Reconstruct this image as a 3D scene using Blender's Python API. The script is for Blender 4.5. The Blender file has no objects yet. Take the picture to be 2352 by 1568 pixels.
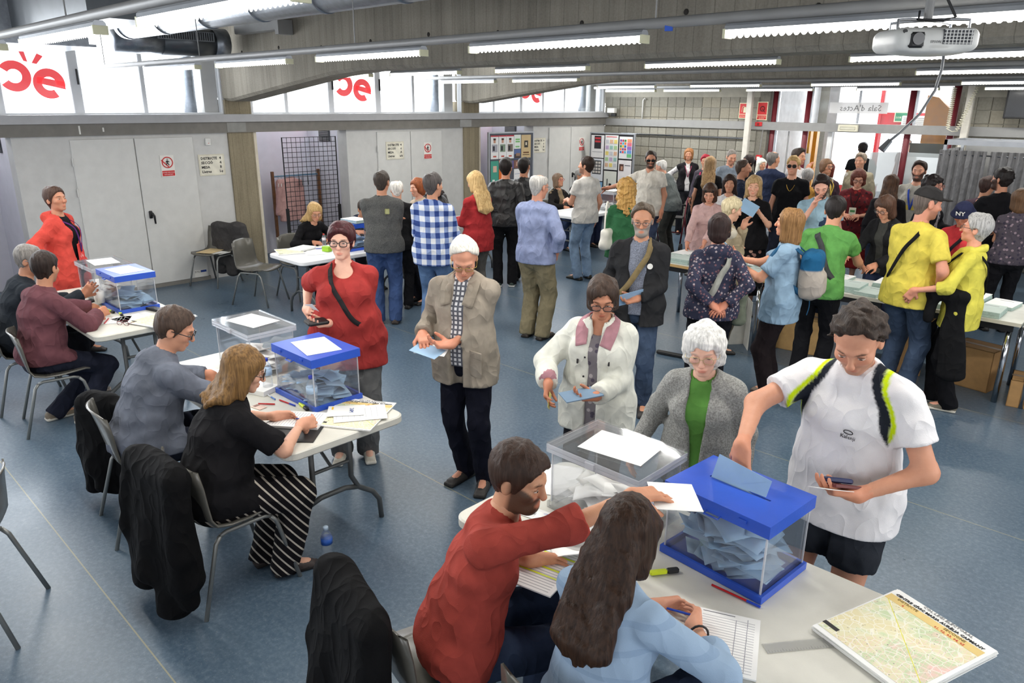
import bpy, math, random
import numpy as np
from mathutils import Vector, Matrix
random.seed(7)
rng = np.random.default_rng(7)
scene = bpy.context.scene
C = scene.collection
R = math.radians

# ------------------------------------------------------------------ camera
CAM_H = 2.45
YAW, PITCH, ROLL = -0.769621, 0.311373, -0.007751
cd = bpy.data.cameras.new('camera')
cd.sensor_fit = 'HORIZONTAL'; cd.sensor_width = 36.0
cd.lens = 36.0 * 1698.12 / 2352.0
cd.clip_end = 200
cam = bpy.data.objects.new('camera', cd); C.objects.link(cam)
_f = Vector((math.sin(YAW)*math.cos(PITCH), math.cos(YAW)*math.cos(PITCH), -math.sin(PITCH)))
_r = Vector((math.cos(YAW), -math.sin(YAW), 0)); _d = _f.cross(_r)
_c, _s = math.cos(ROLL), math.sin(ROLL)
_r2 = _c*_r + _s*_d; _d2 = -_s*_r + _c*_d
cam.matrix_world = Matrix(((_r2.x, -_d2.x, -_f.x, 0), (_r2.y, -_d2.y, -_f.y, 0), (_r2.z, -_d2.z, -_f.z, CAM_H), (0, 0, 0, 1)))
scene.camera = cam

# ------------------------------------------------------------------ colour management
vs = scene.view_settings
vs.view_transform = 'Standard'; vs.look = 'None'; vs.gamma = 1.0; vs.use_curve_mapping = False
vs.exposure = 0.10
scene.display_settings.display_device = 'sRGB'

cy = scene.cycles
cy.max_bounces = 5; cy.diffuse_bounces = 3; cy.glossy_bounces = 2; cy.transmission_bounces = 2; cy.transparent_max_bounces = 14; cy.caustics_reflective = False; cy.caustics_refractive = False; cy.sample_clamp_indirect = 6.0

# ------------------------------------------------------------------ world: bright overcast daylight
w = bpy.data.worlds.new('overcast_sky'); scene.world = w; w.use_nodes = True
bg = w.node_tree.nodes['Background']
bg.inputs[0].default_value = (0.93, 0.96, 1.0, 1); bg.inputs[1].default_value = 3.0

def area(name, loc, rot, sx, sy, power, col=(1, 1, 1), spread=180):
    l = bpy.data.lights.new(name, 'AREA'); l.shape = 'RECTANGLE'; l.size = sx; l.size_y = sy
    l.energy = power; l.color = col; l.spread = R(spread)
    o = bpy.data.objects.new(name, l); C.objects.link(o); o.location = loc; o.rotation_euler = rot
    return o
# daylight entering through the high window band of the left wall (one per bay, just outside the glass)
for _y0, _y1 in ((-3.6, 0.5), (0.9, 4.9), (5.4, 9.35), (9.8, 13.5)):
    area('window_daylight', (-10.75, (_y0+_y1)/2, 2.95), (0, R(-90), 0), 1.2, _y1-_y0, 190, (0.90, 0.95, 1.0))
# daylight from the entrance hall beyond the glass partition
area('entrance_daylight', (-5.2, 17.6, 2.6), (R(-70), 0, 0), 4.0, 2.5, 260, (0.95, 0.98, 1.0))
# fill lamps added for assumed windows out of view, behind and right of the viewpoint
area('rear_fill', (3.6, -3.6, 2.6), (R(62), 0, R(40)), 6.0, 2.0, 45, (0.96, 0.97, 1.0))
area('side_fill', (4.85, 4.0, 2.3), (0, R(82), 0), 1.8, 11.0, 270, (0.97, 0.98, 1.0))

# ------------------------------------------------------------------ small helpers
def lin(c):
    """sRGB 0-255 -> linear rgba"""
    o = []
    for v in c[:3]:
        v /= 255.0
        o.append(v/12.92 if v <= 0.04045 else ((v+0.055)/1.055)**2.4)
    return (o[0], o[1], o[2], 1.0)

_mats = {}
class NT:
    """tiny node-tree builder"""
    def __init__(s, name):
        m = bpy.data.materials.new(name); m.use_nodes = True
        s.m = m; s.t = m.node_tree; s.b = s.t.nodes['Principled BSDF']; s.out = s.t.nodes['Material Output']
    def n(s, typ, **kw):
        nd = s.t.nodes.new(typ)
        for k, v in kw.items():
            if k.startswith('i_'):
                key = k[2:]
                key = int(key) if key.isdigit() else key.replace('_', ' ')
                nd.inputs[key].default_value = v
            else: setattr(nd, k, v)
        return nd
    def l(s, a, b): s.t.links.new(a, b)
    def coord(s, which='Object', scale=(1, 1, 1), rot=(0, 0, 0), loc=(0, 0, 0)):
        tc = s.n('ShaderNodeTexCoord'); mp = s.n('ShaderNodeMapping')
        mp.inputs['Scale'].default_value = scale; mp.inputs['Rotation'].default_value = rot; mp.inputs['Location'].default_value = loc
        s.l(tc.outputs[which], mp.inputs[0]); return mp.outputs[0]
    def noise(s, vec, scale, detail=3, rough=0.55):
        n = s.n('ShaderNodeTexNoise'); n.inputs['Scale'].default_value = scale; n.inputs['Detail'].default_value = detail; n.inputs['Roughness'].default_value = rough
        s.l(vec, n.inputs['Vector']); return n.outputs['Fac']
    def ramp(s, fac, stops, interp='LINEAR'):
        r = s.n('ShaderNodeValToRGB'); r.color_ramp.interpolation = interp
        e = r.color_ramp.elements
        while len(e) < len(stops): e.new(0.5)
        for el, (p, c) in zip(e, stops): el.position = p; el.color = c if len(c) == 4 else (*c, 1)
        s.l(fac, r.inputs[0]); return r.outputs[0]
    def mix(s, fac, a, b, mode='MIX'):
        m = s.n('ShaderNodeMix', data_type='RGBA', blend_type=mode)
        for sock, v in ((m.inputs[0], fac), (m.inputs[6], a), (m.inputs[7], b)):
            if hasattr(v, 'is_linked'): s.l(v, sock)
            else: sock.default_value = v
        return m.outputs[2]
    def math(s, op, a, b=0.0, c=None):
        m = s.n('ShaderNodeMath', operation=op)
        for i, v in enumerate((a, b) if c is None else (a, b, c)):
            if hasattr(v, 'is_linked'): s.l(v, m.inputs[i])
            else: m.inputs[i].default_value = v
        return m.outputs[0]
    def xyz(s, vec):
        x = s.n('ShaderNodeSeparateXYZ'); s.l(vec, x.inputs[0]); return x.outputs
    def bump(s, h, strength=0.3, dist=0.01):
        b = s.n('ShaderNodeBump'); b.inputs['Strength'].default_value = strength; b.inputs['Distance'].default_value = dist
        s.l(h, b.inputs['Height']); s.l(b.outputs[0], s.b.inputs['Normal'])
    def base(s, c):
        if hasattr(c, 'is_linked'): s.l(c, s.b.inputs['Base Color'])
        else: s.b.inputs['Base Color'].default_value = c
    def set(s, **kw):
        for k, v in kw.items(): s.b.inputs[k.replace('_', ' ')].default_value = v
        return s

def plain(name, c, rough=0.5, metal=0.0, var=0.06, bump=0.0, bscale=60, spec=0.5, scale=8):
    """procedural material: one colour with slight mottling"""
    key = (name, tuple(c), rough, metal, var, bump)
    if key in _mats: return _mats[key]
    t = NT(name); col = lin(c); v = t.coord()
    n = t.noise(v, scale)
    a = tuple(max(0, x*(1-var*1.6)) for x in col[:3]) + (1,); b = tuple(min(1, x*(1+var*1.6)) for x in col[:3]) + (1,)
    t.base(t.ramp(n, [(0.3, a), (0.7, b)]))
    t.set(Roughness=rough, Metallic=metal, Specular_IOR_Level=spec)
    if bump: t.bump(t.noise(v, bscale, 4), bump, 0.01)
    _mats[key] = t.m; return t.m

def emit(name, c, strength):
    key = (name, tuple(c), strength)
    if key in _mats: return _mats[key]
    t = NT(name); t.base(lin(c)); t.b.inputs['Emission Color'].default_value = lin(c); t.b.inputs['Emission Strength'].default_value = strength
    _mats[key] = t.m; return t.m

def glassy(name, c=(235, 240, 245), alpha=0.16, rough=0.06):
    """thin clear sheet: transparent, with a faint body tint (alpha) and a glossy surface reflection"""
    key = (name, tuple(c), alpha)
    if key in _mats: return _mats[key]
    t = NT(name); t.base(lin(c)); t.set(Roughness=max(rough, 0.3), Specular_IOR_Level=0.2)
    tr = t.n('ShaderNodeBsdfTransparent'); lw = t.n('ShaderNodeLayerWeight'); lw.inputs[0].default_value = 0.25
    gl = t.n('ShaderNodeBsdfGlossy'); gl.inputs['Roughness'].default_value = rough; gl.inputs['Color'].default_value = lin(c)
    m1 = t.n('ShaderNodeMixShader'); m2 = t.n('ShaderNodeMixShader'); m1.inputs[0].default_value = alpha
    t.l(tr.outputs[0], m1.inputs[1]); t.l(t.b.outputs[0], m1.inputs[2])
    t.l(t.math('MULTIPLY', lw.outputs['Fresnel'], 0.5), m2.inputs[0]); t.l(m1.outputs[0], m2.inputs[1]); t.l(gl.outputs[0], m2.inputs[2]); t.l(m2.outputs[0], t.out.inputs[0])
    _mats[key] = t.m; return t.m

# ------------------------------------------------------------------ mesh builder
class MB:
    def __init__(s): s.v = []; s.f = []; s.mi = []; s.cur = 0
    def add(s, v, f):
        o = len(s.v); s.v += [tuple(p) for p in v]; s.f += [tuple(i+o for i in q) for q in f]; s.mi += [s.cur]*len(f); return s
    def mat(s, i): s.cur = i; return s
    def box(s, a, b):
        x0, y0, z0 = a; x1, y1, z1 = b
        return s.add([(x0,y0,z0),(x1,y0,z0),(x1,y1,z0),(x0,y1,z0),(x0,y0,z1),(x1,y0,z1),(x1,y1,z1),(x0,y1,z1)],
                     [(0,3,2,1),(4,5,6,7),(0,1,5,4),(1,2,6,5),(2,3,7,6),(3,0,4,7)])
    def cbox(s, c, d, rz=0, bev=0):
        """box centred on c with full dims d, turned by rz, with chamfered vertical + horizontal edges when bev>0"""
        hx, hy, hz = d[0]/2, d[1]/2, d[2]/2
        if bev <= 0:
            pts = [(-hx,-hy,-hz),(hx,-hy,-hz),(hx,hy,-hz),(-hx,hy,-hz),(-hx,-hy,hz),(hx,-hy,hz),(hx,hy,hz),(-hx,hy,hz)]
            fs = [(0,3,2,1),(4,5,6,7),(0,1,5,4),(1,2,6,5),(2,3,7,6),(3,0,4,7)]
        else:
            ring = lambda b, z: [(-hx+b,-hy,z),(hx-b,-hy,z),(hx,-hy+b,z),(hx,hy-b,z),(hx-b,hy,z),(-hx+b,hy,z),(-hx,hy-b,z),(-hx,-hy+b,z)]
            def inn(z):
                k = bev*0.6
                return [(p[0]*(1-k/hx), p[1]*(1-k/hy), z) for p in ring(bev, z)]
            pts = inn(-hz) + ring(bev, -hz+bev*0.6) + ring(bev, hz-bev*0.6) + inn(hz)
            fs = [tuple(range(7, -1, -1)), tuple(range(24, 32))]
            for k in range(3):
                for i in range(8): fs.append((k*8+i, k*8+(i+1) % 8, k*8+8+(i+1) % 8, k*8+8+i))
        c_, s_ = math.cos(rz), math.sin(rz)
        return s.add([(c[0]+p[0]*c_-p[1]*s_, c[1]+p[0]*s_+p[1]*c_, c[2]+p[2]) for p in pts], fs)
    def tube(s, pts, r, n=8, cap=True, closed=False):
        """swept round tube; r may be a list"""
        P = [Vector(p) for p in pts]; m = len(P)
        rr = r if isinstance(r, (list, tuple)) else [r]*m
        rings = []; up = None
        for i in range(m):
            a = P[(i-1) % m] if (closed or i > 0) else P[i]; b = P[(i+1) % m] if (closed or i < m-1) else P[i]
            t = (b-a)
            t = t.normalized() if t.length > 1e-9 else Vector((0, 0, 1))
            if up is None:
                up = Vector((0, 0, 1)) if abs(t.z) < 0.9 else Vector((1, 0, 0))
            u = (up - t*up.dot(t))
            if u.length < 1e-6: u = t.orthogonal()
            u.normalize(); up = u; v = t.cross(u)
            rings.append([P[i] + (u*math.cos(2*math.pi*k/n) + v*math.sin(2*math.pi*k/n))*rr[i] for k in range(n)])
        vv = [q for ring in rings for q in ring]; ff = []
        for i in range(m if closed else m-1):
            j = (i+1) % m
            for k in range(n): ff.append((i*n+k, i*n+(k+1) % n, j*n+(k+1) % n, j*n+k))
        if cap and not closed:
            ff.append(tuple(range(n-1, -1, -1))); ff.append(tuple((m-1)*n+k for k in range(n)))
        return s.add(vv, ff)
    def bar(s, a, b, r, n=8): return s.tube([a, b], r, n)
    def lathe(s, prof, c=(0, 0, 0), n=16, closed_top=True):
        vv = []; ff = []
        for (r, z) in prof:
            for k in range(n): vv.append((c[0]+r*math.cos(2*math.pi*k/n), c[1]+r*math.sin(2*math.pi*k/n), c[2]+z))
        for i in range(len(prof)-1):
            for k in range(n): ff.append((i*n+k, i*n+(k+1) % n, (i+1)*n+(k+1) % n, (i+1)*n+k))
        ff.append(tuple(range(n-1, -1, -1)))
        if closed_top: ff.append(tuple((len(prof)-1)*n+k for k in range(n)))
        return s.add(vv, ff)
    def prism(s, poly, d, axis='z', o=(0, 0, 0)):
        """extrude 2-D polygon by d. axis z: (x,y)->(x,y,0..d); y: (x,z) ; x: (y,z)"""
        n = len(poly)
        def P(p, k):
            if axis == 'z': q = (p[0], p[1], k)
            elif axis == 'y': q = (p[0], k, p[1])
            else: q = (k, p[0], p[1])
            return (q[0]+o[0], q[1]+o[1], q[2]+o[2])
        vv = [P(p, 0) for p in poly] + [P(p, d) for p in poly]
        ff = [tuple(range(n-1, -1, -1)), tuple(range(n, 2*n))] + [(i, (i+1) % n, n+(i+1) % n, n+i) for i in range(n)]
        return s.add(vv, ff)
    def quad(s, a, b, c, d): return s.add([a, b, c, d], [(0, 1, 2, 3)])
    def xf(s, M):
        s.v = [tuple(M @ Vector(p)) for p in s.v]; return s
    def mesh(s, name, mats, smooth=False):
        me = bpy.data.meshes.new(name); me.from_pydata(s.v, [], s.f)
        for m in (mats if isinstance(mats, (list, tuple)) else [mats]): me.materials.append(m)
        if len(me.materials) > 1: me.polygons.foreach_set('material_index', s.mi)
        if smooth: me.polygons.foreach_set('use_smooth', [True]*len(me.polygons))
        me.update(); return me
    def build(s, name, mats, parent=None, smooth=False, loc=None, rz=None):
        return link(name, s.mesh(name, mats, smooth), parent, loc, rz)

def link(name, me, parent=None, loc=None, rz=None):
    o = bpy.data.objects.new(name, me); C.objects.link(o)
    if parent is not None: o.parent = parent
    if loc is not None: o.location = loc
    if rz is not None: o.rotation_euler = (0, 0, rz)
    return o
def empty(name, loc=(0, 0, 0), rz=0.0, label=None, cat=None, group=None, kind=None):
    o = bpy.data.objects.new(name, None); C.objects.link(o); o.location = loc; o.rotation_euler = (0, 0, rz); o.empty_display_size = 0.1
    return tag(o, label, cat, group, kind)
def tag(o, label=None, cat=None, group=None, kind=None):
    if label: o['label'] = label
    if cat: o['category'] = cat
    if group: o['group'] = group
    if kind: o['kind'] = kind
    return o
def struct(o): o['kind'] = 'structure'; return o
def copy_tree(o, parent=None):
    c = o.copy(); C.objects.link(c); c.parent = parent
    for ch in o.children: copy_tree(ch, c)
    return c
def text_part(name, body, size, mat, parent, loc, rot, align='LEFT', ext=0.0006, sx=1.0, font_bold=0.0):
    cu = bpy.data.curves.new(name, 'FONT'); cu.body = body; cu.size = size; cu.align_x = align; cu.extrude = ext; cu.resolution_u = 1
    cu.offset = font_bold
    tmp = bpy.data.objects.new('tmp', cu); me = bpy.data.meshes.new_from_object(tmp); bpy.data.objects.remove(tmp); bpy.data.curves.remove(cu)
    me.materials.clear(); me.materials.append(mat); me.name = name
    o = bpy.data.objects.new(name, me); C.objects.link(o); o.parent = parent; o.location = loc; o.rotation_euler = rot; o.scale = (sx, 1, 1)
    return o
# ------------------------------------------------------------------ figure modelling: implicit surfaces polygonised by surface nets
f32 = np.float32
def V3(*a): return np.array(a, dtype=np.float64)
def nrm(v):
    v = np.asarray(v, float); n = np.linalg.norm(v); return v/n if n > 1e-9 else v
def surface_nets(F, lo, h):
    S = F < 0
    nx, ny, nz = F.shape
    cnt = np.zeros((nx-1, ny-1, nz-1), np.int8)
    offs = [(i, j, k) for i in (0, 1) for j in (0, 1) for k in (0, 1)]
    for i, j, k in offs: cnt += S[i:nx-1+i, j:ny-1+j, k:nz-1+k]
    act = (cnt > 0) & (cnt < 8)
    idx = np.argwhere(act)
    if len(idx) == 0: return np.zeros((0, 3)), np.zeros((0, 4), int)
    vid = np.full(act.shape, -1, np.int64); vid[act] = np.arange(len(idx))
    I, J, K = idx.T
    val = {o: F[I+o[0], J+o[1], K+o[2]] for o in offs}
    pos = np.zeros((len(idx), 3)); num = np.zeros(len(idx))
    for a in offs:
        for ax in range(3):
            if a[ax] == 1: continue
            b = list(a); b[ax] = 1; b = tuple(b)
            fa, fb = val[a], val[b]; cr = (fa < 0) != (fb < 0)
            t = np.where(cr, fa/np.where(cr, fa-fb, 1), 0)
            p = np.zeros((len(idx), 3)); p[:, 0] = a[0]; p[:, 1] = a[1]; p[:, 2] = a[2]; p[:, ax] += t
            pos[cr] += p[cr]; num[cr] += 1
    V = (idx + pos/num[:, None])*h + lo
    Q = []
    for ax in range(3):
        sl0 = [slice(1, -1)]*3; sl1 = [slice(1, -1)]*3
        sl0[ax] = slice(0, -1); sl1[ax] = slice(1, None)
        a = S[tuple(sl0)]; b = S[tuple(sl1)]
        e = np.argwhere(a != b)
        if len(e) == 0: continue
        flip = a[tuple(e.T)]
        off = np.array([1, 1, 1]); off[ax] = 0
        e = e + off
        u, v = (ax+1) % 3, (ax+2) % 3
        def cell(du, dv):
            c = e.copy(); c[:, u] -= du; c[:, v] -= dv
            return vid[tuple(c.T)]
        q = np.stack([cell(1, 1), cell(0, 1), cell(0, 0), cell(1, 0)], 1)
        q[~flip] = q[~flip][:, ::-1]
        Q.append(q)
    Q = np.concatenate(Q) if Q else np.zeros((0, 4), int)
    return V, Q[(Q >= 0).all(1)]

class Fld:
    """signed-distance grid"""
    def __init__(s, lo, hi, h):
        s.h = h; s.lo = np.asarray(lo, float)
        n = np.maximum(3, np.ceil((np.asarray(hi, float)-s.lo)/h).astype(int)+1)
        s.ax = [(s.lo[i]+np.arange(n[i])*h).astype(f32) for i in range(3)]
        s.F = np.full(n, 0.2, f32)
    def blk(s, lo, hi):
        sl = []
        for i in range(3):
            a = int(np.clip(np.floor((lo[i]-s.lo[i])/s.h), 0, len(s.ax[i]))); b = int(np.clip(np.ceil((hi[i]-s.lo[i])/s.h)+1, 0, len(s.ax[i])))
            sl.append(slice(a, max(a, b)))
        return tuple(sl), s.ax[0][sl[0]][:, None, None], s.ax[1][sl[1]][None, :, None], s.ax[2][sl[2]][None, None, :]
    def comb(s, sl, d, k, op='u'):
        a = s.F[sl]
        if a.size == 0: return
        if op == 'u':
            if k > 0:
                hh = np.clip(0.5+0.5*(d-a)/k, 0, 1); s.F[sl] = d*(1-hh)+a*hh-k*hh*(1-hh)
            else: s.F[sl] = np.minimum(a, d)
        else:   # subtract d from a
            a = -a
            if k > 0:
                hh = np.clip(0.5+0.5*(d-a)/k, 0, 1); s.F[sl] = -(d*(1-hh)+a*hh-k*hh*(1-hh))
            else: s.F[sl] = -np.minimum(a, d)
    def cap(s, a, b, ra, rb, k=0.02, op='u', m=0.045):
        a = np.asarray(a, float); b = np.asarray(b, float); r = max(ra, rb)+m+k
        sl, x, y, z = s.blk(np.minimum(a, b)-r, np.maximum(a, b)+r)
        ab = b-a; L2 = float(ab@ab)+1e-9
        px, py, pz = x-f32(a[0]), y-f32(a[1]), z-f32(a[2])
        t = np.clip((px*f32(ab[0])+py*f32(ab[1])+pz*f32(ab[2]))/f32(L2), 0, 1)
        d = np.sqrt((px-t*f32(ab[0]))**2+(py-t*f32(ab[1]))**2+(pz-t*f32(ab[2]))**2)-(ra+(rb-ra)*t)
        s.comb(sl, d.astype(f32), k, op)
    def ell(s, c, r, M=None, k=0.02, op='u', m=0.045):
        """ellipsoid centred c with radii r; rows of M are its axes"""
        c = np.asarray(c, float); R_ = max(r)+m+k
        sl, x, y, z = s.blk(c-R_, c+R_)
        px, py, pz = x-f32(c[0]), y-f32(c[1]), z-f32(c[2])
        M = np.eye(3) if M is None else np.asarray(M)
        q = [(px*f32(M[i, 0])+py*f32(M[i, 1])+pz*f32(M[i, 2])) for i in range(3)]
        k0 = np.sqrt(sum((q[i]/f32(r[i]))**2 for i in range(3)))+1e-6; k1 = np.sqrt(sum((q[i]/f32(r[i]**2))**2 for i in range(3)))+1e-6
        s.comb(sl, (k0*(k0-1)/k1).astype(f32), k, op)
    def sect(s, a, b, r0, r1, rt, fw, k=0.03, op='u', m=0.05):
        """elliptic limb section from a to b; r0,r1=(rx,ry) along rt and fw"""
        a = np.asarray(a, float); b = np.asarray(b, float); r = max(*r0, *r1)+m+k
        sl, x, y, z = s.blk(np.minimum(a, b)-r, np.maximum(a, b)+r)
        ab = b-a; L = np.linalg.norm(ab); ax = ab/L
        rt = nrm(rt-ax*(rt@ax)); fw = nrm(fw-ax*(fw@ax)-rt*(rt@fw))
        px, py, pz = x-f32(a[0]), y-f32(a[1]), z-f32(a[2])
        w_ = px*f32(ax[0])+py*f32(ax[1])+pz*f32(ax[2]); t = np.clip(w_/f32(L), 0, 1); ex = w_-t*f32(L)
        u = px*f32(rt[0])+py*f32(rt[1])+pz*f32(rt[2]); v = px*f32(fw[0])+py*f32(fw[1])+pz*f32(fw[2])
        rx = r0[0]+(r1[0]-r0[0])*t; ry = r0[1]+(r1[1]-r0[1])*t; rm = np.minimum(rx, ry)
        kk = np.sqrt((u/rx)**2+(v/ry)**2+(ex/(rm*0.8))**2)
        s.comb(sl, ((kk-1)*rm).astype(f32), k, op)
    def rbox(s, c, hd, M, rad, k=0.0, op='u', m=0.03):
        c = np.asarray(c, float); R_ = math.sqrt(sum(q*q for q in hd))+m+k
        sl, x, y, z = s.blk(c-R_, c+R_); px, py, pz = x-f32(c[0]), y-f32(c[1]), z-f32(c[2])
        q = [np.abs(px*f32(M[i][0])+py*f32(M[i][1])+pz*f32(M[i][2]))-f32(hd[i]-rad) for i in range(3)]
        d = np.sqrt(sum(np.maximum(w_, 0)**2 for w_ in q))+np.minimum(np.maximum(np.maximum(q[0], q[1]), q[2]), 0)-rad
        s.comb(sl, d.astype(f32), k, op)
    def plane(s, p, n, k=0.0):
        """keep the side n points away from: remove points with (x-p).n > 0"""
        n = nrm(n); x, y, z = s.ax[0][:, None, None], s.ax[1][None, :, None], s.ax[2][None, None, :]
        d = ((x-f32(p[0]))*f32(n[0])+(y-f32(p[1]))*f32(n[1])+(z-f32(p[2]))*f32(n[2]))
        s.F = np.maximum(s.F, d.astype(f32))
    def cutseg(s, a, b, R_=0.16):
        """remove what lies beyond b on the limb a->b, within R_ of it"""
        a = np.asarray(a, float); b = np.asarray(b, float); n = nrm(b-a)
        c = b+n*R_
        sl, x, y, z = s.blk(c-R_*1.5, c+R_*1.5)
        px, py, pz = x-f32(b[0]), y-f32(b[1]), z-f32(b[2])
        w_ = px*f32(n[0])+py*f32(n[1])+pz*f32(n[2]); d2 = np.sqrt(np.maximum(px**2+py**2+pz**2-w_**2, 0))
        s.F[sl] = np.maximum(s.F[sl], np.where((d2 < R_) & (w_ < 2*R_), w_, -1).astype(f32))
    def wob(s, amp, freq, seed=0, aniso=(1, 1, 1), inmax=None):
        """soft creases"""
        r = np.random.default_rng(seed); x, y, z = s.ax[0][:, None, None]*aniso[0], s.ax[1][None, :, None]*aniso[1], s.ax[2][None, None, :]*aniso[2]
        m = np.abs(s.F) < 0.05
        d = np.zeros_like(s.F)
        for q in range(4):
            n = r.normal(size=3); n = n/np.linalg.norm(n)*freq*r.uniform(0.6, 1.5); n2 = r.normal(size=3)*freq*0.35
            d += np.sin(f32(n[0])*x+f32(n[1])*y+f32(n[2])*z+f32(r.uniform(0, 6))+1.5*np.sin(f32(n2[0])*x+f32(n2[1])*y+f32(n2[2])*z))
        d *= f32(amp*0.5)
        if inmax is not None: d = np.minimum(d*f32(0.62), f32(inmax))
        s.F = np.where(m, s.F+d, s.F)
    def mesh(s): return surface_nets(s.F, s.lo, s.h)

def npmesh(name, V, Q, mats, col=None, mi=None):
    me = bpy.data.meshes.new(name); me.vertices.add(len(V)); me.vertices.foreach_set('co', np.ascontiguousarray(V, dtype=f32).ravel())
    n = len(Q); me.loops.add(n*4); me.polygons.add(n)
    me.loops.foreach_set('vertex_index', np.ascontiguousarray(Q, dtype=np.int32).ravel())
    me.polygons.foreach_set('loop_start', np.arange(0, n*4, 4, dtype=np.int32)); me.polygons.foreach_set('loop_total', np.full(n, 4, np.int32))
    me.polygons.foreach_set('use_smooth', np.ones(n, bool))
    for m in (mats if isinstance(mats, (list, tuple)) else [mats]): me.materials.append(m)
    if mi is not None: me.polygons.foreach_set('material_index', np.asarray(mi, np.int32))
    if col is not None:
        a = me.color_attributes.new('Col', 'FLOAT_COLOR', 'POINT'); c4 = np.ones((len(V), 4), f32); c4[:, :3] = col; a.data.foreach_set('color', c4.ravel())
    me.update(calc_edges=True); return me

# ---- cloth, skin and hair materials
def skin_mat():
    if 'skin' in _mats: return _mats['skin']
    t = NT('skin'); a = t.n('ShaderNodeAttribute', attribute_name='Col'); v = t.coord()
    n = t.noise(v, 55, 3)
    t.base(t.mix(0.16, a.outputs['Color'], t.ramp(n, [(0.3, (0.75, 0.45, 0.36)), (0.7, (1, 0.9, 0.82))]), 'MULTIPLY'))
    t.set(Roughness=0.5, Specular_IOR_Level=0.35, Subsurface_Weight=0.0)
    t.bump(t.noise(v, 220, 0), 0.12, 0.002); _mats['skin'] = t.m; return t.m
def cloth(c, kind='plain', c2=None, c3=None, sc=1.0, rough=0.85):
    key = ('cloth', tuple(c), kind, c2, c3, sc)
    if key in _mats: return _mats[key]
    def dye(q):      # every cloth colour muted and slightly darkened
        q = lin(q); y = 0.3*q[0]+0.59*q[1]+0.11*q[2]; return tuple((x*0.86+y*0.14)*0.92 for x in q[:3])+(1,)
    t = NT('cloth_'+kind); A = dye(c); B = dye(c2 or c); v = t.coord()
    n = t.noise(v, 14, 2); fine = t.noise(v, 420, 0)
    sh = lambda q, k: tuple(min(1, x*k) for x in q[:3])+(1,)
    if kind in ('plain', 'knit', 'leather', 'col'):
        base = t.ramp(n, [(0.3, sh(A, 0.86)), (0.7, sh(A, 1.12))])
        if kind == 'col':
            at_ = t.n('ShaderNodeAttribute', attribute_name='Col'); base = t.mix(0.25, at_.outputs['Color'], t.ramp(n, [(0.3, (0.7, 0.7, 0.7)), (0.7, (1, 1, 1))]), 'MULTIPLY')
    elif kind == 'plaid':
        x, y, z = t.xyz(t.coord(scale=(sc, sc, sc)))
        xx = t.math('ADD', x, t.math('MULTIPLY', y, 0.6))
        sx = t.math('GREATER_THAN', t.math('FRACT', xx), 0.5); sz = t.math('GREATER_THAN', t.math('FRACT', z), 0.5)
        s2 = t.math('MULTIPLY', t.math('ADD', sx, sz), 0.5)
        base = t.ramp(s2, [(0.0, B), (0.25, lin(c3) if c3 else tuple((A[i]+B[i])/2 for i in range(3))+(1,)), (0.75, A)], 'CONSTANT')
    elif kind == 'check':
        x, y, z = t.xyz(t.coord(scale=(sc, sc, sc)))
        sx = t.math('GREATER_THAN', t.math('FRACT', x), 0.62); sz = t.math('GREATER_THAN', t.math('FRACT', z), 0.62)
        sx2 = t.math('GREATER_THAN', t.math('FRACT', t.math('ADD', x, 0.3)), 0.86)
        base = t.mix(t.math('MULTIPLY', t.math('MAXIMUM', t.math('MAXIMUM', sx, sz), sx2), 0.9), A, B)
    elif kind == 'stripes':
        x, y, z = t.xyz(t.coord(scale=(sc, sc, sc))); w_ = t.math('ADD', t.math('MULTIPLY', y, 0.75), t.math('MULTIPLY', z, 0.55))
        base = t.mix(t.math('GREATER_THAN', t.math('FRACT', w_), 0.76), A, B)
    elif kind == 'band':     # tone-on-tone horizontal bands
        x, y, z = t.xyz(t.coord(scale=(sc, sc, sc))); base = t.mix(t.math('MULTIPLY', t.math('GREATER_THAN', t.math('FRACT', z), 0.8), 0.35), A, B)
    elif kind == 'floral':
        vo = t.n('ShaderNodeTexVoronoi'); vo.inputs['Scale'].default_value = 26*sc; t.l(t.coord(), vo.inputs['Vector'])
        msk = t.math('LESS_THAN', vo.outputs['Distance'], 0.34)
        hue = t.mix(t.math('GREATER_THAN', t.xyz(vo.outputs['Color'])[0], 0.5), B, lin(c3 or c2))
        base = t.mix(msk, A, hue)
    elif kind == 'denim':
        base = t.ramp(t.noise(v, 5, 4), [(0.32, sh(A, 0.7)), (0.68, sh(A, 1.45))])
    elif kind == 'heather':
        base = t.ramp(t.noise(v, 130, 2), [(0.35, sh(A, 0.7)), (0.65, sh(A, 1.3))])
    t.base(base)
    t.set(Roughness=0.38 if kind == 'leather' else rough, Specular_IOR_Level=0.45 if kind == 'leather' else 0.12)
    fold = t.noise(t.coord(scale=(7.5, 7.5, 4.6), rot=(0.5, 0.35, 0.2)), 1.0, 1, 0.5); fold2 = t.noise(t.coord(scale=(15, 15, 9), rot=(-0.6, 0.2, 0.4)), 1.0, 0, 0.5)
    ridge = lambda q: t.math('POWER', t.math('SUBTRACT', 1.0, t.math('ABSOLUTE', t.math('SUBTRACT', t.math('MULTIPLY', q, 2.0), 1.0))), 5.0)
    hgt = t.math('ADD', t.math('MULTIPLY', ridge(fold), 1.0), t.math('MULTIPLY', ridge(fold2), 0.45))
    t.bump(t.math('ADD', t.math('MULTIPLY', hgt, 4.0), t.math('ADD', t.math('MULTIPLY', fine, 0.35), n)), 0.28 if kind in ('band', 'heather') else 0.5, 0.005)
    _mats[key] = t.m; return t.m
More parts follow.
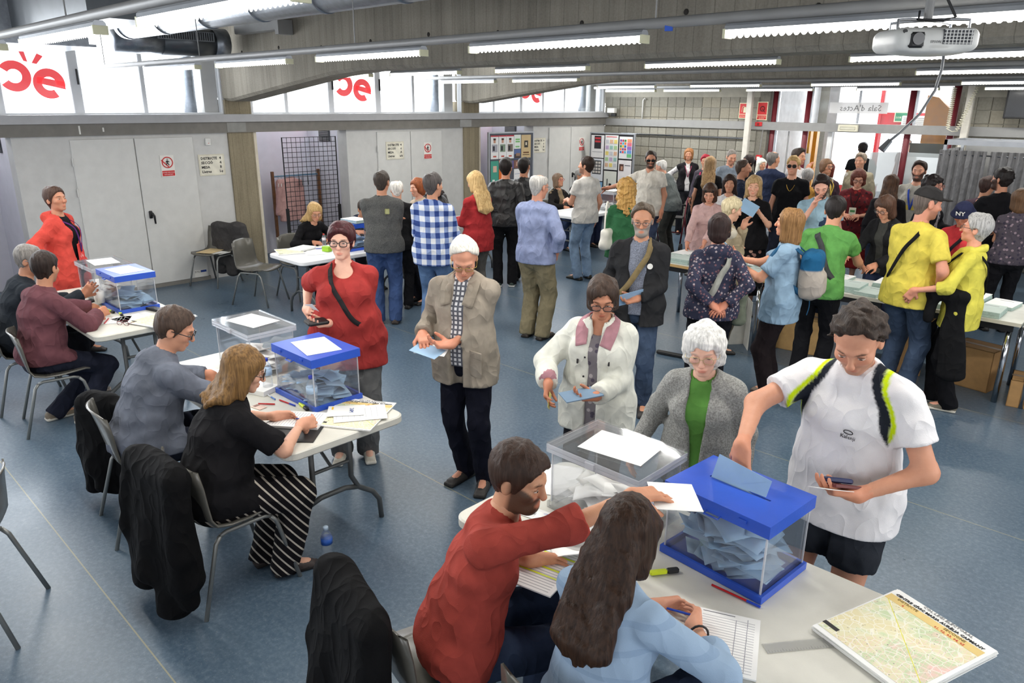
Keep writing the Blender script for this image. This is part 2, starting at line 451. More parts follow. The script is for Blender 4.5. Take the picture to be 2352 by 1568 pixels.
def hair_mat(c, c2=None):
    key = ('hair', tuple(c), c2)
    if key in _mats: return _mats[key]
    t = NT('hair'); A = lin(c); B = lin(c2) if c2 else tuple(min(1, x*1.5+0.002) for x in A[:3])+(1,)
    v = t.coord(scale=(90, 90, 5)); n = t.noise(v, 1.0, 3, 0.6); big = t.noise(t.coord(), 22, 3)
    t.base(t.mix(0.35, t.ramp(n, [(0.35, tuple(x*0.55 for x in A[:3])+(1,)), (0.62, B)]), t.ramp(big, [(0.3, A), (0.7, B)])))
    t.set(Roughness=0.5, Specular_IOR_Level=0.22); t.bump(n, 0.7, 0.006); _mats[key] = t.m; return t.m

SKIN = {'f': (222, 172, 146), 'm': (206, 152, 122), 't': (176, 120, 88), 'p': (232, 188, 168), 'd': (150, 100, 72)}
def rotm(ax, a):
    c, s = math.cos(a), math.sin(a)
    if ax == 'x': return np.array([[1, 0, 0], [0, c, -s], [0, s, c]])
    if ax == 'y': return np.array([[c, 0, s], [0, 1, 0], [-s, 0, c]])
    return np.array([[c, -s, 0], [s, c, 0], [0, 0, 1]])
def ik(S, W, a, b, hint):
    S, W = np.asarray(S, float), np.asarray(W, float); d = W-S; L = np.linalg.norm(d)
    L = max(L, 1e-6); u = d/L
    if L > (a+b)*0.995: L = (a+b)*0.995; W = S+u*L
    if L < abs(a-b)+0.02: L = abs(a-b)+0.02; W = S+u*L
    x = (a*a-b*b+L*L)/(2*L); hgt = math.sqrt(max(a*a-x*x, 0))
    h = np.asarray(hint, float); h = h-u*(h@u)
    h = nrm(h) if np.linalg.norm(h) > 1e-6 else nrm(np.cross(u, [1, 0, 0]))
    return S+u*x+h*hgt, W

ARMS = {   # right-hand wrist position (x right, y forward, z up; 1.70 m figure), elbow hint, hand direction, curl
    'down': ((0.235, 0.05, 0.86), (0.25, -1, 0), (0, 0.15, -1), 0.45),
    'pocket': ((0.205, 0.06, 0.93), (0.9, -0.7, 0), (-0.2, 0.25, -1), 0.3),
    'front': ((0.075, 0.30, 1.10), (0.6, -0.5, -1), (-0.35, 1, 0.1), 0.55),
    'low': ((0.10, 0.27, 0.97), (0.6, -0.6, -0.8), (-0.4, 1, -0.3), 0.5),
    'chest': ((0.07, 0.27, 1.27), (0.7, -0.2, -1), (-0.45, 0.6, 0.8), 0.5),
    'hip': ((0.215, -0.02, 1.0), (1, -0.55, 0.1), (-0.4, 0.8, -0.3), 0.35),
    'cross': ((-0.07, 0.20, 1.17), (0.8, -0.2, -0.8), (-1, 0.1, 0.1), 0.3),
    'back': ((0.05, -0.19, 0.99), (1, -0.6, 0), (-0.8, -0.4, -0.3), 0.5),
    'face': ((0.03, 0.20, 1.40), (0.4, 0.3, -1), (-0.25, 0.15, 1), 0.4),
    'reach': ((0.20, 0.52, 1.06), (0.5, 0, -1), (0, 1, -0.2), 0.4),
    'out': ((0.42, 0.38, 1.20), (0.3, -0.2, -1), (0.3, 1, 0.1), 0.2),
    'desk': ((0.13, 0.36, 0.80), (0.9, 0.0, -0.6), (-0.35, 1, -0.12), 0.5),
    'lap': ((0.12, 0.30, 0.66), (0.8, -0.5, 0), (-0.3, 1, -0.2), 0.4),
}
def build_hand(out, h, wrist, d, n, side, curl, size=1.0, thumb=0.7, back=None):
    """append a five-fingered hand; d = finger direction, n = palm normal, side = +1 right"""
    d = nrm(d); n = nrm(np.asarray(n)-d*(np.asarray(n)@d)); s_ = np.cross(d, n)*side   # towards the little finger when palm faces n ... thumb at -s_
    s_ = -s_
    k = size
    F = Fld(wrist+d*0.09*k-0.135*k, wrist+d*0.09*k+0.135*k, h)
    M = np.array([s_, d, n])
    F.rbox(wrist+d*0.052*k, (0.040*k, 0.050*k, 0.0145*k), M, 0.0135*k)
    F.cap(wrist+(back if back is not None else -d)*0.045*k, wrist, 0.0262*k, 0.0275*k, 0.012); F.cap(wrist, wrist+d*0.03*k, 0.0275*k, 0.024*k, 0.02)
    lens = (0.071, 0.079, 0.074, 0.058)
    for i in range(4):
        base = wrist+d*(0.096-(0.006 if i in (0, 2) else 0.0)-(0.014 if i == 3 else 0))*k+s_*(0.030-0.020*i)*k
        r = (0.0092, 0.0095, 0.0092, 0.0080)[i]*k; L = lens[i]*k; p = base-d*0.012*k; a = curl*0.75+0.05*i*curl
        fan = s_*(0.10-0.07*i)
        for seg, fr in enumerate((0.46, 0.31, 0.23)):
            q = p+nrm(d*math.cos(a)+n*math.sin(a)+fan)*(L*fr+(0.012*k if seg == 0 else 0))
            F.cap(p, q, r, r*0.93, 0.004, m=0.012); p = q; r *= 0.93; a += curl*(0.95 if seg == 0 else 0.6)
    t0 = wrist+d*0.022*k+s_*0.030*k+n*0.004; t1 = t0+nrm(d*0.55+s_*0.75+n*0.4)*0.042*k; t2 = t1+nrm(d*0.95+s_*(0.35-0.5*thumb)+n*(0.35+0.5*thumb))*0.032*k; t3 = t2+nrm(d*0.95+s_*(0.1-0.5*thumb)+n*(0.3+0.6*thumb))*0.026*k
    F.cap(t0, t1, 0.0165*k, 0.0125*k, 0.012, m=0.015); F.cap(t1, t2, 0.0120*k, 0.0105*k, 0.004, m=0.012); F.cap(t2, t3, 0.0105*k, 0.0088*k, 0.003, m=0.012)
    V, Q = F.mesh(); out.append((V, Q)); return t3

def tube_mesh(pts, r, n=8, closed=False):
    m = MB(); m.tube(pts, r, n, closed=closed); return m

def person(label, x, y, face, H=1.70, sex='m', q=1, skin='m', w=1.0, belly=0.0, bust=None, sit=0, seat=0.46, lean=0, side=0, twist=0,
           head=(0, 0, 0), arms=('down', 'down'), wR=None, wL=None, hR=None, hL=None, eR=None, eL=None, curl=None, nR=None, nL=None, feet=None, absh=None,
           hair=('short', (40, 30, 25)), beard=None, stub=0.0, glasses=None, old=0,
           top=('tee', (200, 200, 200)), inner=None, bottom=('jeans', (60, 75, 110)), shoes=(40, 38, 36), extra=(), hemz=None, shld=1.0, nk=1.0, headsc=1.0, zoff=0.0, al=1.0):
    """one human figure. x,y stand point; face = heading seen from the camera (0 towards it, 90 image right, 180 away).
    q quality: 0 far, 1 middle, 2 near."""
    s = H/1.73
    hb = (0.029, 0.023, 0.017)[q]; hc = (0.0205, 0.0158, 0.0112)[q]; hh = (0.0115, 0.0084, 0.0057)[q]; hhand = (0.0104, 0.0090, 0.0062)[q]
    bear = math.atan2(-y, -x)                       # towards the camera
    ang = (bear+R(face) if absh is None else R(absh))-math.pi/2                    # local +y is forward
    root = empty('person', (x, y, zoff), ang, label, 'person')
    ca, sa = math.cos(ang), math.sin(ang)
    def loc(p):                                     # world -> model units
        dx, dy, dz = p[0]-x, p[1]-y, p[2]-zoff
        return V3(dx*ca+dy*sa, -dx*sa+dy*ca, dz)/s
    fem = sex == 'f'
    if bust is None: bust = 1.0 if fem else 0.0
    ww = math.sqrt(w)
    # ---------------- skeleton
    hipz = 0.90 if not sit else (seat/s+0.075)
    pel = V3(0, 0, hipz)
    rtP = V3(1, 0, 0)
    def tilt(a, b): return nrm(V3(math.sin(R(b)), math.sin(R(a)), math.cos(R(a))*math.cos(R(b))))
    u1, u2, u3 = tilt(lean*0.5, side*0.5), tilt(lean*0.85, side*0.9), tilt(lean*1.12, side*1.1)
    wai = pel+u1*0.16; che = wai+u2*0.18; nb = che+u3*0.185
    rtS = rotm('z', R(-twist))@V3(1, 0, 0); rtS = nrm(rtS-u3*(rtS@u3)*0.9); fwS = nrm(np.cross(u3, rtS)); rtW = nrm(rtP+rtS); fwP = V3(0, 1, 0)
    fwW = nrm(np.cross(u2, rtW))
    sw = (0.150 if fem else 0.168)*shld*(0.8+0.2*w)
    shl = {1: nb-u3*0.070+rtS*sw, -1: nb-u3*0.070-rtS*sw}
    # head frame
    hy, hp, hr = head
    rtn = nrm(rtS-V3(0, 0, 1)*rtS[2]); Mh = np.array([rtn, nrm(np.cross([0, 0, 1], rtn)), [0, 0, 1]])
    Mh = (rotm('z', R(-hy))@rotm('x', R(-hp))@rotm('y', R(hr))).T @ Mh     # rows: right, forward, up in model space
    neckd = nrm(u3+V3(0, 0, 0.6)); hs = 0.985*headsc
    hc0 = nb+neckd*0.075*nk+Mh[2]*0.098+Mh[1]*0.022
    # arms
    A = {}
    for sd, pr_, wt, hd, eh, nn in ((1, arms[0], wR, hR, eR, nR), (-1, arms[1], wL, hL, eL, nL)):
        W, hint, dr, cu = ARMS[pr_]
        if sit and pr_ not in ('desk', 'lap'):
            W = (W[0], W[1], W[2]-(0.90-hipz))
        W = np.array(W)*[sd, 1, 1]; hint = np.array(hint)*[sd, 1, 1]; dr = np.array(dr)*[sd, 1, 1]
        if pr_ in ('down', 'hip', 'pocket', 'cross', 'chest', 'front', 'low', 'back', 'face') and (lean or side or twist):
            W = W+ (nb-V3(0, 0, hipz+0.525))*(0.8 if pr_ in ('cross', 'chest', 'face', 'front') else 0.45 if pr_ in ('low',) else 0.25)
        if wt is not None: W = loc(wt)
        if eh is not None: hint = np.array(eh)
        if hd is not None: dr = np.array(hd)
        el, W = ik(shl[sd], W, 0.275*al, 0.25*al, hint)
        fdir = nrm(W-el)
        dirh = nrm(fdir*0.35+nrm(dr)*0.65) if hd is None else nrm(dr)
        n0 = nn if nn is not None else (V3(-sd*0.9, 0.1, -0.25) if pr_ in ('down', 'pocket') else V3(-sd*0.5, 0.1, -0.8))
        A[sd] = (shl[sd], el, W, dirh, np.array(n0, float), cu if curl is None else curl)
    # legs
    Lg = {}
    for sd in (1, -1):
        hj = V3(sd*0.088*ww, 0, hipz-0.01)
        if sit: ft = V3(sd*0.11, 0.40, 0.078)
        else: ft = V3(sd*0.095, 0.0, 0.078)
        if feet is not None:
            fx = feet[0 if sd == 1 else 1]; ft = V3(fx[0], fx[1], 0.078+(fx[3] if len(fx) > 3 else 0))
            fa = R(fx[2])
        else: fa = R(8*sd)
        kn, ft = ik(hj, ft, 0.425, 0.415, V3(sd*0.12, 1, 0.15 if sit else 0))
        Lg[sd] = (hj, kn, ft, fa)
    pts = [nb, hc0, pel]+[p for a_ in A.values() for p in a_[:3]]+[p for a_ in Lg.values() for p in a_[:3]]
    # torso sections (centre, rx, ry, forward shift)
    hipr = (0.178 if fem else 0.166)*ww; wr = (0.138 if fem else 0.150)*ww; chr_ = (0.146 if fem else 0.162)*(0.4+0.6*ww)*shld
    dy = (0.120*ww, (0.102+0.05*belly)*ww, (0.110+0.02*belly)*ww)
    def torso(F, off, loose=0.0, lower=True, k=0.035, hx=0.0):
        # loose: 0 body hugging .. 1 straight hanging cloth
        wrx = wr+off; wry = dy[1]+off
        if loose:
            wrx = wrx+(max(hipr, chr_)+off-wrx)*loose*0.9; wry = wry+(max(dy[0], dy[2])+off-wry)*max(0, loose*0.9 if belly < 0.3 else 0.3)
        sh_ = fwW*0.028*belly
        if lower: F.sect(pel-V3(0, 0, 0.05), pel+V3(0, 0, 0.05), (hipr*0.93+off+hx, dy[0]*0.95+off+hx), (hipr+off+hx, dy[0]+off+hx), rtP, fwP, k)
        F.sect(pel+V3(0, 0, 0.03)+sh_*0.5, wai+sh_, (hipr+off+hx, dy[0]+off+0.02*belly+hx), (wrx, wry), rtP, fwP, k)
        F.sect(wai+sh_, che+fwS*0.005+sh_*0.4, (wrx, wry), (chr_+off, dy[2]+off), rtW, fwW, k)
        F.sect(che+fwS*0.005, nb-u3*0.055-fwS*0.012, (chr_+off, dy[2]+off), (chr_*0.84+off, 0.078+off), rtS, fwS, k)
        F.sect(nb-u3*0.055-fwS*0.012, nb-fwS*0.008, (chr_*0.74+off, 0.074+off), (0.064+off*0.7, 0.060+off*0.7), rtS, fwS, k)
        if bust:
            for sd in (1, -1): F.ell(che+u3*0.02+rtS*0.068*sd*ww+fwS*(dy[2]*0.72), (0.066*bust**0.3+off, 0.052*bust**0.5+off, 0.062*bust**0.3+off), np.array([rtS, fwS, u3]), 0.04)
        if belly > 0.2: F.ell(wai+fwW*(0.035+0.05*belly)-u2*0.02, (0.115*ww+off, 0.085+0.02*belly+off, 0.12+off), np.array([rtW, fwW, u2]), 0.05)
        for sd in (1, -1): F.cap(nb-u3*0.028-fwS*0.01, shl[sd]+u3*0.004, 0.034+off*0.7, 0.038*ww+off*0.7, 0.045)
    def arm(F, sd, off, upto=2.0, k=0.025, r0=None, flare=0.0):
        """upto 0..1 upper arm, 1..2 forearm"""
        S_, E, W = A[sd][:3]; fm = 0.90 if fem else 1.0
        ra, rb, rc, rd = 0.0455*ww*fm, 0.039*ww*fm, 0.039*ww*fm, 0.0262*fm
        f0 = min(upto, 1)
        F.cap(S_, S_+(E-S_)*f0, ra+off, ra+(rb-ra)*f0+off+flare*(upto <= 1), k)
        if upto > 1:
            f1 = min(upto-1, 1); F.cap(E, E+(W-E)*f1, rc+off, rc+(rd-rc)*f1+off+flare, k)
    def leg(F, sd, off, upto=2.0, flare=0.0, k=0.03, cloth_=False):
        hj, kn, ft = Lg[sd][:3]; f0 = min(upto, 1)
        tr = 0.086*ww*(1.04 if fem else 1); kr = (0.058 if cloth_ else 0.056)*ww
        F.cap(hj+V3(0, 0, 0.01), hj+(kn-hj)*f0, tr+off, tr+(kr-tr)*f0+off+flare*(upto <= 1), k)
        if upto > 1:
            f1 = upto-1
            if cloth_:
                e = kn+(ft-V3(0, 0, 0.03)-kn)*f1; F.cap(kn, e, kr+off, kr+(0.050-kr)*min(f1, 1)+off+flare, 0.02)
            else:
                f1 = min(f1, 1); e = kn+(ft-kn)*f1; c1 = kn+(ft-kn)*0.3*f1
                bk = nrm(np.cross(np.cross(ft-kn, [0, 1, 0]), ft-kn)) if abs(nrm(ft-kn)[1]) < 0.98 else V3(0, 0, 1)
                F.cap(kn, c1-bk*0.012, 0.054*ww+off, 0.055*ww+off, k); F.cap(c1-bk*0.012, e, 0.055*ww+off, 0.055*ww+(0.037-0.055*ww)*f1+off+flare, k)
    def bounds(ps, m): ps = np.array(ps); return ps.min(0)-m, ps.max(0)+m
    # ---------------- body: torso, neck, limbs, then head and hands in finer cells, one mesh
    sk = np.array(lin(SKIN[skin] if isinstance(skin, str) else skin)[:3])
    lo, hi = bounds(pts, 0.16); lo[2] = max(lo[2], -0.02); hi[2] = min(hi[2], hc0[2]+0.02)
    F = Fld(lo, hi, hb); torso(F, -0.007)
    for sd in (1, -1):
        arm(F, sd, -0.001); leg(F, sd, 0 if bottom[0] == 'shorts' else -0.014)
        ft, fa = Lg[sd][2], Lg[sd][3]; fd = V3(math.sin(fa), math.cos(fa), 0); F.cap(ft-V3(0, 0, 0.02), ft+fd*0.13-V3(0, 0, 0.045), 0.038, 0.028, 0.03)
    F.cap(nb-u3*0.03, hc0-Mh[2]*0.07-Mh[1]*0.015, 0.058*(0.92 if fem else 1.04), 0.050, 0.03)
    if q == 0: F.cap(hc0-Mh[2]*0.05-Mh[1]*0.01, hc0+Mh[2]*0.03-Mh[1]*0.01, 0.045, 0.05, 0.02)
    parts = [F.mesh()]; cols = [np.tile(sk, (len(parts[0][0]), 1))]
    # head
    def hp_(a, b, c): return hc0+(Mh[0]*a+Mh[1]*b+Mh[2]*c)*hs
    def hv(a, b, c): return np.array([a, b, c])*hs
    F = Fld(hc0-0.155, hc0+0.155, hh); MM = Mh
    jw = 0.93 if fem else 1.04
    F.ell(hp_(0, -0.014, 0.036), hv(0.0755, 0.094, 0.082), MM, 0.0); F.ell(hp_(0, 0.022, -0.030), hv(0.060*jw, 0.066, 0.076), MM, 0.03)
    F.ell(hp_(0, 0.030, -0.072), hv(0.046*jw, 0.048, 0.036), MM, 0.025); F.cap(hp_(-0.010, 0.066, -0.098), hp_(0.010, 0.066, -0.098), 0.017*hs*jw, 0.017*hs*jw, 0.022)
    for sd in (1, -1):
        F.ell(hp_(sd*0.042, 0.058, -0.022), hv(0.022, 0.022, 0.020), MM, 0.025)
        F.cap(hp_(sd*0.012, 0.085, 0.024), hp_(sd*0.047, 0.070, 0.024), 0.0105*hs, 0.008*hs, 0.014)
        F.ell(hp_(sd*0.032, 0.092, 0.002), hv(0.017, 0.013, 0.010), MM, 0.012, 's')
        Me = np.array([Mh[0], nrm(Mh[1]*0.95+Mh[0]*0.35*sd), Mh[2]])
        F.ell(hp_(sd*0.077, -0.012, -0.010), hv(0.010, 0.020, 0.032), Me, 0.006); F.ell(hp_(sd*0.087, -0.006, -0.006), hv(0.006, 0.010, 0.018), Me, 0.005, 's')
        F.ell(hp_(sd*0.032, 0.0735, 0.001), hv(0.0155, 0.0125, 0.0110), MM, 0.003)
    F.cap(hp_(0, 0.086, 0.012), hp_(0, 0.105, -0.028), 0.0085*hs, 0.0115*hs, 0.010); F.ell(hp_(0, 0.104, -0.033), hv(0.0165, 0.011, 0.010), MM, 0.008)
    F.ell(hp_(0, 0.084, -0.062), hv(0.024, 0.012, 0.0065), MM, 0.006); F.ell(hp_(0, 0.082, -0.073), hv(0.021, 0.012, 0.007), MM, 0.006)
    F.cap(hp_(-0.022, 0.092, -0.0675), hp_(0.022, 0.092, -0.0675), 0.0022, 0.0022, 0.003, 's')
    F.cap(nb+neckd*0.0, hc0-Mh[2]*0.06-Mh[1]*0.018, 0.054*(0.92 if fem else 1.04), 0.050*(0.92 if fem else 1.04), 0.03)
    if old: F.wob(0.0012*old, 95, 3, (0.6, 0.6, 1.3))
    if beard and beard[1] > 0: 
        F.ell(hp_(0, 0.052, -0.088), hv(0.050, 0.046, 0.036), MM, 0.012)
    hv_, hq = F.mesh(); keep = None
    L_ = (hv_-hc0)@Mh.T/hs
    hcol = np.tile(sk, (len(hv_), 1))
    X_, Y_, Z_ = L_.T
    fr = Y_ > 0.03
    def blend(mask_amount, c): hcol[:] = hcol*(1-mask_amount[:, None])+np.array(c)*mask_amount[:, None]
    blend(np.clip(1.2-((np.abs(X_)-0.04)/0.022)**2-((Z_+0.025)/0.022)**2, 0, 1)*fr*0.28, sk*[1.08, 0.68, 0.62])
    blend(np.clip(1.3-(X_/0.016)**2-((Z_+0.033)/0.014)**2, 0, 1)*fr*0.30, sk*[1.05, 0.68, 0.62])
    hairc = np.array(lin(hair[1])[:3])
    if beard:
        bm = np.clip((-0.036-Z_+np.clip((np.abs(X_)-0.03)*1.2, 0, 1))/0.010, 0, 1)*np.clip((Y_+0.012)/0.02, 0, 1)*np.clip((0.14+Z_)/0.02, 0, 1)
        lipm = np.clip(1.4-(X_/0.023)**2-((Z_+0.0675)/0.011)**2, 0, 1)*fr
        blend(np.clip(bm*(1-lipm), 0, 1)*0.92, np.array(lin(beard[0])[:3]))
    if stub: 
        bm = np.clip((-0.040-Z_)/0.012, 0, 1)*np.clip((Y_+0.01)/0.02, 0, 1); blend(bm*stub, np.array((0.07, 0.05, 0.042)))
    blend(np.clip(1.25-(X_/0.024)**2-((Z_+0.0675)/0.0115)**2, 0, 1)*(Y_ > 0.07)*(0.62 if fem else 0.42), sk*[0.92, 0.42, 0.40])
    browc = hairc*0.7 if hairc.mean() < 0.3 else hairc*0.55
    blend(np.clip(1.3-((np.abs(X_)-0.033)/0.019)**2-((Z_-0.024)/0.0055)**2, 0, 1)*fr*(0.85 if not old else 0.4), browc)
    eo = np.clip((1.15-((np.abs(X_)-0.032)/0.013)**2-((Z_+0.001)/0.0045)**2)*4, 0, 1)*(Y_ > 0.06)
    lash = np.clip((1.35-((np.abs(X_)-0.032)/0.0155)**2-((Z_-0.004)/0.0030)**2)*3, 0, 1)*(Y_ > 0.06)
    if q > 0: blend(lash*0.75, sk*0.12)
    else: blend(eo*0.6, sk*0.10)
    parts.append((hv_, hq)); cols.append(hcol)
    tips = {}
    for sd in (1, -1):
        o_ = []; tips[sd] = build_hand(o_, hhand, A[sd][2]-A[sd][3]*0.0, A[sd][3], A[sd][4], sd, A[sd][5], (0.92 if fem else 1.02), back=nrm(A[sd][1]-A[sd][2]))
        parts.append(o_[0]); hcl = np.tile(sk*[1.0, 0.90, 0.87], (len(o_[0][0]), 1)); cols.append(hcl)
    VV = []; QQ = []; of = 0
    for v_, q_ in parts: VV.append(v_); QQ.append(q_+of); of += len(v_)
    body = link('body', npmesh('body', np.concatenate(VV)*s, np.concatenate(QQ), skin_mat(), np.concatenate(cols)), root)
    # eyes
    if q > 0:
        for sd in (1, -1):
            m = MB(); c = hp_(sd*0.032, 0.0735, 0.0)*s; r = 0.0128*hs*s
            if q == 2: prof = [(r*math.sin(a)+1e-4, r*math.cos(a)) for a in np.linspace(math.pi, 0, 9)]
            else: prof = [(r*math.sin(a)+1e-4, r*math.cos(a)) for a in np.linspace(math.pi, 0, 7)]
            m.lathe(prof, n=12)
            o = m.build('eye', eye_mat(), root, True)
            fwd = Vector(Mh[1]); rot = Vector((0, 0, 1)).rotation_difference(fwd)
            o.rotation_mode = 'QUATERNION'; o.rotation_quaternion = rot; o.location = c+np.array(Mh[1])*0.0028*s; o.scale = (1.10, (0.28 if hp < 14 else 0.17), 1.0)
            # eyelid opening is a flattened lens: keep x along the head's right axis
            mx = Matrix((Vector(Mh[0]), Vector(Mh[2]), Vector(Mh[1]))).transposed(); o.rotation_quaternion = mx.to_quaternion()
    # ---------------- hair
    make_hair(root, hair, hc0, Mh, hs, hh*1.3, s, nb, u3, fwS, rtS, q, che, u2, dy[2])
    # ---------------- clothes
    def garment(name, F, mat, col=None):
        v_, q_ = F.mesh()
        if len(v_) == 0: return None
        c_ = col(v_) if col else None
        return link(name, npmesh(name, v_*s, q_, mat, c_), root)
    ctx = dict(A=A, Lg=Lg, pel=pel, wai=wai, che=che, nb=nb, u1=u1, u2=u2, u3=u3, rtS=rtS, fwS=fwS, rtW=rtW, fwW=fwW, rtP=rtP, fwP=fwP, torso=torso, arm=arm, leg=leg,
               garment=garment, s=s, root=root, hc0=hc0, Mh=Mh, hs=hs, hp=hp_, hipz=hipz, shl=shl, dy=dy, chr=chr_, hipr=hipr, wr=wr, tips=tips, sit=sit, q=q, hc=hc, bounds=bounds, loc=loc, fem=fem, ww=ww, seed=int(abs(x*1000+y*77)) % 9999)
    make_bottom(ctx, bottom)
    if inner: make_top(ctx, inner, hemz, inner_=True)
    if top: make_top(ctx, top, hemz)
    make_shoes(ctx, shoes)
    if glasses: make_glasses(ctx, glasses)
    for fn in extra: fn(ctx)
    return ctx

def eye_mat():
    if 'eye' in _mats: return _mats['eye']
    t = NT('eye'); x, y, z = t.xyz(t.coord(scale=(1, 1, 1)))
    r2 = t.math('SQRT', t.math('ADD', t.math('MULTIPLY', x, x), t.math('MULTIPLY', t.math('MULTIPLY', y, y), 0.6)))
    t.base(t.ramp(t.math('MULTIPLY', r2, 100), [(0.0, (0.01, 0.008, 0.006)), (0.55, (0.05, 0.025, 0.014)), (0.66, (0.62, 0.58, 0.54))], 'CONSTANT')); t.set(Roughness=0.15)
    _mats['eye'] = t.m; return t.m

def make_hair(root, hair, hc0, Mh, hs, h, s, nb, u3, fwS, rtS, q, che, u2, dy2):
    st, c = hair[0], hair[1]; opt = hair[2] if len(hair) > 2 else {}
    if st == 'none': return
    vol = opt.get('vol', 1.0); L = opt.get('len', 0.0)
    def P(a, b, d): return hc0+(Mh[0]*a+Mh[1]*b+Mh[2]*d)*hs
    def r3(a, b, d): return np.array([a, b, d])*hs
    lo = hc0-0.19; hi = hc0+0.19
    if L: lo = np.minimum(lo, che-np.array([0.22, 0.22, 0])); hi = np.maximum(hi, che+np.array([0.22, 0.22, 0])); lo[2] = hc0[2]-L-0.10
    F = Fld(lo, hi, h); t = 0.013*vol*(0.45 if st == 'crop' else 1)
    F.ell(P(0, -0.016, 0.038), r3(0.0755+t, 0.094+t*1.05, 0.082+t*1.25), Mh, 0)
    # clear the face, with hairline through the temples
    def face_cut(yf, zf, k=0.012):
        # plane tilted: front of it removed
        n = Mh[1]*0.80-Mh[2]*0.60
        p = P(0, yf, zf); F.plane(p, n)
    if st in ('short', 'crop', 'curlyshort', 'recede', 'bald', 'fringe', 'spiky', 'wave'):
        F.cap(P(0, -0.045, -0.02), P(0, -0.035, -0.062), 0.058*hs, 0.046*hs, 0.03)
        for sd in (1, -1): F.cap(P(sd*0.064, 0.012, 0.03), P(sd*0.069, 0.004, -0.012), 0.016*hs, 0.010*hs, 0.015)
        if st == 'fringe': F.ell(P(0, 0.055, 0.062), r3(0.066, 0.036, 0.026), Mh, 0.02)
        if st == 'wave': F.ell(P(0, 0.03, 0.105), r3(0.06, 0.065, 0.022), Mh, 0.03)
        if st == 'spiky': F.ell(P(0, 0.04, 0.115), r3(0.055, 0.05, 0.022), Mh, 0.02)
        d_ = {'recede': -0.034, 'bald': -0.034, 'crop': -0.006}.get(st, 0.0)+opt.get('rec', 0.0)
        F.plane(P(0, 0.052+d_, 0.045+(0.0 if st != 'fringe' else -0.02)), Mh[1]*0.86-Mh[2]*0.52)
        F.plane(P(0, -0.02, -0.082), -Mh[2]+Mh[1]*0.25)
        if st == 'bald': F.ell(P(0, 0.012, 0.135), r3(0.062, 0.095, 0.062), Mh, 0.01, 's')
        for sd in (1, -1): F.ell(P(sd*0.088, -0.012, -0.012), r3(0.028, 0.026, 0.034), Mh, 0.006, 's')
    elif st in ('bob', 'long', 'curly', 'afro', 'perm'):
        full = {'bob': 0.085, 'long': 0.080, 'curly': 0.10, 'afro': 0.10, 'perm': 0.095}[st]*vol
        dn = opt.get('drop', -0.10)
        F.cap(P(0, -0.035, 0.03), P(0, -0.045, dn), full*hs, full*hs*0.92, 0.03)
        for sd in (1, -1): F.cap(P(sd*0.056*vol, 0.020, 0.05), P(sd*0.068*vol, 0.005, dn), 0.034*hs, 0.030*hs, 0.03)
        if L:
            # fall of hair over the back, following the neck and shoulder blades
            p0 = P(0, -0.055, -0.03); p1 = nb-fwS*0.078+u3*0.015; d1 = np.linalg.norm(p1-p0); rest = L-d1
            p2 = che+u3*0.03-fwS*(dy2+0.042); d2 = np.linalg.norm(p2-p1); f_ = min(1, max(rest, 0.02)/d2); p2 = p1+(p2-p1)*f_; rest -= d2
            ch = [p0, p1, p2]+([p2-u2*rest-fwS*0.012+rtS*opt.get('sx', 0.0)] if rest > 0.02 else [])
            for sd in (-1.2, -0.6, 0.0, 0.6, 1.2):
                for i_ in range(len(ch)-1):
                    w0, w1 = (0.040, 0.062, 0.066, 0.052)[i_], (0.062, 0.066, 0.052, 0.04)[i_] if i_+2 < len(ch) else 0.052
                    last = i_+2 == len(ch); dz = np.array([0, 0, 0.035*abs(sd)]) if last else 0
                    F.cap(ch[i_]+rtS*w0*sd, ch[i_+1]+rtS*w1*sd+dz, (0.046, 0.036, 0.032, 0.03)[i_], 0.013 if last else (0.036, 0.032, 0.03)[i_], 0.022)
        # open the face
        z0 = opt.get('fringe', 0.052)
        F.rbox(P(0, 0.105, z0-0.11), (0.047*hs*opt.get('open', 1.0), 0.075*hs, 0.11*hs), Mh, 0.03*hs, 0.012, 's')
        F.plane(P(0, 0.100, 0.03), Mh[1])
    elif st in ('pony', 'bun'):
        F.cap(P(0, -0.045, -0.02), P(0, -0.035, -0.062), 0.058*hs, 0.046*hs, 0.03)
        for sd in (1, -1): F.cap(P(sd*0.062, 0.02, 0.04), P(sd*0.068, 0.0, -0.02), 0.018*hs, 0.014*hs, 0.015)
        F.plane(P(0, 0.060, 0.050), Mh[1]*0.86-Mh[2]*0.52)
        if st == 'bun': F.ell(P(0, -0.10, 0.06), r3(0.04, 0.035, 0.04), Mh, 0.01)
        else:
            F.cap(P(0, -0.10, 0.045), P(0, -0.145, 0.01), 0.020, 0.026, 0.01); F.cap(P(0, -0.145, 0.01), P(opt.get('px', 0.0), -0.135, -0.13-L*0.5), 0.028, 0.014, 0.01)
    if st in ('curly', 'afro', 'perm', 'curlyshort'):
        F.wob({'perm': 0.005, 'curlyshort': 0.006}.get(st, 0.011), 85, 5); F.wob({'perm': 0.002, 'curlyshort': 0.005}.get(st, 0.006), 170, 6)
    elif st == 'spiky': F.wob(0.007, 110, 5)
    else: F.wob(0.0035, 80, 5, (1, 1, 0.25)); F.wob(0.0022, 230, 8, (1, 1, 0.12))
    v_, q_ = F.mesh()
    if len(v_): link('hair', npmesh('hair', v_*s, q_, hair_mat(c, opt.get('c2'))), root)

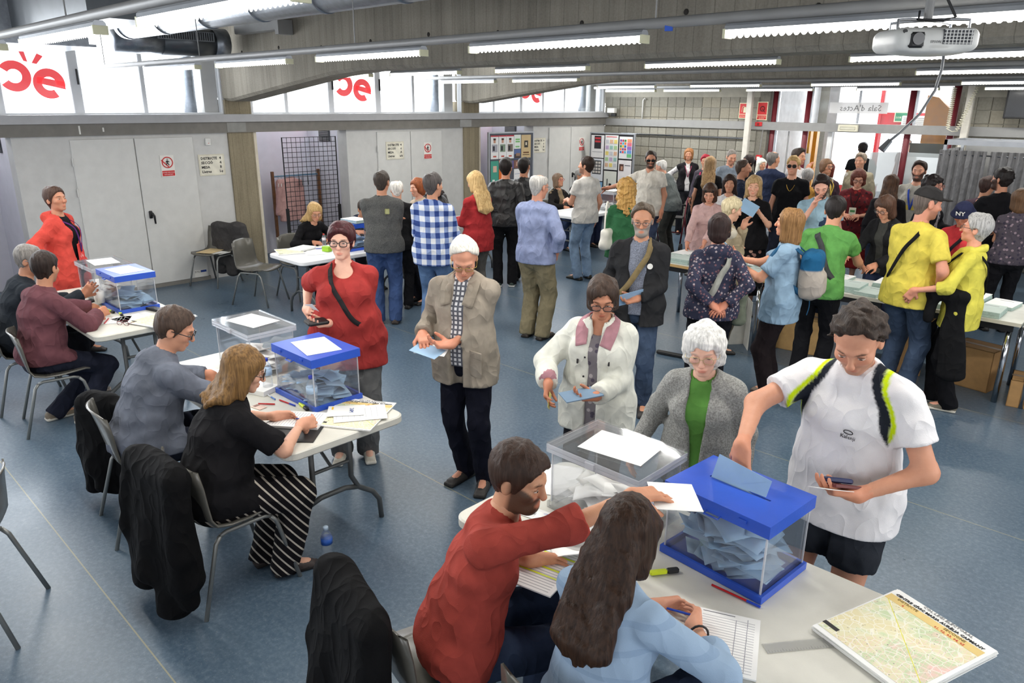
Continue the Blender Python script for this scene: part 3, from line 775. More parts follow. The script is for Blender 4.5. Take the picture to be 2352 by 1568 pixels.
def make_bottom(c, spec):
    kind, colr = spec[0], spec[1]; o = spec[2] if len(spec) > 2 else {}
    Lg, pel = c['Lg'], c['pel']; ps = [pel+V3(0, 0, 0.12)]+[p for a in Lg.values() for p in a[:3]]
    lo, hi = c['bounds'](ps, 0.19); hi[2] = pel[2]+0.13; lo[2] = 0.004
    F = Fld(lo, hi, c['hc']*1.2); off = o.get('off', 0.012); ez = o.get('ease', 0.0)
    ct = lambda: F.sect(pel-V3(0, 0, 0.04), pel+V3(0, 0, 0.10), (c['hipr']*0.96+off, c['dy'][0]*0.97+off), (c['wr']*1.03+off, c['dy'][1]+off), c['rtP'], c['fwP'], 0.03)
    up = 2.05
    if kind in ('shorts',): up = 0.70
    if kind == 'crop': up = 1.72
    if kind == 'skirt':
        ln = o.get('len', 0.5); hz = max(0.02, pel[2]-ln)
        if c['sit']:
            for sd in (1, -1): c['leg'](F, sd, off+0.02, 1.4)
        else:
            F.sect(pel+V3(0, 0, 0.05), V3(0, 0.02, hz), (c['hipr']+off, c['dy'][0]+off), (c['hipr']+off+o.get('flare', 0.06), c['dy'][0]+off+o.get('flare', 0.06)), c['rtP'], c['fwP'], 0.03)
            F.plane((0, 0, hz), (0, 0, -1))
    else:
        for sd in (1, -1): c['leg'](F, sd, off+ez, up, o.get('flare', 0.006 if up > 1 else 0.012), cloth_=True)
        for sd in (1, -1):
            hj, kn, ft = Lg[sd][:3]
            if up > 1: F.cutseg(kn, kn+(ft-V3(0, 0, 0.03)-kn)*(up-1), 0.13)
            else: F.cutseg(hj, hj+(kn-hj)*up, 0.13)
    ct()
    F.wob(o.get('wr', 0.007), 24, c['seed'], (1, 1, 1.5), 0.0015); F.wob(o.get('wr', 0.007)*0.45, 60, c['seed']+3, (1, 1, 1), 0.001)
    mk = {'jeans': 'denim'}.get(kind, o.get('mat', 'plain'))
    nm = {'jeans': 'jeans', 'shorts': 'shorts', 'skirt': 'skirt', 'stripes': 'trousers', 'crop': 'trousers'}.get(kind, 'trousers')
    c['garment'](nm, F, cloth(colr, mk, o.get('c2'), o.get('c3'), o.get('sc', 1.0)))
    c['F_bottom'] = None

def make_top(c, spec, hemz=None, inner_=False):
    """spec: (kind, colour, options)"""
    kind, colr = spec[0], spec[1]; o = spec[2] if len(spec) > 2 else {}
    A, nb, u3, fwS, rtS, che, wai, pel = (c[k] for k in ('A', 'nb', 'u3', 'fwS', 'rtS', 'che', 'wai', 'pel'))
    off = o.get('off', 0.013 if inner_ or kind in ('tee', 'knit') else 0.016)
    if kind in ('jacket', 'cardigan', 'vest', 'coat'): off = o.get('off', 0.027)-0.006
    sl = o.get('sleeve', {'tee': 0.55, 'vest': 0.0}.get(kind, 1.93)); flare = o.get('flare', 0.010 if kind == 'tee' else 0.006)
    loose = o.get('loose', {'tee': 0.75, 'knit': 0.55, 'shirt': 0.8, 'jacket': 0.9, 'cardigan': 0.8, 'vest': 0.7, 'coat': 1.0}.get(kind, 0.6))
    hem = pel[2]-(o.get('hem', {'tee': 0.06, 'knit': 0.04, 'shirt': 0.02, 'jacket': 0.08, 'cardigan': 0.08, 'coat': 0.34, 'vest': 0.02}.get(kind, 0.04)))
    if inner_: sl = o.get('sleeve', 0.0)
    ps = [nb+u3*0.09, V3(pel[0], pel[1], hem), wai, che]
    for sd in (1, -1):
        ps.append(A[sd][0])
        if sl > 0: ps.append(A[sd][0]+(A[sd][1]-A[sd][0])*min(sl, 1))
        if sl > 1: ps.append(A[sd][2])
    lo, hi = c['bounds'](ps, 0.19); hi[2] = min(hi[2], nb[2]+0.10 if not o.get('hood') else nb[2]+0.2); lo[2] = hem-0.03
    hx = 0.016 if not inner_ else 0.010; F = Fld(lo, hi, o.get('h', c['hc'])); c['torso'](F, off, loose, hx=hx)
    if hem < pel[2]-0.02 and not c['sit']:
        fl = o.get('skirtflare', 0.012)
        F.sect(pel+V3(0, 0, 0.05), V3(pel[0], pel[1]+0.005, hem-0.02), (c['hipr']+off+hx, c['dy'][0]+off+hx), (c['hipr']+off+hx+fl, c['dy'][0]+off+hx+fl), c['rtP'], c['fwP'], 0.02)
        for sd in (1, -1): F.cap(c['Lg'][sd][0], c['Lg'][sd][0]+(c['Lg'][sd][1]-c['Lg'][sd][0])*0.45, 0.086*c['ww']*1.04+off+hx*0.8, 0.074*c['ww']+off+hx*0.8, 0.03)
    if c['sit'] and o.get('lapcover', 0):
        for sd in (1, -1): c['leg'](F, sd, off+hx*0.7, 0.32)
    for sd in (1, -1):
        if sl > 0:
            S_, E, W = A[sd][:3]
            lo2, hi2 = c['bounds']([S_, E] if sl <= 1 else [S_, E, W], 0.16); i0 = [int(round((max(lo2[i], F.lo[i])-F.lo[i])/F.h)) for i in range(3)]
            sl3 = tuple(slice(i0[i], max(i0[i]+3, int(round((hi2[i]-F.lo[i])/F.h)))) for i in range(3)); shp = F.F[sl3].shape
            G = Fld(F.lo+np.array(i0)*F.h, F.lo+np.array(i0)*F.h+(np.array(shp)-1)*F.h-F.h*0.01, F.h)
            if G.F.shape != shp: G.F = np.full(shp, 0.2, f32); G.ax = [G.lo[i].astype(f32)+np.arange(shp[i]).astype(f32)*f32(F.h) for i in range(3)]
            c['arm'](G, sd, off+o.get('arm_off', 0.001), sl, flare=flare)
            if 1 < sl < 1.8: G.cap(E+(W-E)*(sl-1.06), E+(W-E)*(sl-0.99), 0.040*c['ww']+off, 0.036*c['ww']+off, 0.012)   # pushed-up sleeve
            if sl <= 1: G.cutseg(S_, S_+(E-S_)*sl, 0.14)
            else: G.cutseg(E, E+(W-E)*min(sl-1, 1.0), 0.12)
            F.comb(sl3, G.F, 0.022)
        else: F.cap(A[sd][0], A[sd][0]+(A[sd][1]-A[sd][0])*0.06, 0.05+off, 0.05+off, 0.02)
    nk = o.get('neck', {'tee': 'crew', 'knit': 'crew', 'shirt': 'collar', 'jacket': 'open', 'cardigan': 'open', 'vest': 'open', 'coat': 'open'}.get(kind, 'crew'))
    wr_ = 0.003 if inner_ else o.get('wr', 0.009); F.wob(wr_, o.get('wf', 22), c['seed']+(5 if inner_ else 0), (1, 1, 1.0), max(0.0015, off-0.017)); F.wob(wr_*0.45, 52, c['seed']+9, (1, 1, 1), 0.001)
    if o.get('hood'):
        F.cap(nb-fwS*0.085-rtS*0.05+u3*0.005, nb-fwS*0.085+rtS*0.05+u3*0.005, 0.055, 0.055, 0.03)
        for sd in (1, -1): F.cap(nb-fwS*0.06+rtS*0.07*sd, nb+fwS*0.05+rtS*0.065*sd-u3*0.03, 0.04, 0.03, 0.03)
    if nk == 'collar' or o.get('collar'):
        for sd in (1, -1):
            F.cap(nb-fwS*0.045+u3*0.020, nb+rtS*0.058*sd+u3*0.012-fwS*0.005, 0.020, 0.020, 0.012); F.cap(nb+rtS*0.058*sd+u3*0.012-fwS*0.005, nb+rtS*0.03*sd+fwS*0.075-u3*0.045, 0.020, 0.014, 0.012)
        F.cap(nb+u3*0.10-fwS*0.01, nb-u3*0.02, 0.048, 0.048, 0.006, 's')
    if nk in ('crew', 'collar', 'vneck', 'scoop', 'polo'):
        F.cap(nb+u3*0.14+fwS*0.0, nb+u3*0.022+fwS*0.006, 0.07, 0.055, 0.005, 's')
        if nk in ('vneck', 'collar', 'polo'):
            dp = o.get('vdepth', {'vneck': 0.10, 'collar': 0.055, 'polo': 0.06}[nk]); F.cap(nb+fwS*0.09+u3*0.02, nb+fwS*0.115-u3*dp, 0.045, 0.006, 0.004, 's')
        if nk == 'scoop': F.ell(nb+fwS*0.08-u3*0.015, (0.075, 0.07, 0.055), np.array([rtS, fwS, u3]), 0.006, 's')
    if nk == 'open':
        g0, g1, gz = o.get('gap', (0.05, 0.05, 0.0))      # half opening at chest, at hem
        F.cap(nb+u3*0.14, nb+u3*0.01+fwS*0.015, 0.075, 0.062, 0.006, 's')
        top_ = nb+fwS*0.10; mid = che+fwS*(c['dy'][2]+off+0.05); bot = V3(wai[0], wai[1], wai[2])+c['fwW']*(c['dy'][1]+off+0.07); bt = V3(pel[0], pel[1]+c['dy'][0]+off+0.07, hem-0.05)
        zs = np.concatenate([[top_, mid, bot, bt]])
        for a, b, r0, r1 in ((top_, mid, g0*1.05, g0), (mid, bot, g0, (g0+g1)/2), (bot, bt, (g0+g1)/2, g1)):
            if r0 > 0.004 or r1 > 0.004:
                F.sect(a, b, (max(r0, 0.004), 0.115), (max(r1, 0.004), 0.115), rtS, fwS, 0.006, 's')
        if o.get('lapel'):
            for sd in (1, -1): F.cap(nb+rtS*0.055*sd+u3*0.005-fwS*0.01, nb+rtS*(g0+0.03)*sd+fwS*0.085-u3*0.05, 0.022, 0.02, 0.01); F.cap(nb+rtS*(g0+0.03)*sd+fwS*0.085-u3*0.05, che+rtS*(g0+0.015)*sd+fwS*(c['dy'][2]+off+0.004), 0.022, 0.008, 0.012)
            F.cap(nb-fwS*0.05+u3*0.015-rtS*0.05, nb-fwS*0.05+u3*0.015+rtS*0.05, 0.024, 0.024, 0.012)
            F.cap(nb+u3*0.12, nb-u3*0.01+fwS*0.005, 0.052, 0.050, 0.004, 's')
    if not (c['sit']): F.plane((0, 0, hem), (0, 0, -1))
    else: F.plane((0, 0, max(hem, pel[2]-0.075)), (0, 0, -1))
    nm = o.get('name', {'tee': 't_shirt', 'knit': 'sweater', 'shirt': 'shirt', 'jacket': 'jacket', 'cardigan': 'cardigan', 'vest': 'vest', 'coat': 'coat'}.get(kind, 'shirt'))
    mk = o.get('mat', {'jacket': 'plain', 'knit': 'plain'}.get(kind, 'plain'))
    colf = o.get('col')
    c['garment'](nm, F, cloth(colr, 'col' if colf else mk, o.get('c2'), o.get('c3'), o.get('sc', 1.0)), (lambda v: colf(v, c)) if colf else None)

def make_shoes(c, colr):
    s = c['s']
    kind = 'shoe'
    for sd in (1, -1):
        ft, fa = c['Lg'][sd][2], c['Lg'][sd][3]; fd = V3(math.sin(fa), math.cos(fa), 0); rt = V3(fd[1], -fd[0], 0)
        g = ft[2]-0.078
        base = V3(ft[0], ft[1], g); h = (0.017, 0.013, 0.0098)[c['q']]
        F = Fld(base+fd*0.07-0.19, base+fd*0.07+0.19, h); k = 0.92 if c['fem'] else 1.0
        F.cap(base-fd*0.035+V3(0, 0, 0.04), base+fd*0.06+V3(0, 0, 0.036), 0.038*k, 0.040*k, 0.02); F.sect(base+fd*0.03+V3(0, 0, 0.028), base+fd*0.165*k+V3(0, 0, 0.022), (0.042*k, 0.04), (0.040*k, 0.026), rt, V3(0, 0, 1), 0.02)
        F.cap(base+V3(0, 0, 0.05), base+V3(0, 0, 0.085), 0.042*k, 0.042*k, 0.015); F.plane(base+V3(0, 0, 0.105), (0, 0, 1))
        F.rbox(base+fd*0.066+V3(0, 0, 0.012), (0.043*k, 0.138*k, 0.014), np.array([rt, fd, [0, 0, 1]]), 0.012, 0.004)
        F.plane(base+V3(0, 0, 0.0), (0, 0, -1))
        v_, q_ = F.mesh(); two = isinstance(colr[0], (tuple, list)); up = colr[0] if two else colr; so = colr[1] if two else tuple(int(x*0.55) for x in colr)
        cz = v_[q_][:, :, 2].mean(1)-g
        o = link('shoe', npmesh('shoe', v_*s, q_, [plain('shoe_upper', up, 0.55, bump=0.2), plain('shoe_sole', so, 0.7)], None, (cz < 0.024).astype(int)), c['root'])

def make_glasses(c, g):
    """g: dict(col, r, sun, up)"""
    col = g.get('col', (30, 28, 28)); s, hp = c['s'], c['hp']; m = MB(); up = g.get('up', 0.0); yb = 0.104 if not up else 0.075
    rx, rz = g.get('rx', 0.024), g.get('rz', 0.018); th = g.get('th', 0.0022); zc = g.get('z', 0.0)+up
    for sd in (1, -1):
        pts = [hp(sd*0.033+rx*math.copysign(abs(math.cos(a))**0.7, math.cos(a)), yb-0.006*abs(math.cos(a)*0.5+0.5*sd*math.cos(a)), zc+rz*math.copysign(abs(math.sin(a))**0.8, math.sin(a)))*s for a in np.linspace(0, 2*math.pi, 17)[:-1]]
        m.tube(pts, th, 5, closed=True)
        m.tube([hp(sd*(0.033+rx), yb-0.006, zc+0.006)*s, hp(sd*0.078, yb-0.02, zc+0.006)*s, hp(sd*0.083, -0.012, zc*0.6+0.006)*s], th*0.9, 5)
    m.tube([hp(-0.009, yb, zc+0.004)*s, hp(0, yb+0.002, zc+0.007)*s, hp(0.009, yb, zc+0.004)*s], th*0.8, 5)
    fr = m.build('glasses', plain('spectacle_frame', col, 0.35, g.get('metal', 0.0)), c['root'], True)
    lm = plain('dark_lens', (12, 12, 14), 0.12) if g.get('sun') else glassy('spectacle_lens', (250, 250, 250), 0.03)
    for sd in (1, -1):
        l = MB(); ring = [hp(sd*0.033+rx*math.copysign(abs(math.cos(a))**0.7, math.cos(a)), yb-0.003, zc+rz*math.copysign(abs(math.sin(a))**0.8, math.sin(a)))*s for a in np.linspace(0, 2*math.pi, 17)[:-1]]
        off = Vector(c['Mh'][1])*0.0015
        l.add([tuple(Vector(p)) for p in ring]+[tuple(Vector(p)+off) for p in ring], [tuple(range(16)), tuple(range(31, 15, -1))]+[(i, (i+1) % 16, 16+(i+1) % 16, 16+i) for i in range(16)])
        l.build('lens', lm, fr)

# ------------------------------------------------------------------ things worn or held
def wpt(c, p):
    """model point -> world"""
    o = c['root']; a = o.rotation_euler.z; p = np.asarray(p)*c['s']; ca, sa = math.cos(a), math.sin(a)
    return Vector((o.location.x+p[0]*ca-p[1]*sa, o.location.y+p[0]*sa+p[1]*ca, o.location.z+p[2]))
def wdir(c, d):
    a = c['root'].rotation_euler.z; ca, sa = math.cos(a), math.sin(a); return Vector((d[0]*ca-d[1]*sa, d[0]*sa+d[1]*ca, d[2]))
def smooth_path(P, n=6, closed=False):
    P = [np.asarray(p, float) for p in P]; out = []; m = len(P)
    for i in range(m if closed else m-1):
        p0, p1, p2, p3 = (P[(i-1) % m] if (closed or i > 0) else P[0]), P[i], P[(i+1) % m], (P[(i+2) % m] if (closed or i+2 < m) else P[-1])
        for k in range(n):
            t = k/n; out.append(0.5*((2*p1)+(-p0+p2)*t+(2*p0-5*p1+4*p2-p3)*t*t+(-p0+3*p1-3*p2+p3)*t**3))
    if not closed: out.append(P[-1])
    return out
def ribbon(P, w_, th, outward):
    """flat band along P (list of 3-vectors); outward(p) gives the face normal"""
    mb = MB(); n = len(P); vv = []
    for i, p in enumerate(P):
        t = nrm(P[min(i+1, n-1)]-P[max(i-1, 0)]); o = nrm(outward(p)-t*(outward(p)@t)); b = np.cross(t, o)
        vv += [tuple(p+b*w_/2+o*th/2), tuple(p-b*w_/2+o*th/2), tuple(p-b*w_/2-o*th/2), tuple(p+b*w_/2-o*th/2)]
    ff = [(i*4+k, i*4+(k+1) % 4, i*4+4+(k+1) % 4, i*4+4+k) for i in range(n-1) for k in range(4)]+[(3, 2, 1, 0), tuple(n*4-4+k for k in range(4))]
    return mb.add(vv, ff)
def strap(sd, w_=0.035, col=(40, 40, 42), off=0.03, name='shoulder_strap', back=True, front=True, hipdrop=0.0):
    """band from shoulder sd (+1 right) across to the opposite hip, worn by the figure"""
    def fn(c):
        nb, u3, rt, fw, che, wai, pel, dy = c['nb'], c['u3'], c['rtS'], c['fwS'], c['che'], c['wai'], c['pel'], c['dy']
        top = nb-u3*0.012+rt*0.085*sd; bst = 0.028 if c['fem'] else 0.0
        f = [top+u3*(off*0.5+0.012), che+u3*0.10+rt*0.075*sd+fw*(dy[2]*0.82+off), che+rt*0.02*sd+fw*(dy[2]+off+0.012+bst), wai+u3*0.03-c['rtW']*0.07*sd+c['fwW']*(dy[1]+off+0.022), pel+V3(0, 0, 0.07-hipdrop)-V3(1, 0, 0)*(c['hipr']*0.86+off)*sd+V3(0, 0.06, 0)]
        b = [top+u3*(off*0.5+0.012), che+u3*0.10+rt*0.07*sd-fw*(dy[2]*0.80+off), che+rt*0.01*sd-fw*(dy[2]+off), wai-c['rtW']*0.07*sd-c['fwW']*(dy[1]+off+0.006), pel+V3(0, 0, 0.07-hipdrop)-V3(1, 0, 0)*(c['hipr']*0.86+off)*sd-V3(0, 0.06, 0)]
        P = (b[::-1] if back else [])+(f[1:] if back else f)
        if not front: P = b
        cen = che*0.5+wai*0.5
        P = [p*c['s'] for p in smooth_path(P, 7)]
        ax = (c['che']-c['pel']); ax = ax/np.linalg.norm(ax)
        def ow(p):
            r = p/c['s']-cen; r = r-ax*(r@ax); return nrm(r)+(u3*0.9 if p[2]/c['s'] > nb[2]-0.05 else 0)
        ribbon(P, w_, 0.006, ow).build(name, cloth(col), c['root'], True)
    return fn
def lanyard(col, off=0.03, drop=0.24, badge=None, w_=0.014):
    def fn(c):
        nb, u3, rt, fw, che, dy = c['nb'], c['u3'], c['rtS'], c['fwS'], c['che'], c['dy']; bst = 0.03 if c['fem'] else 0.0
        low = nb-u3*drop+fw*(dy[2]+off+bst)
        P = [low, che+u3*0.08+rt*0.045+fw*(dy[2]*0.92+off+bst), nb-u3*0.015+rt*0.066+fw*0.02, nb+u3*0.012-fw*(0.055+off*0.5), nb-u3*0.015-rt*0.066+fw*0.02, che+u3*0.08-rt*0.045+fw*(dy[2]*0.92+off+bst), low]
        P = [p*c['s'] for p in smooth_path(P, 6)]; cen = che+u3*0.05
        ribbon(P, w_, 0.004, lambda p: nrm(p/c['s']-cen)).build('lanyard', cloth(col), c['root'], True)
        if badge:
            o = MB().cbox((0, 0, -0.06), (0.085, 0.006, 0.115), 0, 0.003).build('name_badge', plain('badge', badge, 0.4), c['root']); o.location = (low+fw*0.008)*c['s']; o.rotation_euler = (0, 0, math.atan2(rt[1], rt[0]))
            MB().cbox((0, -0.004 if False else 0.004, -0.05), (0.06, 0.003, 0.03)).build('print', plain('badge_print', (70, 140, 80), 0.5), o)
    return fn
def hand_frame(c, sd, fwd=0.09):
    S_, E, W, d, n, cu = c['A'][sd]; d = nrm(d); n = nrm(n-d*(n@d)); return wpt(c, W+d*fwd+n*0.022), wdir(c, d), wdir(c, n)
def held(c, sd, mb, name, mat, label, cat, fwd=0.10, rot=None, up=None, lift=0.0, smooth=False, nofs=0.0):
    """put a mesh built with x = across, y = along the fingers, z = palm normal into hand sd"""
    p, d, n = hand_frame(c, sd, fwd); s_ = d.cross(n)
    M = Matrix((s_, d, n)).transposed().to_4x4()
    if rot is not None: M = M @ rot.to_4x4()
    o = mb.build(name, mat, None, smooth); o.matrix_world = Matrix.Translation(p+n*nofs+Vector((0, 0, lift))) @ M; return tag(o, label, cat)
def backpack(c, label, cols, low=0.0, one=False):
    nb, u3, rt, fw, che, wai, dy = c['nb'], c['u3'], c['rtS'], c['fwS'], c['che'], c['wai'], c['dy']; cen = che-u3*(0.06+low)-fw*(dy[2]+0.085)
    F = Fld(cen-0.28, cen+0.28, 0.016); M = np.array([rt, fw, u3]); F.rbox(cen-fw*0.015, (0.155, 0.085, 0.215), M, 0.07); F.rbox(cen-u3*0.08-fw*0.085, (0.125, 0.05, 0.11), M, 0.045, 0.02); F.wob(0.008, 28, 4)
    v_, q_ = F.mesh(); L_ = (v_-cen)@M.T
    e = empty('backpack', c['root'].location, c['root'].rotation_euler.z, label, 'backpack')
    cA, cB = np.array(lin(cols[0])[:3]), np.array(lin(cols[1])[:3]); col = np.where((L_[:, 2] > 0.06)[:, None], cA, cB)
    link('pack', npmesh('pack', v_*c['s'], q_, cloth(cols[1], 'col'), col), e)
    for sd in (1, -1):
        P = [cen+u3*0.17+rt*0.06*sd+fw*0.05, nb-u3*0.02+rt*0.09*sd+fw*0.0, che+u3*0.06+rt*0.11*sd+fw*(dy[2]*0.7+0.03), che-u3*0.06+rt*0.14*sd+fw*(dy[2]*0.35+0.02), cen-u3*0.15+rt*0.12*sd+fw*0.03]
        P[1] = P[1]+u3*0.03
        ribbon([p*c['s'] for p in smooth_path(P, 6)], 0.05, 0.01, lambda p: nrm(p/c['s']-che)+u3*0.4).build('shoulder_strap', cloth(cols[0]), e, True)
    ribbon([p*c['s'] for p in smooth_path([cen-u3*0.16-fw*0.02, cen-u3*0.28-fw*0.03+rt*0.02, cen-u3*0.36-fw*0.02]) ], 0.022, 0.006, lambda p: -fw).build('loose_strap', cloth(cols[0]), e, True)
    return e
def soft_bag(label, cat, name, p, size, rz, mat, strap_pts=None, strap_mat=None, h=0.016, seed=3):
    F = Fld((-size[0]-0.05, -size[1]-0.05, -size[2]-0.05), (size[0]+0.05, size[1]+0.05, size[2]+0.05), h); F.rbox((0, 0, 0), size, np.eye(3), min(size)*0.8); F.ell((0, 0, -size[2]*0.35), (size[0]*1.08, size[1]*1.12, size[2]*0.65), None, 0.03); F.wob(0.008, 30, seed)
    v_, q_ = F.mesh(); e = empty(name, p, R(rz), label, cat); link('bag_body', npmesh('bag_body', v_, q_, mat), e)
    if strap_pts: MB().tube([tuple(q) for q in smooth_path(strap_pts, 6)], 0.010, 8).build('handle', strap_mat or mat, e, True)
    return e
# ------------------------------------------------------------------ surface materials
def floor_mat():
    t = NT('linoleum'); v = t.coord('Generated', (1, 1, 1)); v = t.coord('Object')
    a = t.noise(v, 1.1, 5, 0.62); b = t.noise(v, 38, 4, 0.7); c = t.noise(t.coord('Object', (3, 3, 3)), 2.3, 4, 0.7)
    col = t.mix(t.math('MULTIPLY', b, 0.8), t.ramp(a, [(0.3, lin((62, 82, 102))), (0.7, lin((86, 106, 124)))]), t.ramp(b, [(0.35, lin((54, 73, 92))), (0.66, lin((112, 128, 140)))]))
    col = t.mix(t.math('MULTIPLY', t.math('GREATER_THAN', t.noise(v, 90, 3, 0.75), 0.64), 0.30), col, lin((170, 170, 158)))
    x, y, z = t.xyz(v)
    seam = t.math('LESS_THAN', t.math('ABSOLUTE', t.math('SUBTRACT', t.math('MODULO', t.math('ADD', y, 101.13+0.0), 2.0), 0.0+1.0-1.0)), 0.007)
    col = t.mix(t.math('MULTIPLY', seam, 0.7), col, lin((150, 145, 110)))
    t.base(col); t.l(t.ramp(a, [(0.3, (0.26, 0.26, 0.26)), (0.7, (0.38, 0.38, 0.38))]), t.b.inputs['Roughness']); t.set(Specular_IOR_Level=0.5)
    return t.m
def concrete_mat(name, c, board='x', k=1.0):
    t = NT(name); v = t.coord(); sc = {'x': (9, 9, 0.5), 'z': (7, 7, 0.5)}[board]
    st = t.noise(t.coord(scale=sc), 1.0, 5, 0.7); big = t.noise(v, 1.6, 4); gr = t.noise(v, 60, 4, 0.7)
    A = lin(c); sh = lambda q: tuple(x*q for x in A[:3])+(1,)
    col = t.mix(0.5, t.ramp(st, [(0.32, sh(0.42)), (0.68, sh(1.4))]), t.ramp(big, [(0.3, sh(0.66)), (0.7, sh(1.25))]))
    bx = t.math('FRACT', t.math('MULTIPLY', t.xyz(v)[0 if board == 'x' else 1], 6.6)); groove = t.math('LESS_THAN', bx, 0.035)
    col = t.mix(t.math('MULTIPLY', groove, 0.7), col, sh(0.35)); col = t.mix(0.25, col, t.ramp(gr, [(0.35, sh(0.6)), (0.6, sh(1.2))]))
    t.base(col); t.set(Roughness=0.9, Specular_IOR_Level=0.2); t.bump(t.math('SUBTRACT', t.math('ADD', st, t.math('MULTIPLY', gr, 0.3)), t.math('MULTIPLY', groove, 0.5)), 0.5, 0.02); return t.m
FLOOR = floor_mat()
CONC = concrete_mat('board_marked_concrete', (150, 144, 132)); CONC_COL = concrete_mat('column_concrete', (150, 140, 118), 'z'); SLAB = concrete_mat('slab_concrete', (150, 146, 138))
WHITE = plain('white_wall_paint', (206, 206, 204), 0.75, var=0.03, bump=0.05); DOORP = plain('white_door_paint', (214, 214, 211), 0.45, var=0.025)
GREYM = plain('grey_painted_steel', (144, 144, 143), 0.5, var=0.04); GREYB = plain('grey_band_paint', (128, 125, 119), 0.7, var=0.05, bump=0.1)
ALU = plain('aluminium', (176, 180, 186), 0.4, 0.6, 0.05); GALV = plain('galvanised_steel', (150, 156, 164), 0.35, 0.8, 0.10, scale=20)
BLOCKS = [plain('concrete_block', c_, 0.92, var=0.08, bump=0.35, bscale=130, scale=30) for c_ in ((142, 139, 128), (150, 147, 136), (134, 131, 121), (146, 141, 127))]
MORTAR = plain('mortar', (172, 168, 155), 0.95, bump=0.2); REDP = plain('oxblood_paint', (112, 34, 44), 0.45, var=0.08)
BLK = plain('black_plastic', (24, 24, 26), 0.5); REDS = plain('sign_red', (205, 40, 44), 0.5, var=0.02); SIGNW = plain('sign_white', (236, 234, 228), 0.55, var=0.02); CREAM = plain('photoluminescent_cream', (226, 224, 190), 0.5, var=0.02)
DARKT = plain('print_black', (32, 30, 32), 0.6); LAMP = emit('lit_tube', (255, 252, 244), 9.0); CHROME = plain('chrome', (205, 208, 214), 0.15, 1.0, 0.02)
GLASS = glassy('window_glass', (240, 246, 250), 0.03); FROST = glassy('frosted_glass', (196, 204, 206), 0.62, 0.5)
XW = -10.42; YB = 13.65
# ------------------------------------------------------------------ floor, slab, unseen walls
struct(MB().box((-12.2, -5.2, -0.12), (5.2, 24, 0)).build('floor', FLOOR))
struct(MB().box((-12.2, -5.2, 3.40), (5.2, 13.9, 3.6)).build('ceiling', SLAB))
struct(MB().box((5.0, -5.2, 0), (5.2, 13.9, 3.4)).build('wall_right', WHITE))
_m = MB().box((-12.2, -5.2, 0), (5.2, -5.0, 1.2)); _m.box((-12.2, -5.2, 2.9), (5.2, -5.0, 3.4)); struct(_m.build('wall_front', WHITE))
# ------------------------------------------------------------------ window wall, lower part: white walls with door recesses
walls = [(-5.2, 0.55, 0.95), (0.95, 0.95, 2.32)]
def lower_wall(y0, y1, name):
    m = MB().box((XW-0.25, y0, 0), (XW, y1, 2.06)); return struct(m.build(name, WHITE))
for _y0, _y1 in ((2.32, 4.95), (6.92, 9.42), (11.32, YB)): lower_wall(_y0, _y1, 'wall_left')
for _y0, _y1 in ((0.95, 2.32), (5.37, 6.92), (9.83, 11.32)):           # alcoves
    m = MB().box((-11.75, _y0-0.2, 0), (-11.6, _y1+0.2, 2.2)); m.box((-11.6, _y0-0.15, 0), (XW, _y0, 2.06)); m.box((-11.6, _y1, 0), (XW-0.25, _y1+0.15, 2.06))
    struct(m.build('wall_alcove', plain('alcove_lit_tint', (216, 216, 226), 0.8, var=0.02)))  # wall white brightened towards lavender; the alcove's light is put into the colour
    v_ = empty('air_vent', (-11.05, _y1-0.004, 1.83), 0, None, None)
    MB().box((-0.16, -0.012, 0), (0.16, 0.0, 0.2)).build('frame', plain('vent_dark', (70, 72, 78), 0.6), v_)
    sm_ = MB().box((-0.14, -0.026, -0.004), (0.14, -0.010, 0.006)).mesh('slat', GREYM)
    for k_ in range(7): link('slat', sm_, v_, (0, 0, 0.022+0.026*k_))
    tag(v_, {2.32: 'slatted grey air vent near the left picture edge above the red coat', 6.92: 'slatted grey air vent high in the alcove behind the black mesh panel', 11.32: 'slatted grey air vent high above the pinned poster board'}[_y1], 'vent')
for _y0 in (0.55, 4.95, 9.42):                                          # concrete columns
    m = MB().box((XW-0.3, _y0, 0), (XW+0.03, _y0+0.38, 2.47)); struct(m.build('column', CONC_COL))
    struct(MB().box((XW-0.1, _y0+0.38, 0), (XW+0.015, _y0+0.43, 2.03)).build('trim_1', plain('cream_trim', (214, 206, 188), 0.6)))
struct(MB().box((XW-0.25, -5.0, 2.03), (XW+0.06, YB, 2.175)).build('trim_2', GREYB))          # grey band
struct(MB().box((XW-0.30, -5.0, 2.175), (XW+0.11, YB+0.0, 2.278)).build('trim_3', plain('sill_paint', (180, 181, 184), 0.5, var=0.03)))        # sill ledge
for _y in (4.93, 9.30): struct(MB().box((XW+0.055, _y, 2.04), (XW+0.066, _y+0.28, 2.165)).build('trim_4', plain('clear_tape', (150, 150, 146), 0.25)))
for _y, _l in ((3.05, 0.10), (3.32, 0.05)): struct(MB().cbox((XW+0.064, _y, 2.10), (0.006, 0.018, _l)).build('trim_5', SIGNW))
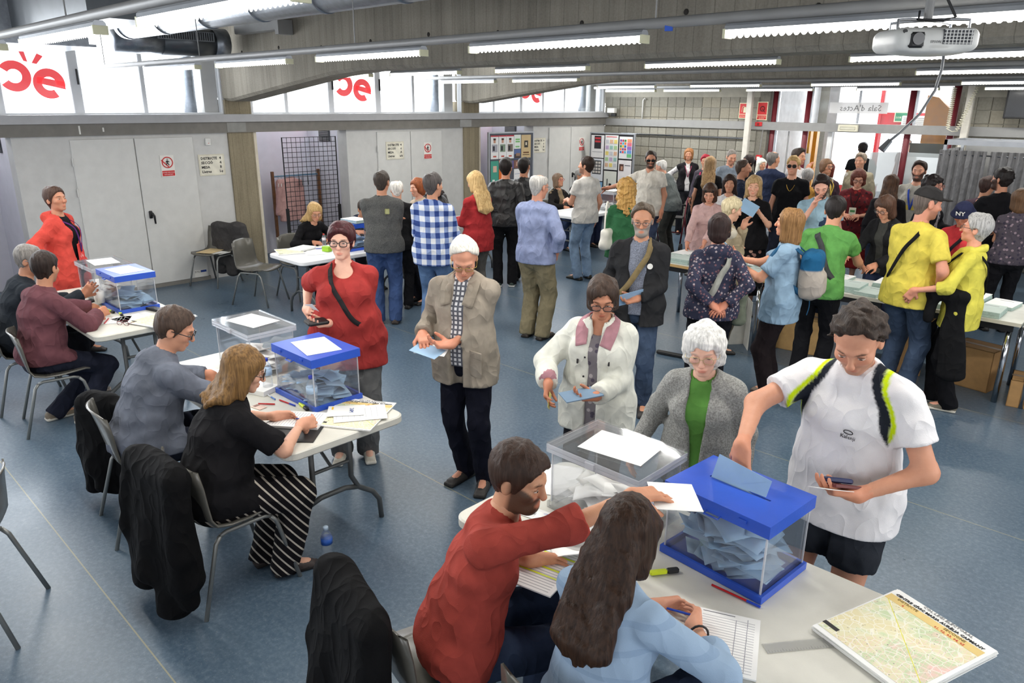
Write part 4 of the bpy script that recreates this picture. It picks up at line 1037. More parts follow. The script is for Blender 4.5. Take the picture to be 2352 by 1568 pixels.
# doors (two leaves each, flush, with hinges, handle)
def door(n, y0, ym, y1):
    d = empty('door_%d' % n, (XW, 0, 0)); struct(d)
    for a, b in ((y0, ym-0.006), (ym+0.006, y1)):
        lf = MB().cbox((0.014, (a+b)/2, 1.02), (0.03, b-a, 1.93), 0, 0.006).build('door_leaf', DOORP, d)
    MB().box((0.0, y0-0.03, 0.0), (0.022, y1+0.03, 0.055)).build('threshold', GREYB, d)
    for z in (0.35, 1.35, 1.72):
        MB().bar((0.034, y0-0.004, z-0.05), (0.034, y0-0.004, z+0.05), 0.011, 8).build('hinge', DOORP, d)
    hd = MB().cbox((0.04, ym+0.075, 1.0), (0.03, 0.045, 0.10), 0, 0.012).build('handle_plate', BLK, d, True)
    MB().tube([(0.055, ym+0.075, 1.02), (0.085, ym+0.078, 1.02), (0.09, ym+0.10, 0.98), (0.085, ym+0.105, 0.88)], [0.017, 0.017, 0.015, 0.011], 8).build('handle', BLK, hd, True)
    return d
for n_, a_, b_, c_ in ((1, 2.93, 3.68, 4.44), (2, 7.50, 8.19, 8.89), (3, 11.78, 12.47, 13.13)): door(n_, a_, b_, c_)
# maker's plate on the first door
m = MB().box((0, 4.24, 0.06), (0.003, 4.41, 0.16)); o_ = tag(m.build('maker_plate', SIGNW, None, loc=(XW+0.031, 0, 0)), 'small white and blue maker plate low on the double door', 'plate')
MB().box((0.003, 4.33, 0.125), (0.004, 4.41, 0.155)).build('blue_bar', plain('print_blue', (40, 70, 150)), o_)
text_part('lettering', 'DYLO', 0.035, DARKT, o_, (0.004, 4.245, 0.125), (R(90), 0, R(90)))
# ------------------------------------------------------------------ high windows
WFR = plain('bloom_pale_frame', (226, 229, 233), 0.5, var=0.02)  # frame colour paled to carry the bloom of the daylight behind it
def bay_window(n, y0, y1, mulls):
    wn = empty('window_%d' % n, (XW-0.08, 0, 0)); struct(wn)
    for a, b in ((y0, y0+0.06), (y1-0.06, y1)): MB().box((-0.05, a, 2.278), (0.06, b, 3.4)).build('window_frame', WFR, wn)
    MB().box((-0.05, y0, 2.278), (0.05, y1, 2.30)).build('window_frame', WFR, wn)
    ms = sorted(mulls); edges = [y0+0.06]
    for y, wd in ms:
        mu = MB().cbox((0, y, 2.84), (0.09, wd, 1.12), 0, 0.008).build('mullion', WFR, wn); edges += [y-wd/2, y+wd/2]
        if wd > 0.09: MB().cbox((0.055, y+0.03, 2.72), (0.03, 0.022, 0.18), 0, 0.006).build('window_latch', BLK, mu)
    edges.append(y1-0.06)
    for a, b in zip(edges[::2], edges[1::2]):
        if b-a > 0.05: MB().box((-0.012, a, 2.30), (-0.004, b, 3.4)).build('pane', GLASS, wn)
    return wn
bay_window(1, 0.95, 4.99, [(1.2, 0.12), (2.28, 0.12), (3.12, 0.12), (3.91, 0.06)])
bay_window(2, 5.33, 9.47, [(5.935, 0.06), (6.71, 0.10), (7.60, 0.11), (8.33, 0.06)])
bay_window(3, 9.80, YB, [(10.25, 0.06), (11.0, 0.08), (11.64, 0.06), (12.3, 0.05)])
bay_window(4, -5.0, 0.55, [(-3.6, 0.1), (-2.2, 0.1), (-0.8, 0.1)])
for k_, _y in enumerate((4.80, 9.18, 13.35)):                      # grey down-duct and white jamb beside each column
    struct(MB().box((XW-0.34, _y-0.07, 2.278), (XW-0.14, _y+0.13, 3.4)).build('window_jamb', WHITE))
    MB().lathe([(0.085, 0), (0.085, 0.75), (0.075, 0.8), (0.075, 1.12)], n=20).build('drain_duct', GALV, None, True, (XW-0.24, _y-0.22, 2.278))
for o in list(C.objects):
    if o.name.startswith('drain_duct'): tag(o, {'drain_duct': 'round galvanised duct standing in the leftmost high window', 'drain_duct.001': 'round galvanised duct standing in the middle high window', 'drain_duct.002': 'round galvanised duct standing in the farthest high window'}[o.name], 'duct')
# red film letters stuck on the panes
RED_FILM = plain('red_window_film', (240, 92, 96), 0.6, var=0.02); RED_FILM.node_tree.nodes['Principled BSDF'].inputs['Emission Color'].default_value = lin((240, 70, 76)); RED_FILM.node_tree.nodes['Principled BSDF'].inputs['Emission Strength'].default_value = 0.55  # film glows by its own emission in place of daylight shining through
def arc_band(m, cy, cz, r0, r1, a0, a1, n=28):
    pts = [(cy+r1*math.cos(a), cz+r1*math.sin(a)) for a in np.linspace(R(a0), R(a1), n)]+[(cy+r0*math.cos(a), cz+r0*math.sin(a)) for a in np.linspace(R(a1), R(a0), n)]
    for i in range(n-1):
        m.add([(0, *pts[i]), (0, *pts[i+1]), (0, *pts[2*n-2-i]), (0, *pts[2*n-1-i])], [(0, 1, 2, 3)]); m.add([(0.002, *pts[i]), (0.002, *pts[i+1]), (0.002, *pts[2*n-2-i]), (0.002, *pts[2*n-1-i])], [(3, 2, 1, 0)])
def film(yc, label, s_=1.0):
    d = empty('window_lettering', (XW-0.088, yc, 2.58), 0, label, 'lettering')
    m = MB(); arc_band(m, -0.16, 0.13, 0.078, 0.172, -145, 145); m.build('reversed_letter_c', RED_FILM, d)
    m = MB(); arc_band(m, 0.19, 0.055, 0.078, 0.172, -12, 300); m.prism([(0.06, 0.06), (0.36, -0.01), (0.35, 0.08), (0.07, 0.13)], 0.002, 'x'); m.build('letter_e', RED_FILM, d)
    MB().prism([(-0.08, 0.42), (-0.02, 0.41), (0.0, 0.29), (-0.04, 0.30)], 0.002, 'x').build('accent_stroke', RED_FILM, d)
    MB().prism([(0.04, 0.28), (0.09, 0.27), (0.17, 0.36), (0.11, 0.39)], 0.002, 'x').build('accent_stroke', RED_FILM, d)
film(2.66, 'red film letters on the leftmost high window pane'); film(7.14, 'red film letters on the middle window, partly behind the sloping beam'); film(11.32, 'tip of red film letters on the farthest window below the beam')
# ------------------------------------------------------------------ concrete beams
def beam(y0, y1, tip):
    prof = [(-10.62, 2.47), (-10.2, 2.45), (-7.75, 2.74), (-7.1, 2.78), (5.0, 2.78), (5.0, 3.4), (-10.62, 3.4)]
    ch = 0.035
    m = MB().prism([(p[0], p[1]+(0.0 if i > 4 else ch)) for i, p in enumerate(prof)], y1-y0, 'y', (0, y0, 0))
    lo = prof[:5]; n = len(lo)
    vv = [(x, y0, z+ch) for x, z in lo]+[(x, y0+ch, z) for x, z in lo]+[(x, y1-ch, z) for x, z in lo]+[(x, y1, z+ch) for x, z in lo]
    ff = [(k*n+i, k*n+i+1, (k+1)*n+i+1, (k+1)*n+i) for k in range(3) for i in range(n-1)]
    m.add(vv, ff)
    b = struct(m.build('beam', CONC))
    hole = MB().lathe([(0.022, 0), (0.012, 0.006)], n=10).mesh('tie_hole', plain('tie_hole_dark', (50, 46, 42), 0.9))
    for k_ in range(10):
        h_ = link('tie_hole', hole, b, (-9.75+0.95*k_, y0-0.001, 3.06+0.02*math.sin(k_*2.1))); h_.rotation_euler = (R(90), 0, 0)
    return b
beam(4.95, 5.31, 0); beam(9.42, 9.78, 1); beam(13.78, 14.1, 2)
# ------------------------------------------------------------------ back wall of concrete blocks
def block_wall(x0, x1, name, cols):
    base = struct(MB().box((x0, YB+0.012, 0), (x1, YB+0.18, 2.78)).build(name, MORTAR))
    L, Hh = 0.40, 0.20
    m = MB()
    for s_ in (0, 1): m.cbox((-0.0985+0.197*s_, 0.0, 0), (0.193, 0.05, 0.189), 0, 0.004)
    m.box((-0.196, 0.0, -0.094), (0.196, 0.02, 0.094))
    ms = [m.mesh('concrete_block', b_) for b_ in BLOCKS]
    n = int(round((x1-x0)/L)); r_ = random.Random(3)
    for i in range(n):
        for j in range(13):
            zc = 0.1+j*Hh
            if zc > 2.7: continue
            link('concrete_block', r_.choice(ms), base, (x0+L*(i+0.5), YB+0.012+r_.uniform(-0.002, 0.002), zc))
    return base
block_wall(-10.42, -6.82, 'wall_back', 9); block_wall(-3.42, -0.62, 'wall_back', 7)
struct(MB().box((-0.62, YB, 0), (5.2, YB+0.2, 2.8)).build('wall_back', BLOCKS[0]))
struct(MB().box((-6.82, YB+0.0, 0), (-6.62, YB+0.18, 2.78)).build('wall_back', BLOCKS[2]))
struct(MB().box((-10.42, YB-0.05, 2.015), (5.0, YB+0.03, 2.158)).build('trim_6', GREYM))       # grey steel rail across
struct(MB().box((-12.2, YB, 2.78), (5.2, YB+0.2, 3.4)).build('wall_back', CONC))
struct(MB().bar((-9.9, YB-0.06, 1.85), (-7.0, YB-0.06, 1.85), 0.016, 10).build('trim_7', CHROME))                 # picture rail
# upright steel posts
for x_, lb in ((-6.93, 'trim_8'), (-3.29, 'trim_9')): struct(MB().cbox((x_, YB-0.16, 1.39), (0.105, 0.09, 2.78), 0, 0.01).build(lb, plain('off_white_steel', (212, 208, 198), 0.5)))
# glazed entrance: oxblood columns, panes, open doorway
for k_, x_ in enumerate((-6.55, -5.92, -4.19, -3.55)): struct(MB().lathe([(0.052, 0), (0.052, 2.9)], n=18).build('pillar', REDP, None, True, (x_, YB+0.10, 0)))
glz = empty('window_5', (0, YB+0.10, 0)); struct(glz)
for a, b in ((-6.5, -5.97), (-5.87, -5.05), (-5.05, -4.24), (-4.14, -3.6)):
    MB().box((a, -0.006, 2.16), (b, 0.004, 2.78)).build('pane', GLASS, glz); MB().box((a, -0.02, 2.16), (a+0.03, 0.02, 2.78)).build('window_frame', ALU, glz)
for a, b, z0, z1, mt in ((-6.5, -5.97, 0.0, 2.02, GLASS), (-4.14, -3.6, 1.72, 2.02, GLASS), (-4.14, -3.6, 0.0, 1.72, FROST), (-5.98, -5.78, 0.0, 1.62, FROST)): MB().box((a, -0.006, z0), (b, 0.004, z1)).build('pane', mt, glz)
MB().box((-6.5, -0.02, 0.0), (-6.46, 0.02, 2.0)).build('window_frame', ALU, glz); MB().box((-5.50, -0.03, 0), (-5.42, 0.03, 2.02)).build('window_frame', plain('white_frame', (225, 226, 226), 0.5), glz)
MB().box((-6.24, -0.015, 0), (-6.22, 0.015, 2.0)).build('window_frame', GREYM, glz)
dr5 = empty('door_5', (-4.26, YB+0.12, 0), R(62)); struct(dr5); MB().box((-0.62, -0.006, 0.05), (0, 0.006, 1.72)).build('door_leaf', FROST, dr5); MB().bar((-0.56, -0.05, 0.85), (-0.56, -0.05, 1.3), 0.012).build('handle', CHROME, dr5)
# ------------------------------------------------------------------ entrance hall beyond the glass
struct(MB().box((-12.2, 13.9, 3.2), (5.2, 17.5, 3.4)).build('ceiling', plain('hall_ceiling', (225, 225, 225), 0.8)))
struct(MB().box((-6.95, 14.2, 0), (-6.75, 17.2, 3.2)).build('wall_hall', plain('hall_white', (232, 232, 232), 0.7)))
struct(MB().box((-6.75, 16.2, 0), (-6.48, 16.35, 3.2)).build('wall_hall', BLOCKS[1]))
for y_ in (14.6, 14.9): struct(MB().box((-6.30, y_, 0), (-6.18, y_+0.12, 2.02)).build('pillar', plain('ochre_paint', (214, 150, 40), 0.5)))
struct(MB().box((-6.32, 15.6, 0), (-6.12, 15.8, 3.2)).build('pillar', plain('hall_white', (232, 232, 232), 0.7)))
HRED = plain('hall_red', (196, 44, 50), 0.6); struct(MB().box((-6.40, 18.95, 1.90), (-4.6, 19.1, 2.31)).build('wall_hall', HRED)); struct(MB().box((-6.46, 18.9, 0.0), (-6.40, 19.1, 3.2)).build('pillar', HRED))
struct(MB().box((-6.40, 18.97, 2.31), (-4.6, 19.08, 3.2)).build('wall_hall', plain('hall_white', (232, 232, 232), 0.7)))
struct(MB().prism([(-4.80, 1.75), (-4.28, 1.75), (-4.28, 2.32), (-4.60, 2.62), (-4.80, 2.66)], 0.10, 'y', (0, 16.6, 0)).build('wall_hall', plain('hall_orange_panel', (198, 132, 52), 0.6, var=0.1)))
struct(MB().box((-4.92, 16.4, 1.50), (-4.30, 16.48, 1.76)).build('trim_10', plain('hall_noticeboard', (70, 72, 60), 0.6)))
struct(MB().box((-4.40, 16.75, 0), (-3.2, 16.9, 3.2)).build('wall_hall', BLOCKS[2]))
o_ = MB().cbox((0, 0, 0), (0.7, 0.5, 0.75), 0, 0.02).build('reception_desk', plain('desk_red', (205, 50, 50), 0.5)); o_.location = (-6.25, 17.6, 0.38); tag(o_, 'red reception desk front seen through the open entrance door', 'desk')
MB().box((-0.36, -0.26, 0.375), (0.36, 0.26, 0.41)).build('desk_top', SIGNW, o_)
o_ = MB().cbox((0, 0, 0), (0.42, 0.05, 0.30), 0, 0.01).build('computer_monitor', BLK); o_.location = (-6.10, 17.6, 1.06); tag(o_, 'black computer monitor on the reception desk beyond the entrance', 'monitor')
MB().box((-0.02, -0.02, -0.25), (0.02, 0.02, -0.14)).build('stand', BLK, o_); MB().box((-0.12, -0.08, -0.26), (0.12, 0.08, -0.245)).build('base', BLK, o_)
# ------------------------------------------------------------------ lamps: aluminium conduit lines with louvred fluorescent units
LOUV = plain('lamp_louvre', (240, 240, 236), 0.35, 0.2, 0.01)
LOUV.node_tree.nodes['Principled BSDF'].inputs['Emission Color'].default_value = (1, 0.99, 0.95, 1); LOUV.node_tree.nodes['Principled BSDF'].inputs['Emission Strength'].default_value = 3.5
def lamp_meshes():
    L = 1.18
    h = MB().prism([(-0.029, 0.0), (0.029, 0.0), (0.026, 0.016), (0.016, 0.026), (-0.016, 0.026), (-0.026, 0.016)], L, 'x', (-L/2, 0, 0)).mesh('housing', ALU)
    tb = MB().bar((-L/2+0.02, 0, -0.004), (L/2-0.02, 0, -0.004), 0.014, 10).mesh('tube', LAMP)
    lv = MB(); n = 38
    for sgn in (-1, 1):
        for i in range(n):
            x0 = -L/2+L*i/n; x1 = x0+L/n
            pts = [(x0, 0.0), (x1, 0.0)]+[(x0+(x1-x0)*(0.5+0.5*math.cos(a)), -0.012-0.020*math.sin(a)) for a in np.linspace(0, math.pi, 6)]
            lv.add([(p[0], sgn*0.029, p[1]) for p in pts], [tuple(range(len(pts))) if sgn < 0 else tuple(range(len(pts)-1, -1, -1))])
    for i in range(n+1):
        x0 = -L/2+L*i/n; lv.add([(x0, -0.029, 0), (x0, 0.029, 0), (x0, 0.024, -0.02), (x0, -0.024, -0.02)], [(0, 1, 2, 3)])
    lv = lv.mesh('louvre', LOUV)
    ec = MB().box((0, -0.032, -0.034), (0.012, 0.032, 0.004)).mesh('end_cap', plain('lamp_end_cap', (214, 212, 180), 0.5)); return L, h, tb, lv, ec
LL, mh_, mt_, ml_, me_ = lamp_meshes()
LNAME = {1.26: 'nearest lamp line at top left', 3.10: 'second lamp line in front of the first beam', 5.62: 'lamp line just behind the first beam', 7.95: 'lamp line in front of the second beam', 10.9: 'lamp line just behind the second beam', 12.7: 'farthest lamp line by the block wall'}
ORD = ['leftmost', 'second', 'third', 'fourth', 'fifth', 'sixth', 'seventh', 'eighth', 'ninth', 'tenth']
def lamp(x, y, z, label, grp):
    e = empty('fluorescent_lamp', (x, y, z), 0, label, 'lamp', grp)
    link('housing', mh_, e); link('tube', mt_, e); link('louvre', ml_, e); link('end_cap', me_, e, (-LL/2-0.006, 0, 0)); link('end_cap', me_, e, (LL/2-0.006, 0, 0))
    l = area('lamp_glow', (0, 0, -0.05), (0, 0, 0), LL, 0.09, 17, (1.0, 0.98, 0.93)); l.parent = e
    return e
for y_, z_, xs_, cond in ((1.26, 2.76, (-7.72, -6.04, -4.36, -2.68), (-9.6, 4.5)), (3.10, 2.755, (-8.2, -6.6, -5.97, -4.37, -2.745, -1.14, 0.5, 2.1), (-9.9, 4.5)),
                       (5.62, 2.775, (-8.45, -6.85, -5.10, -3.28, -1.57, 0.1), (-9.9, 4.5)), (7.95, 2.765, (-8.67, -7.12, -1.84, -0.2), (-9.9, 4.5)),
                       (10.9, 2.745, (-7.9, -6.05, -4.1, -2.2), (-9.9, 4.5)), (12.7, 2.715, (-9.1, -7.72, -6.02, -4.13, -2.35), (-10.0, 4.5))):
    if y_ == 3.10: xs_ = (-7.55, -5.96, -4.365, -2.745, -1.14, 0.5)
    c_ = MB().tube([(cond[0], 0, 0), (cond[1], 0, 0)], 0.024, 12).build('conduit', GREYM, None, True, (0, y_, z_+0.05)); tag(c_, 'grey round conduit carrying the '+LNAME[y_], 'conduit')
    x_ = cond[0]+0.6
    while x_ < 4: MB().bar((x_, 0, 0), (x_, 0, 3.4-z_-0.05), 0.004, 5).build('hanger_wire', GREYM, c_); x_ += 2.4
    for k_, q_ in enumerate(xs_): lamp(q_, y_, z_, ORD[k_]+' louvred fluorescent lamp of the '+LNAME[y_], 'louvred fluorescent lamps')
o_ = MB().cbox((0, 0, 0), (0.035, 0.012, 0.045), 0.2).build('tape_tag', plain('blue_tape', (40, 90, 200), 0.5)); o_.location = (-2.02, 3.09, 2.79); tag(o_, 'scrap of blue tape hanging from the lamp conduit', 'tape')
# ------------------------------------------------------------------ ventilation ducts at top left
d_ = empty('ventilation_duct', (0, 0, 0), 0, 'large round galvanised duct with ring joints under the ceiling', 'duct')
MB().tube([(-9.2, 3.35, 3.24), (4.0, 3.55, 3.24)], 0.145, 24).build('pipe', GALV, d_, True)
for k_ in range(14):
    x_ = -9.1+0.95*k_; MB().tube([(x_-0.02, 3.35+0.015*(x_+9.2), 3.24), (x_+0.02, 3.35+0.015*(x_+9.2), 3.24)], 0.152, 24).build('ring_joint', GALV, d_, True)
d_ = empty('air_diffuser_duct', (0, 0, 0), 0, 'short round duct with a long slotted outlet beside the window', 'duct')
MB().tube([(-9.85, 3.95, 3.15), (-9.85, 4.72, 3.15)], 0.17, 28).build('pipe', plain('dark_galvanised', (92, 96, 100), 0.35, 0.7), d_, True); MB().tube([(-9.85, 4.60, 3.15), (-9.85, 4.78, 3.15)], 0.185, 28).build('ring_joint', GALV, d_, True)
MB().tube([(-9.85, 3.4, 3.15), (-9.85, 3.96, 3.15)], 0.165, 24).build('neck', GALV, d_, True)
for y_ in (3.6, 4.5): MB().bar((-9.85, y_, 3.2), (-9.85, y_, 3.4), 0.008, 6).build('hanger_rod', GREYM, d_)
fr_ = MB().cbox((-9.67, 4.2, 3.21), (0.05, 0.70, 0.11), 0).build('outlet_frame', GALV, d_)
sl_ = MB().cbox((0, 0, 0), (0.012, 0.010, 0.09)).mesh('slot', plain('slot_dark', (40, 42, 44), 0.7))
for k_ in range(24): link('slot', sl_, fr_, (-9.644, 3.88+0.028*k_, 3.21))
m = MB().box((-9.9, 1.9, 2.98), (-8.6, 2.75, 3.4)); o_ = tag(m.build('ventilation_unit', GALV), 'boxy grey sheet metal ventilation unit in the top left corner', 'ventilation')
MB().box((-9.95, 1.85, 2.955), (-8.55, 2.8, 2.98)).build('flange', GALV, o_); MB().box((-8.6, 2.1, 3.05), (-6.5, 2.6, 3.38)).build('plenum', plain('dark_galvanised', (92, 96, 100), 0.35, 0.7), o_)
for x_ in (-9.7, -8.8): MB().bar((x_, 1.95, 2.9), (x_, 1.95, 3.4), 0.006, 6).build('threaded_rod', GREYM, o_)
MB().bar((-10.0, 1.9, 2.90), (-8.5, 1.9, 2.90), 0.012, 6).build('support_rail', GREYM, o_)
o_ = tag(MB().box((-9.6, 4.80, 3.26), (-8.45, 4.93, 3.30)).build('cable_tray', GREYM), 'grey cable tray fixed beside the first concrete beam', 'tray'); MB().box((-8.5, 4.75, 3.2), (-8.42, 4.94, 3.36)).build('end_plate', GREYM, o_); MB().box((-9.6, 4.80, 3.30), (-8.45, 4.83, 3.36)).build('side_flange', GREYM, o_)
# ------------------------------------------------------------------ projector
pj = empty('projector', (-0.88, 2.90, 2.66), R(44), 'white ceiling projector with dark lens and vent grille', 'projector')
pj.scale = (0.87, 0.87, 0.87); PW = plain('projector_white', (214, 214, 210), 0.4)
F_ = Fld((-0.2, -0.18, -0.08), (0.2, 0.18, 0.08), 0.008); F_.rbox((0, 0, 0), (0.158, 0.115, 0.042), np.eye(3), 0.03); F_.ell((0, -0.02, -0.035), (0.15, 0.10, 0.022), None, 0.01)
v_, q_ = F_.mesh(); link('body', npmesh('body', v_, q_, PW), pj)
MB().cbox((-0.085, -0.112, -0.004), (0.062, 0.02, 0.056), 0, 0.012).build('lens_cover', BLK, pj); MB().tube([(-0.085, -0.122, 0), (-0.085, -0.126, 0)], 0.022, 20).build('lens', plain('lens_glass', (16, 20, 26), 0.08), pj)
gr_ = MB().cbox((0.065, -0.112, 0.008), (0.108, 0.012, 0.052)).build('vent_grille', plain('vent_dark', (70, 72, 78), 0.6), pj)
for k_ in range(8): MB().cbox((0.018+0.0135*k_, -0.119, 0.008), (0.003, 0.006, 0.052)).build('grille_bar', PW, gr_)
for k_ in range(5): MB().cbox((0.065, -0.1185, -0.014+0.0115*k_), (0.108, 0.006, 0.0025)).build('grille_bar', PW, gr_)
MB().tube([(-0.132, -0.104, 0.026), (-0.132, -0.112, 0.026)], 0.008, 12).build('sensor', BLK, pj); text_part('lettering', 'EPSON', 0.013, plain('print_grey', (120, 120, 120)), pj, (-0.035, -0.117, -0.014), (R(90), 0, 0))
MB().tube([(0, 0, 0.07), (0, 0, 0.85)], 0.016, 12).build('pole', GREYM, pj); br_ = MB(); 
for a in ((-0.14, -0.06), (0.12, -0.08), (-0.1, 0.08), (0.13, 0.07)): br_.tube([(0, 0, 0.075), (a[0]*0.6, a[1]*0.6, 0.075), (a[0], a[1], 0.07), (a[0], a[1], 0.03)], 0.006, 6)
br_.build('bracket', CHROME, pj); MB().tube([(0.03, 0, 0.2), (0.09, -0.03, 0.085), (0.03, -0.06, 0.068), (-0.05, -0.03, 0.075), (-0.02, 0.03, 0.11)], 0.005, 6).build('cable_loop', BLK, pj)
MB().tube([(0.085, 0.0, -0.03), (0.088, 0, -0.10), (0.075, 0, -0.18), (0.03, 0, -0.27), (-0.04, 0, -0.345), (-0.07, 0, -0.372)], 0.0055, 8).build('cable', plain('cable_grey', (110, 112, 114), 0.5), pj, True)
MB().tube([(-0.07, 0, -0.372), (-0.10, 0, -0.41)], [0.011, 0.016], 8).build('plug', CHROME, pj)
# ------------------------------------------------------------------ wall signs
def prohibition(y, z, label):
    d = empty('prohibition_sign', (XW+0.034, y, z), 0, label, 'sign')
    MB().box((0, -0.09, -0.14), (0.004, 0.09, 0.14)).build('plate', SIGNW, d); MB().box((0.004, -0.082, -0.132), (0.006, 0.082, -0.062)).build('red_panel', REDS, d)
    m = MB(); m.tube([(0.005, 0.068*math.cos(a), 0.045+0.068*math.sin(a)) for a in np.linspace(0, 2*math.pi, 25)[:-1]], 0.007, 6, closed=True); m.build('red_ring', REDS, d)
    MB().cbox((0.007, 0, 0.045), (0.003, 0.014, 0.13)).build('red_bar', REDS, d).rotation_euler = (R(45), 0, 0)
    m = MB(); m.tube([(0.006, 0.0, 0.072), (0.006, 0.0, 0.04)], 0.009, 6); m.tube([(0.006, 0, 0.042), (0.006, 0.02, 0.008)], 0.006, 6); m.tube([(0.006, 0, 0.042), (0.006, -0.02, 0.012)], 0.006, 6); m.tube([(0.006, 0.004, 0.065), (0.006, 0.026, 0.05)], 0.005, 6); m.tube([(0.006, -0.004, 0.065), (0.006, -0.022, 0.045)], 0.005, 6); m.tube([(0.006, 0.003, 0.082), (0.006, 0.003, 0.092)], 0.009, 6); m.build('walking_figure', DARKT, d)
    for k, tx in enumerate(('NOMES PERSONAL', 'AUTORITZAT')): text_part('lettering', tx, 0.019, SIGNW, d, (0.0065, 0, -0.092-0.026*k), (R(90), 0, R(90)), 'CENTER')
prohibition(4.06, 1.62, 'no entry sign with red ring on the nearest white double door'); prohibition(8.555, 1.65, 'no entry sign with red ring on the middle white double door'); prohibition(12.82, 1.63, 'no entry sign with red ring on the farthest white door')
def district(y, z, rows, label):
    d = empty('polling_sign', (XW+0.006, y, z), 0, label, 'sign')
    MB().box((0, -0.185, -0.145), (0.003, 0.185, 0.145)).build('plastic_sleeve', plain('plastic_sleeve', (222, 218, 200), 0.2), d); MB().cbox((0.004, 0, 0), (0.002, 0.33, 0.255)).build('sheet', plain('ivory_paper', (232, 228, 212), 0.7), d)
    for k, (a, b) in enumerate(rows):
        text_part('lettering', a, 0.049, DARKT, d, (0.0055, -0.152, 0.075-0.06*k), (R(90), 0, R(90)), font_bold=0.0016); text_part('lettering', b, 0.049, DARKT, d, (0.0055, 0.125, 0.075-0.06*k), (R(90), 0, R(90)), 'CENTER', font_bold=0.0016)
district(4.68, 1.60, (('DISTRICTE', '4'), ('SECCIÓ', '4'), ('MESA', 'B'), ('Lletres', 'l-z')), 'ivory polling sign for section 4 table B beside the concrete column')
_d2 = district; 
def shift_signs():
    district(7.845, 1.68, (('DISTRICTE', '4'), ('SECCIÓ', '6'), ('MESA', 'A'), ('Lletres', 'a-k')), 'ivory polling sign for table A on the middle white door'); district(11.5, 1.645, (('DISTRICTE', '4'), ('SECCIÓ', '6'), ('MESA', 'B'), ('Lletres', 'l-z')), 'small ivory polling sign to the right of the pinned poster board')
shift_signs()
for o in list(C.objects):
    if o.name == 'polling_sign.001': o.location.x = XW+0.034
o_ = tag(MB().cbox((0, 0, 0), (0.03, 0.075, 0.095), 0, 0.006).build('alarm_sensor', plain('white_plastic', (224, 224, 220), 0.5)), 'small white alarm sensor box above the first polling sign', 'sensor'); o_.location = (XW+0.02, 4.655, 1.915); MB().cbox((0.017, 0, -0.02), (0.004, 0.008, 0.008)).build('indicator', REDS, o_)
def wall_sign_y(name, x, z, w_, h_, label, kind):
    d = empty(name, (x, YB-0.02, z), 0, label, 'sign'); MB().box((-w_/2, -0.004, -h_/2), (w_/2, 0, h_/2)).build('plate', CREAM, d)
    MB().box((-w_/2+0.015, -0.006, -h_*0.20), (w_/2-0.015, -0.004, h_/2-0.015)).build('red_field', REDS, d); MB().box((-w_/2+0.015, -0.006, -h_/2+0.015), (w_/2-0.015, -0.004, -h_*0.24)).build('red_caption', REDS, d)
    if kind == 'ext':
        m = MB(); m.prism([(-0.02, -0.035), (0.035, -0.035), (0.035, 0.05), (0.02, 0.07), (-0.005, 0.07), (-0.02, 0.05)], -0.002, 'y', (0, -0.006, 0)); m.tube([(0.0, -0.008, 0.075), (-0.02, -0.008, 0.085), (-0.045, -0.008, 0.06), (-0.05, -0.008, -0.02)], 0.005, 6); m.build('extinguisher_symbol', CREAM, d)
        text_part('lettering', 'EXTINTOR', 0.034, CREAM, d, (0, -0.0065, -0.112), (R(90), 0, 0), 'CENTER')
    else:
        m = MB(); m.tube([(0.04*math.cos(a), -0.008, 0.04+0.04*math.sin(a)) for a in np.linspace(0, 2*math.pi, 19)[:-1]], 0.012, 6, closed=True); m.tube([(0.0, -0.008, 0.04), (0.05, -0.008, -0.02)], 0.008, 6); m.build('hose_symbol', plain('sign_dark_red', (120, 20, 24), 0.5), d)
        for k, tx in enumerate(('BOCA D\'INCENDI', 'EQUIPADA')): text_part('lettering', tx, 0.022, CREAM, d, (0, -0.0065, -0.112-0.026*k), (R(90), 0, 0), 'CENTER')
    return d
wall_sign_y('extinguisher_sign', -7.10, 2.35, 0.225, 0.285, 'red and cream fire extinguisher sign high on the block wall', 'ext'); wall_sign_y('fire_hose_sign', -6.74, 2.35, 0.21, 0.33, 'red fire hose sign right of the white post', 'hose')
o_ = empty('fire_siren', (-6.77, YB-0.03, 2.115), 0, 'small red fire siren below the hose sign', 'siren'); MB().cbox((0, -0.02, 0.0), (0.14, 0.05, 0.075), 0, 0.015).build('housing', REDS, o_); MB().tube([(0, -0.045, 0), (0, -0.055, 0)], 0.022, 14).build('speaker', plain('sign_dark_red', (120, 20, 24), 0.5), o_)
o_ = empty('fire_call_point', (-6.70, YB-0.03, 1.50), 0, 'red fire alarm call point low beside the white post', 'alarm'); MB().cbox((0, -0.015, 0), (0.11, 0.05, 0.11), 0, 0.01).build('housing', REDS, o_); MB().cbox((0, -0.042, 0.0), (0.06, 0.004, 0.05)).build('window', SIGNW, o_); MB().bar((0.0, -0.01, 0.05), (0.02, -0.01, 0.52), 0.008).build('conduit', GREYM, o_)
o_ = empty('wall_floodlight', (-10.15, YB-0.12, 2.30), 0, 'small white wall lamp with black bracket in the far corner', 'lamp'); MB().cbox((0, 0, 0.02), (0.20, 0.10, 0.10), 0, 0.01).build('housing', plain('white_plastic', (224, 224, 220), 0.5), o_); MB().cbox((0.04, 0.02, -0.07), (0.12, 0.06, 0.06), 0, 0.01).build('bracket', BLK, o_)
o_ = tag(MB().tube([(-9.41, YB-0.04, 2.16), (-9.41, YB-0.04, 2.53), (-9.38, YB-0.04, 2.57), (-9.35, YB-0.03, 2.55)], 0.014, 8).build('wall_pipe', plain('white_plastic', (224, 224, 220), 0.5), None, True), 'thin white bent pipe on the far block wall', 'pipe')
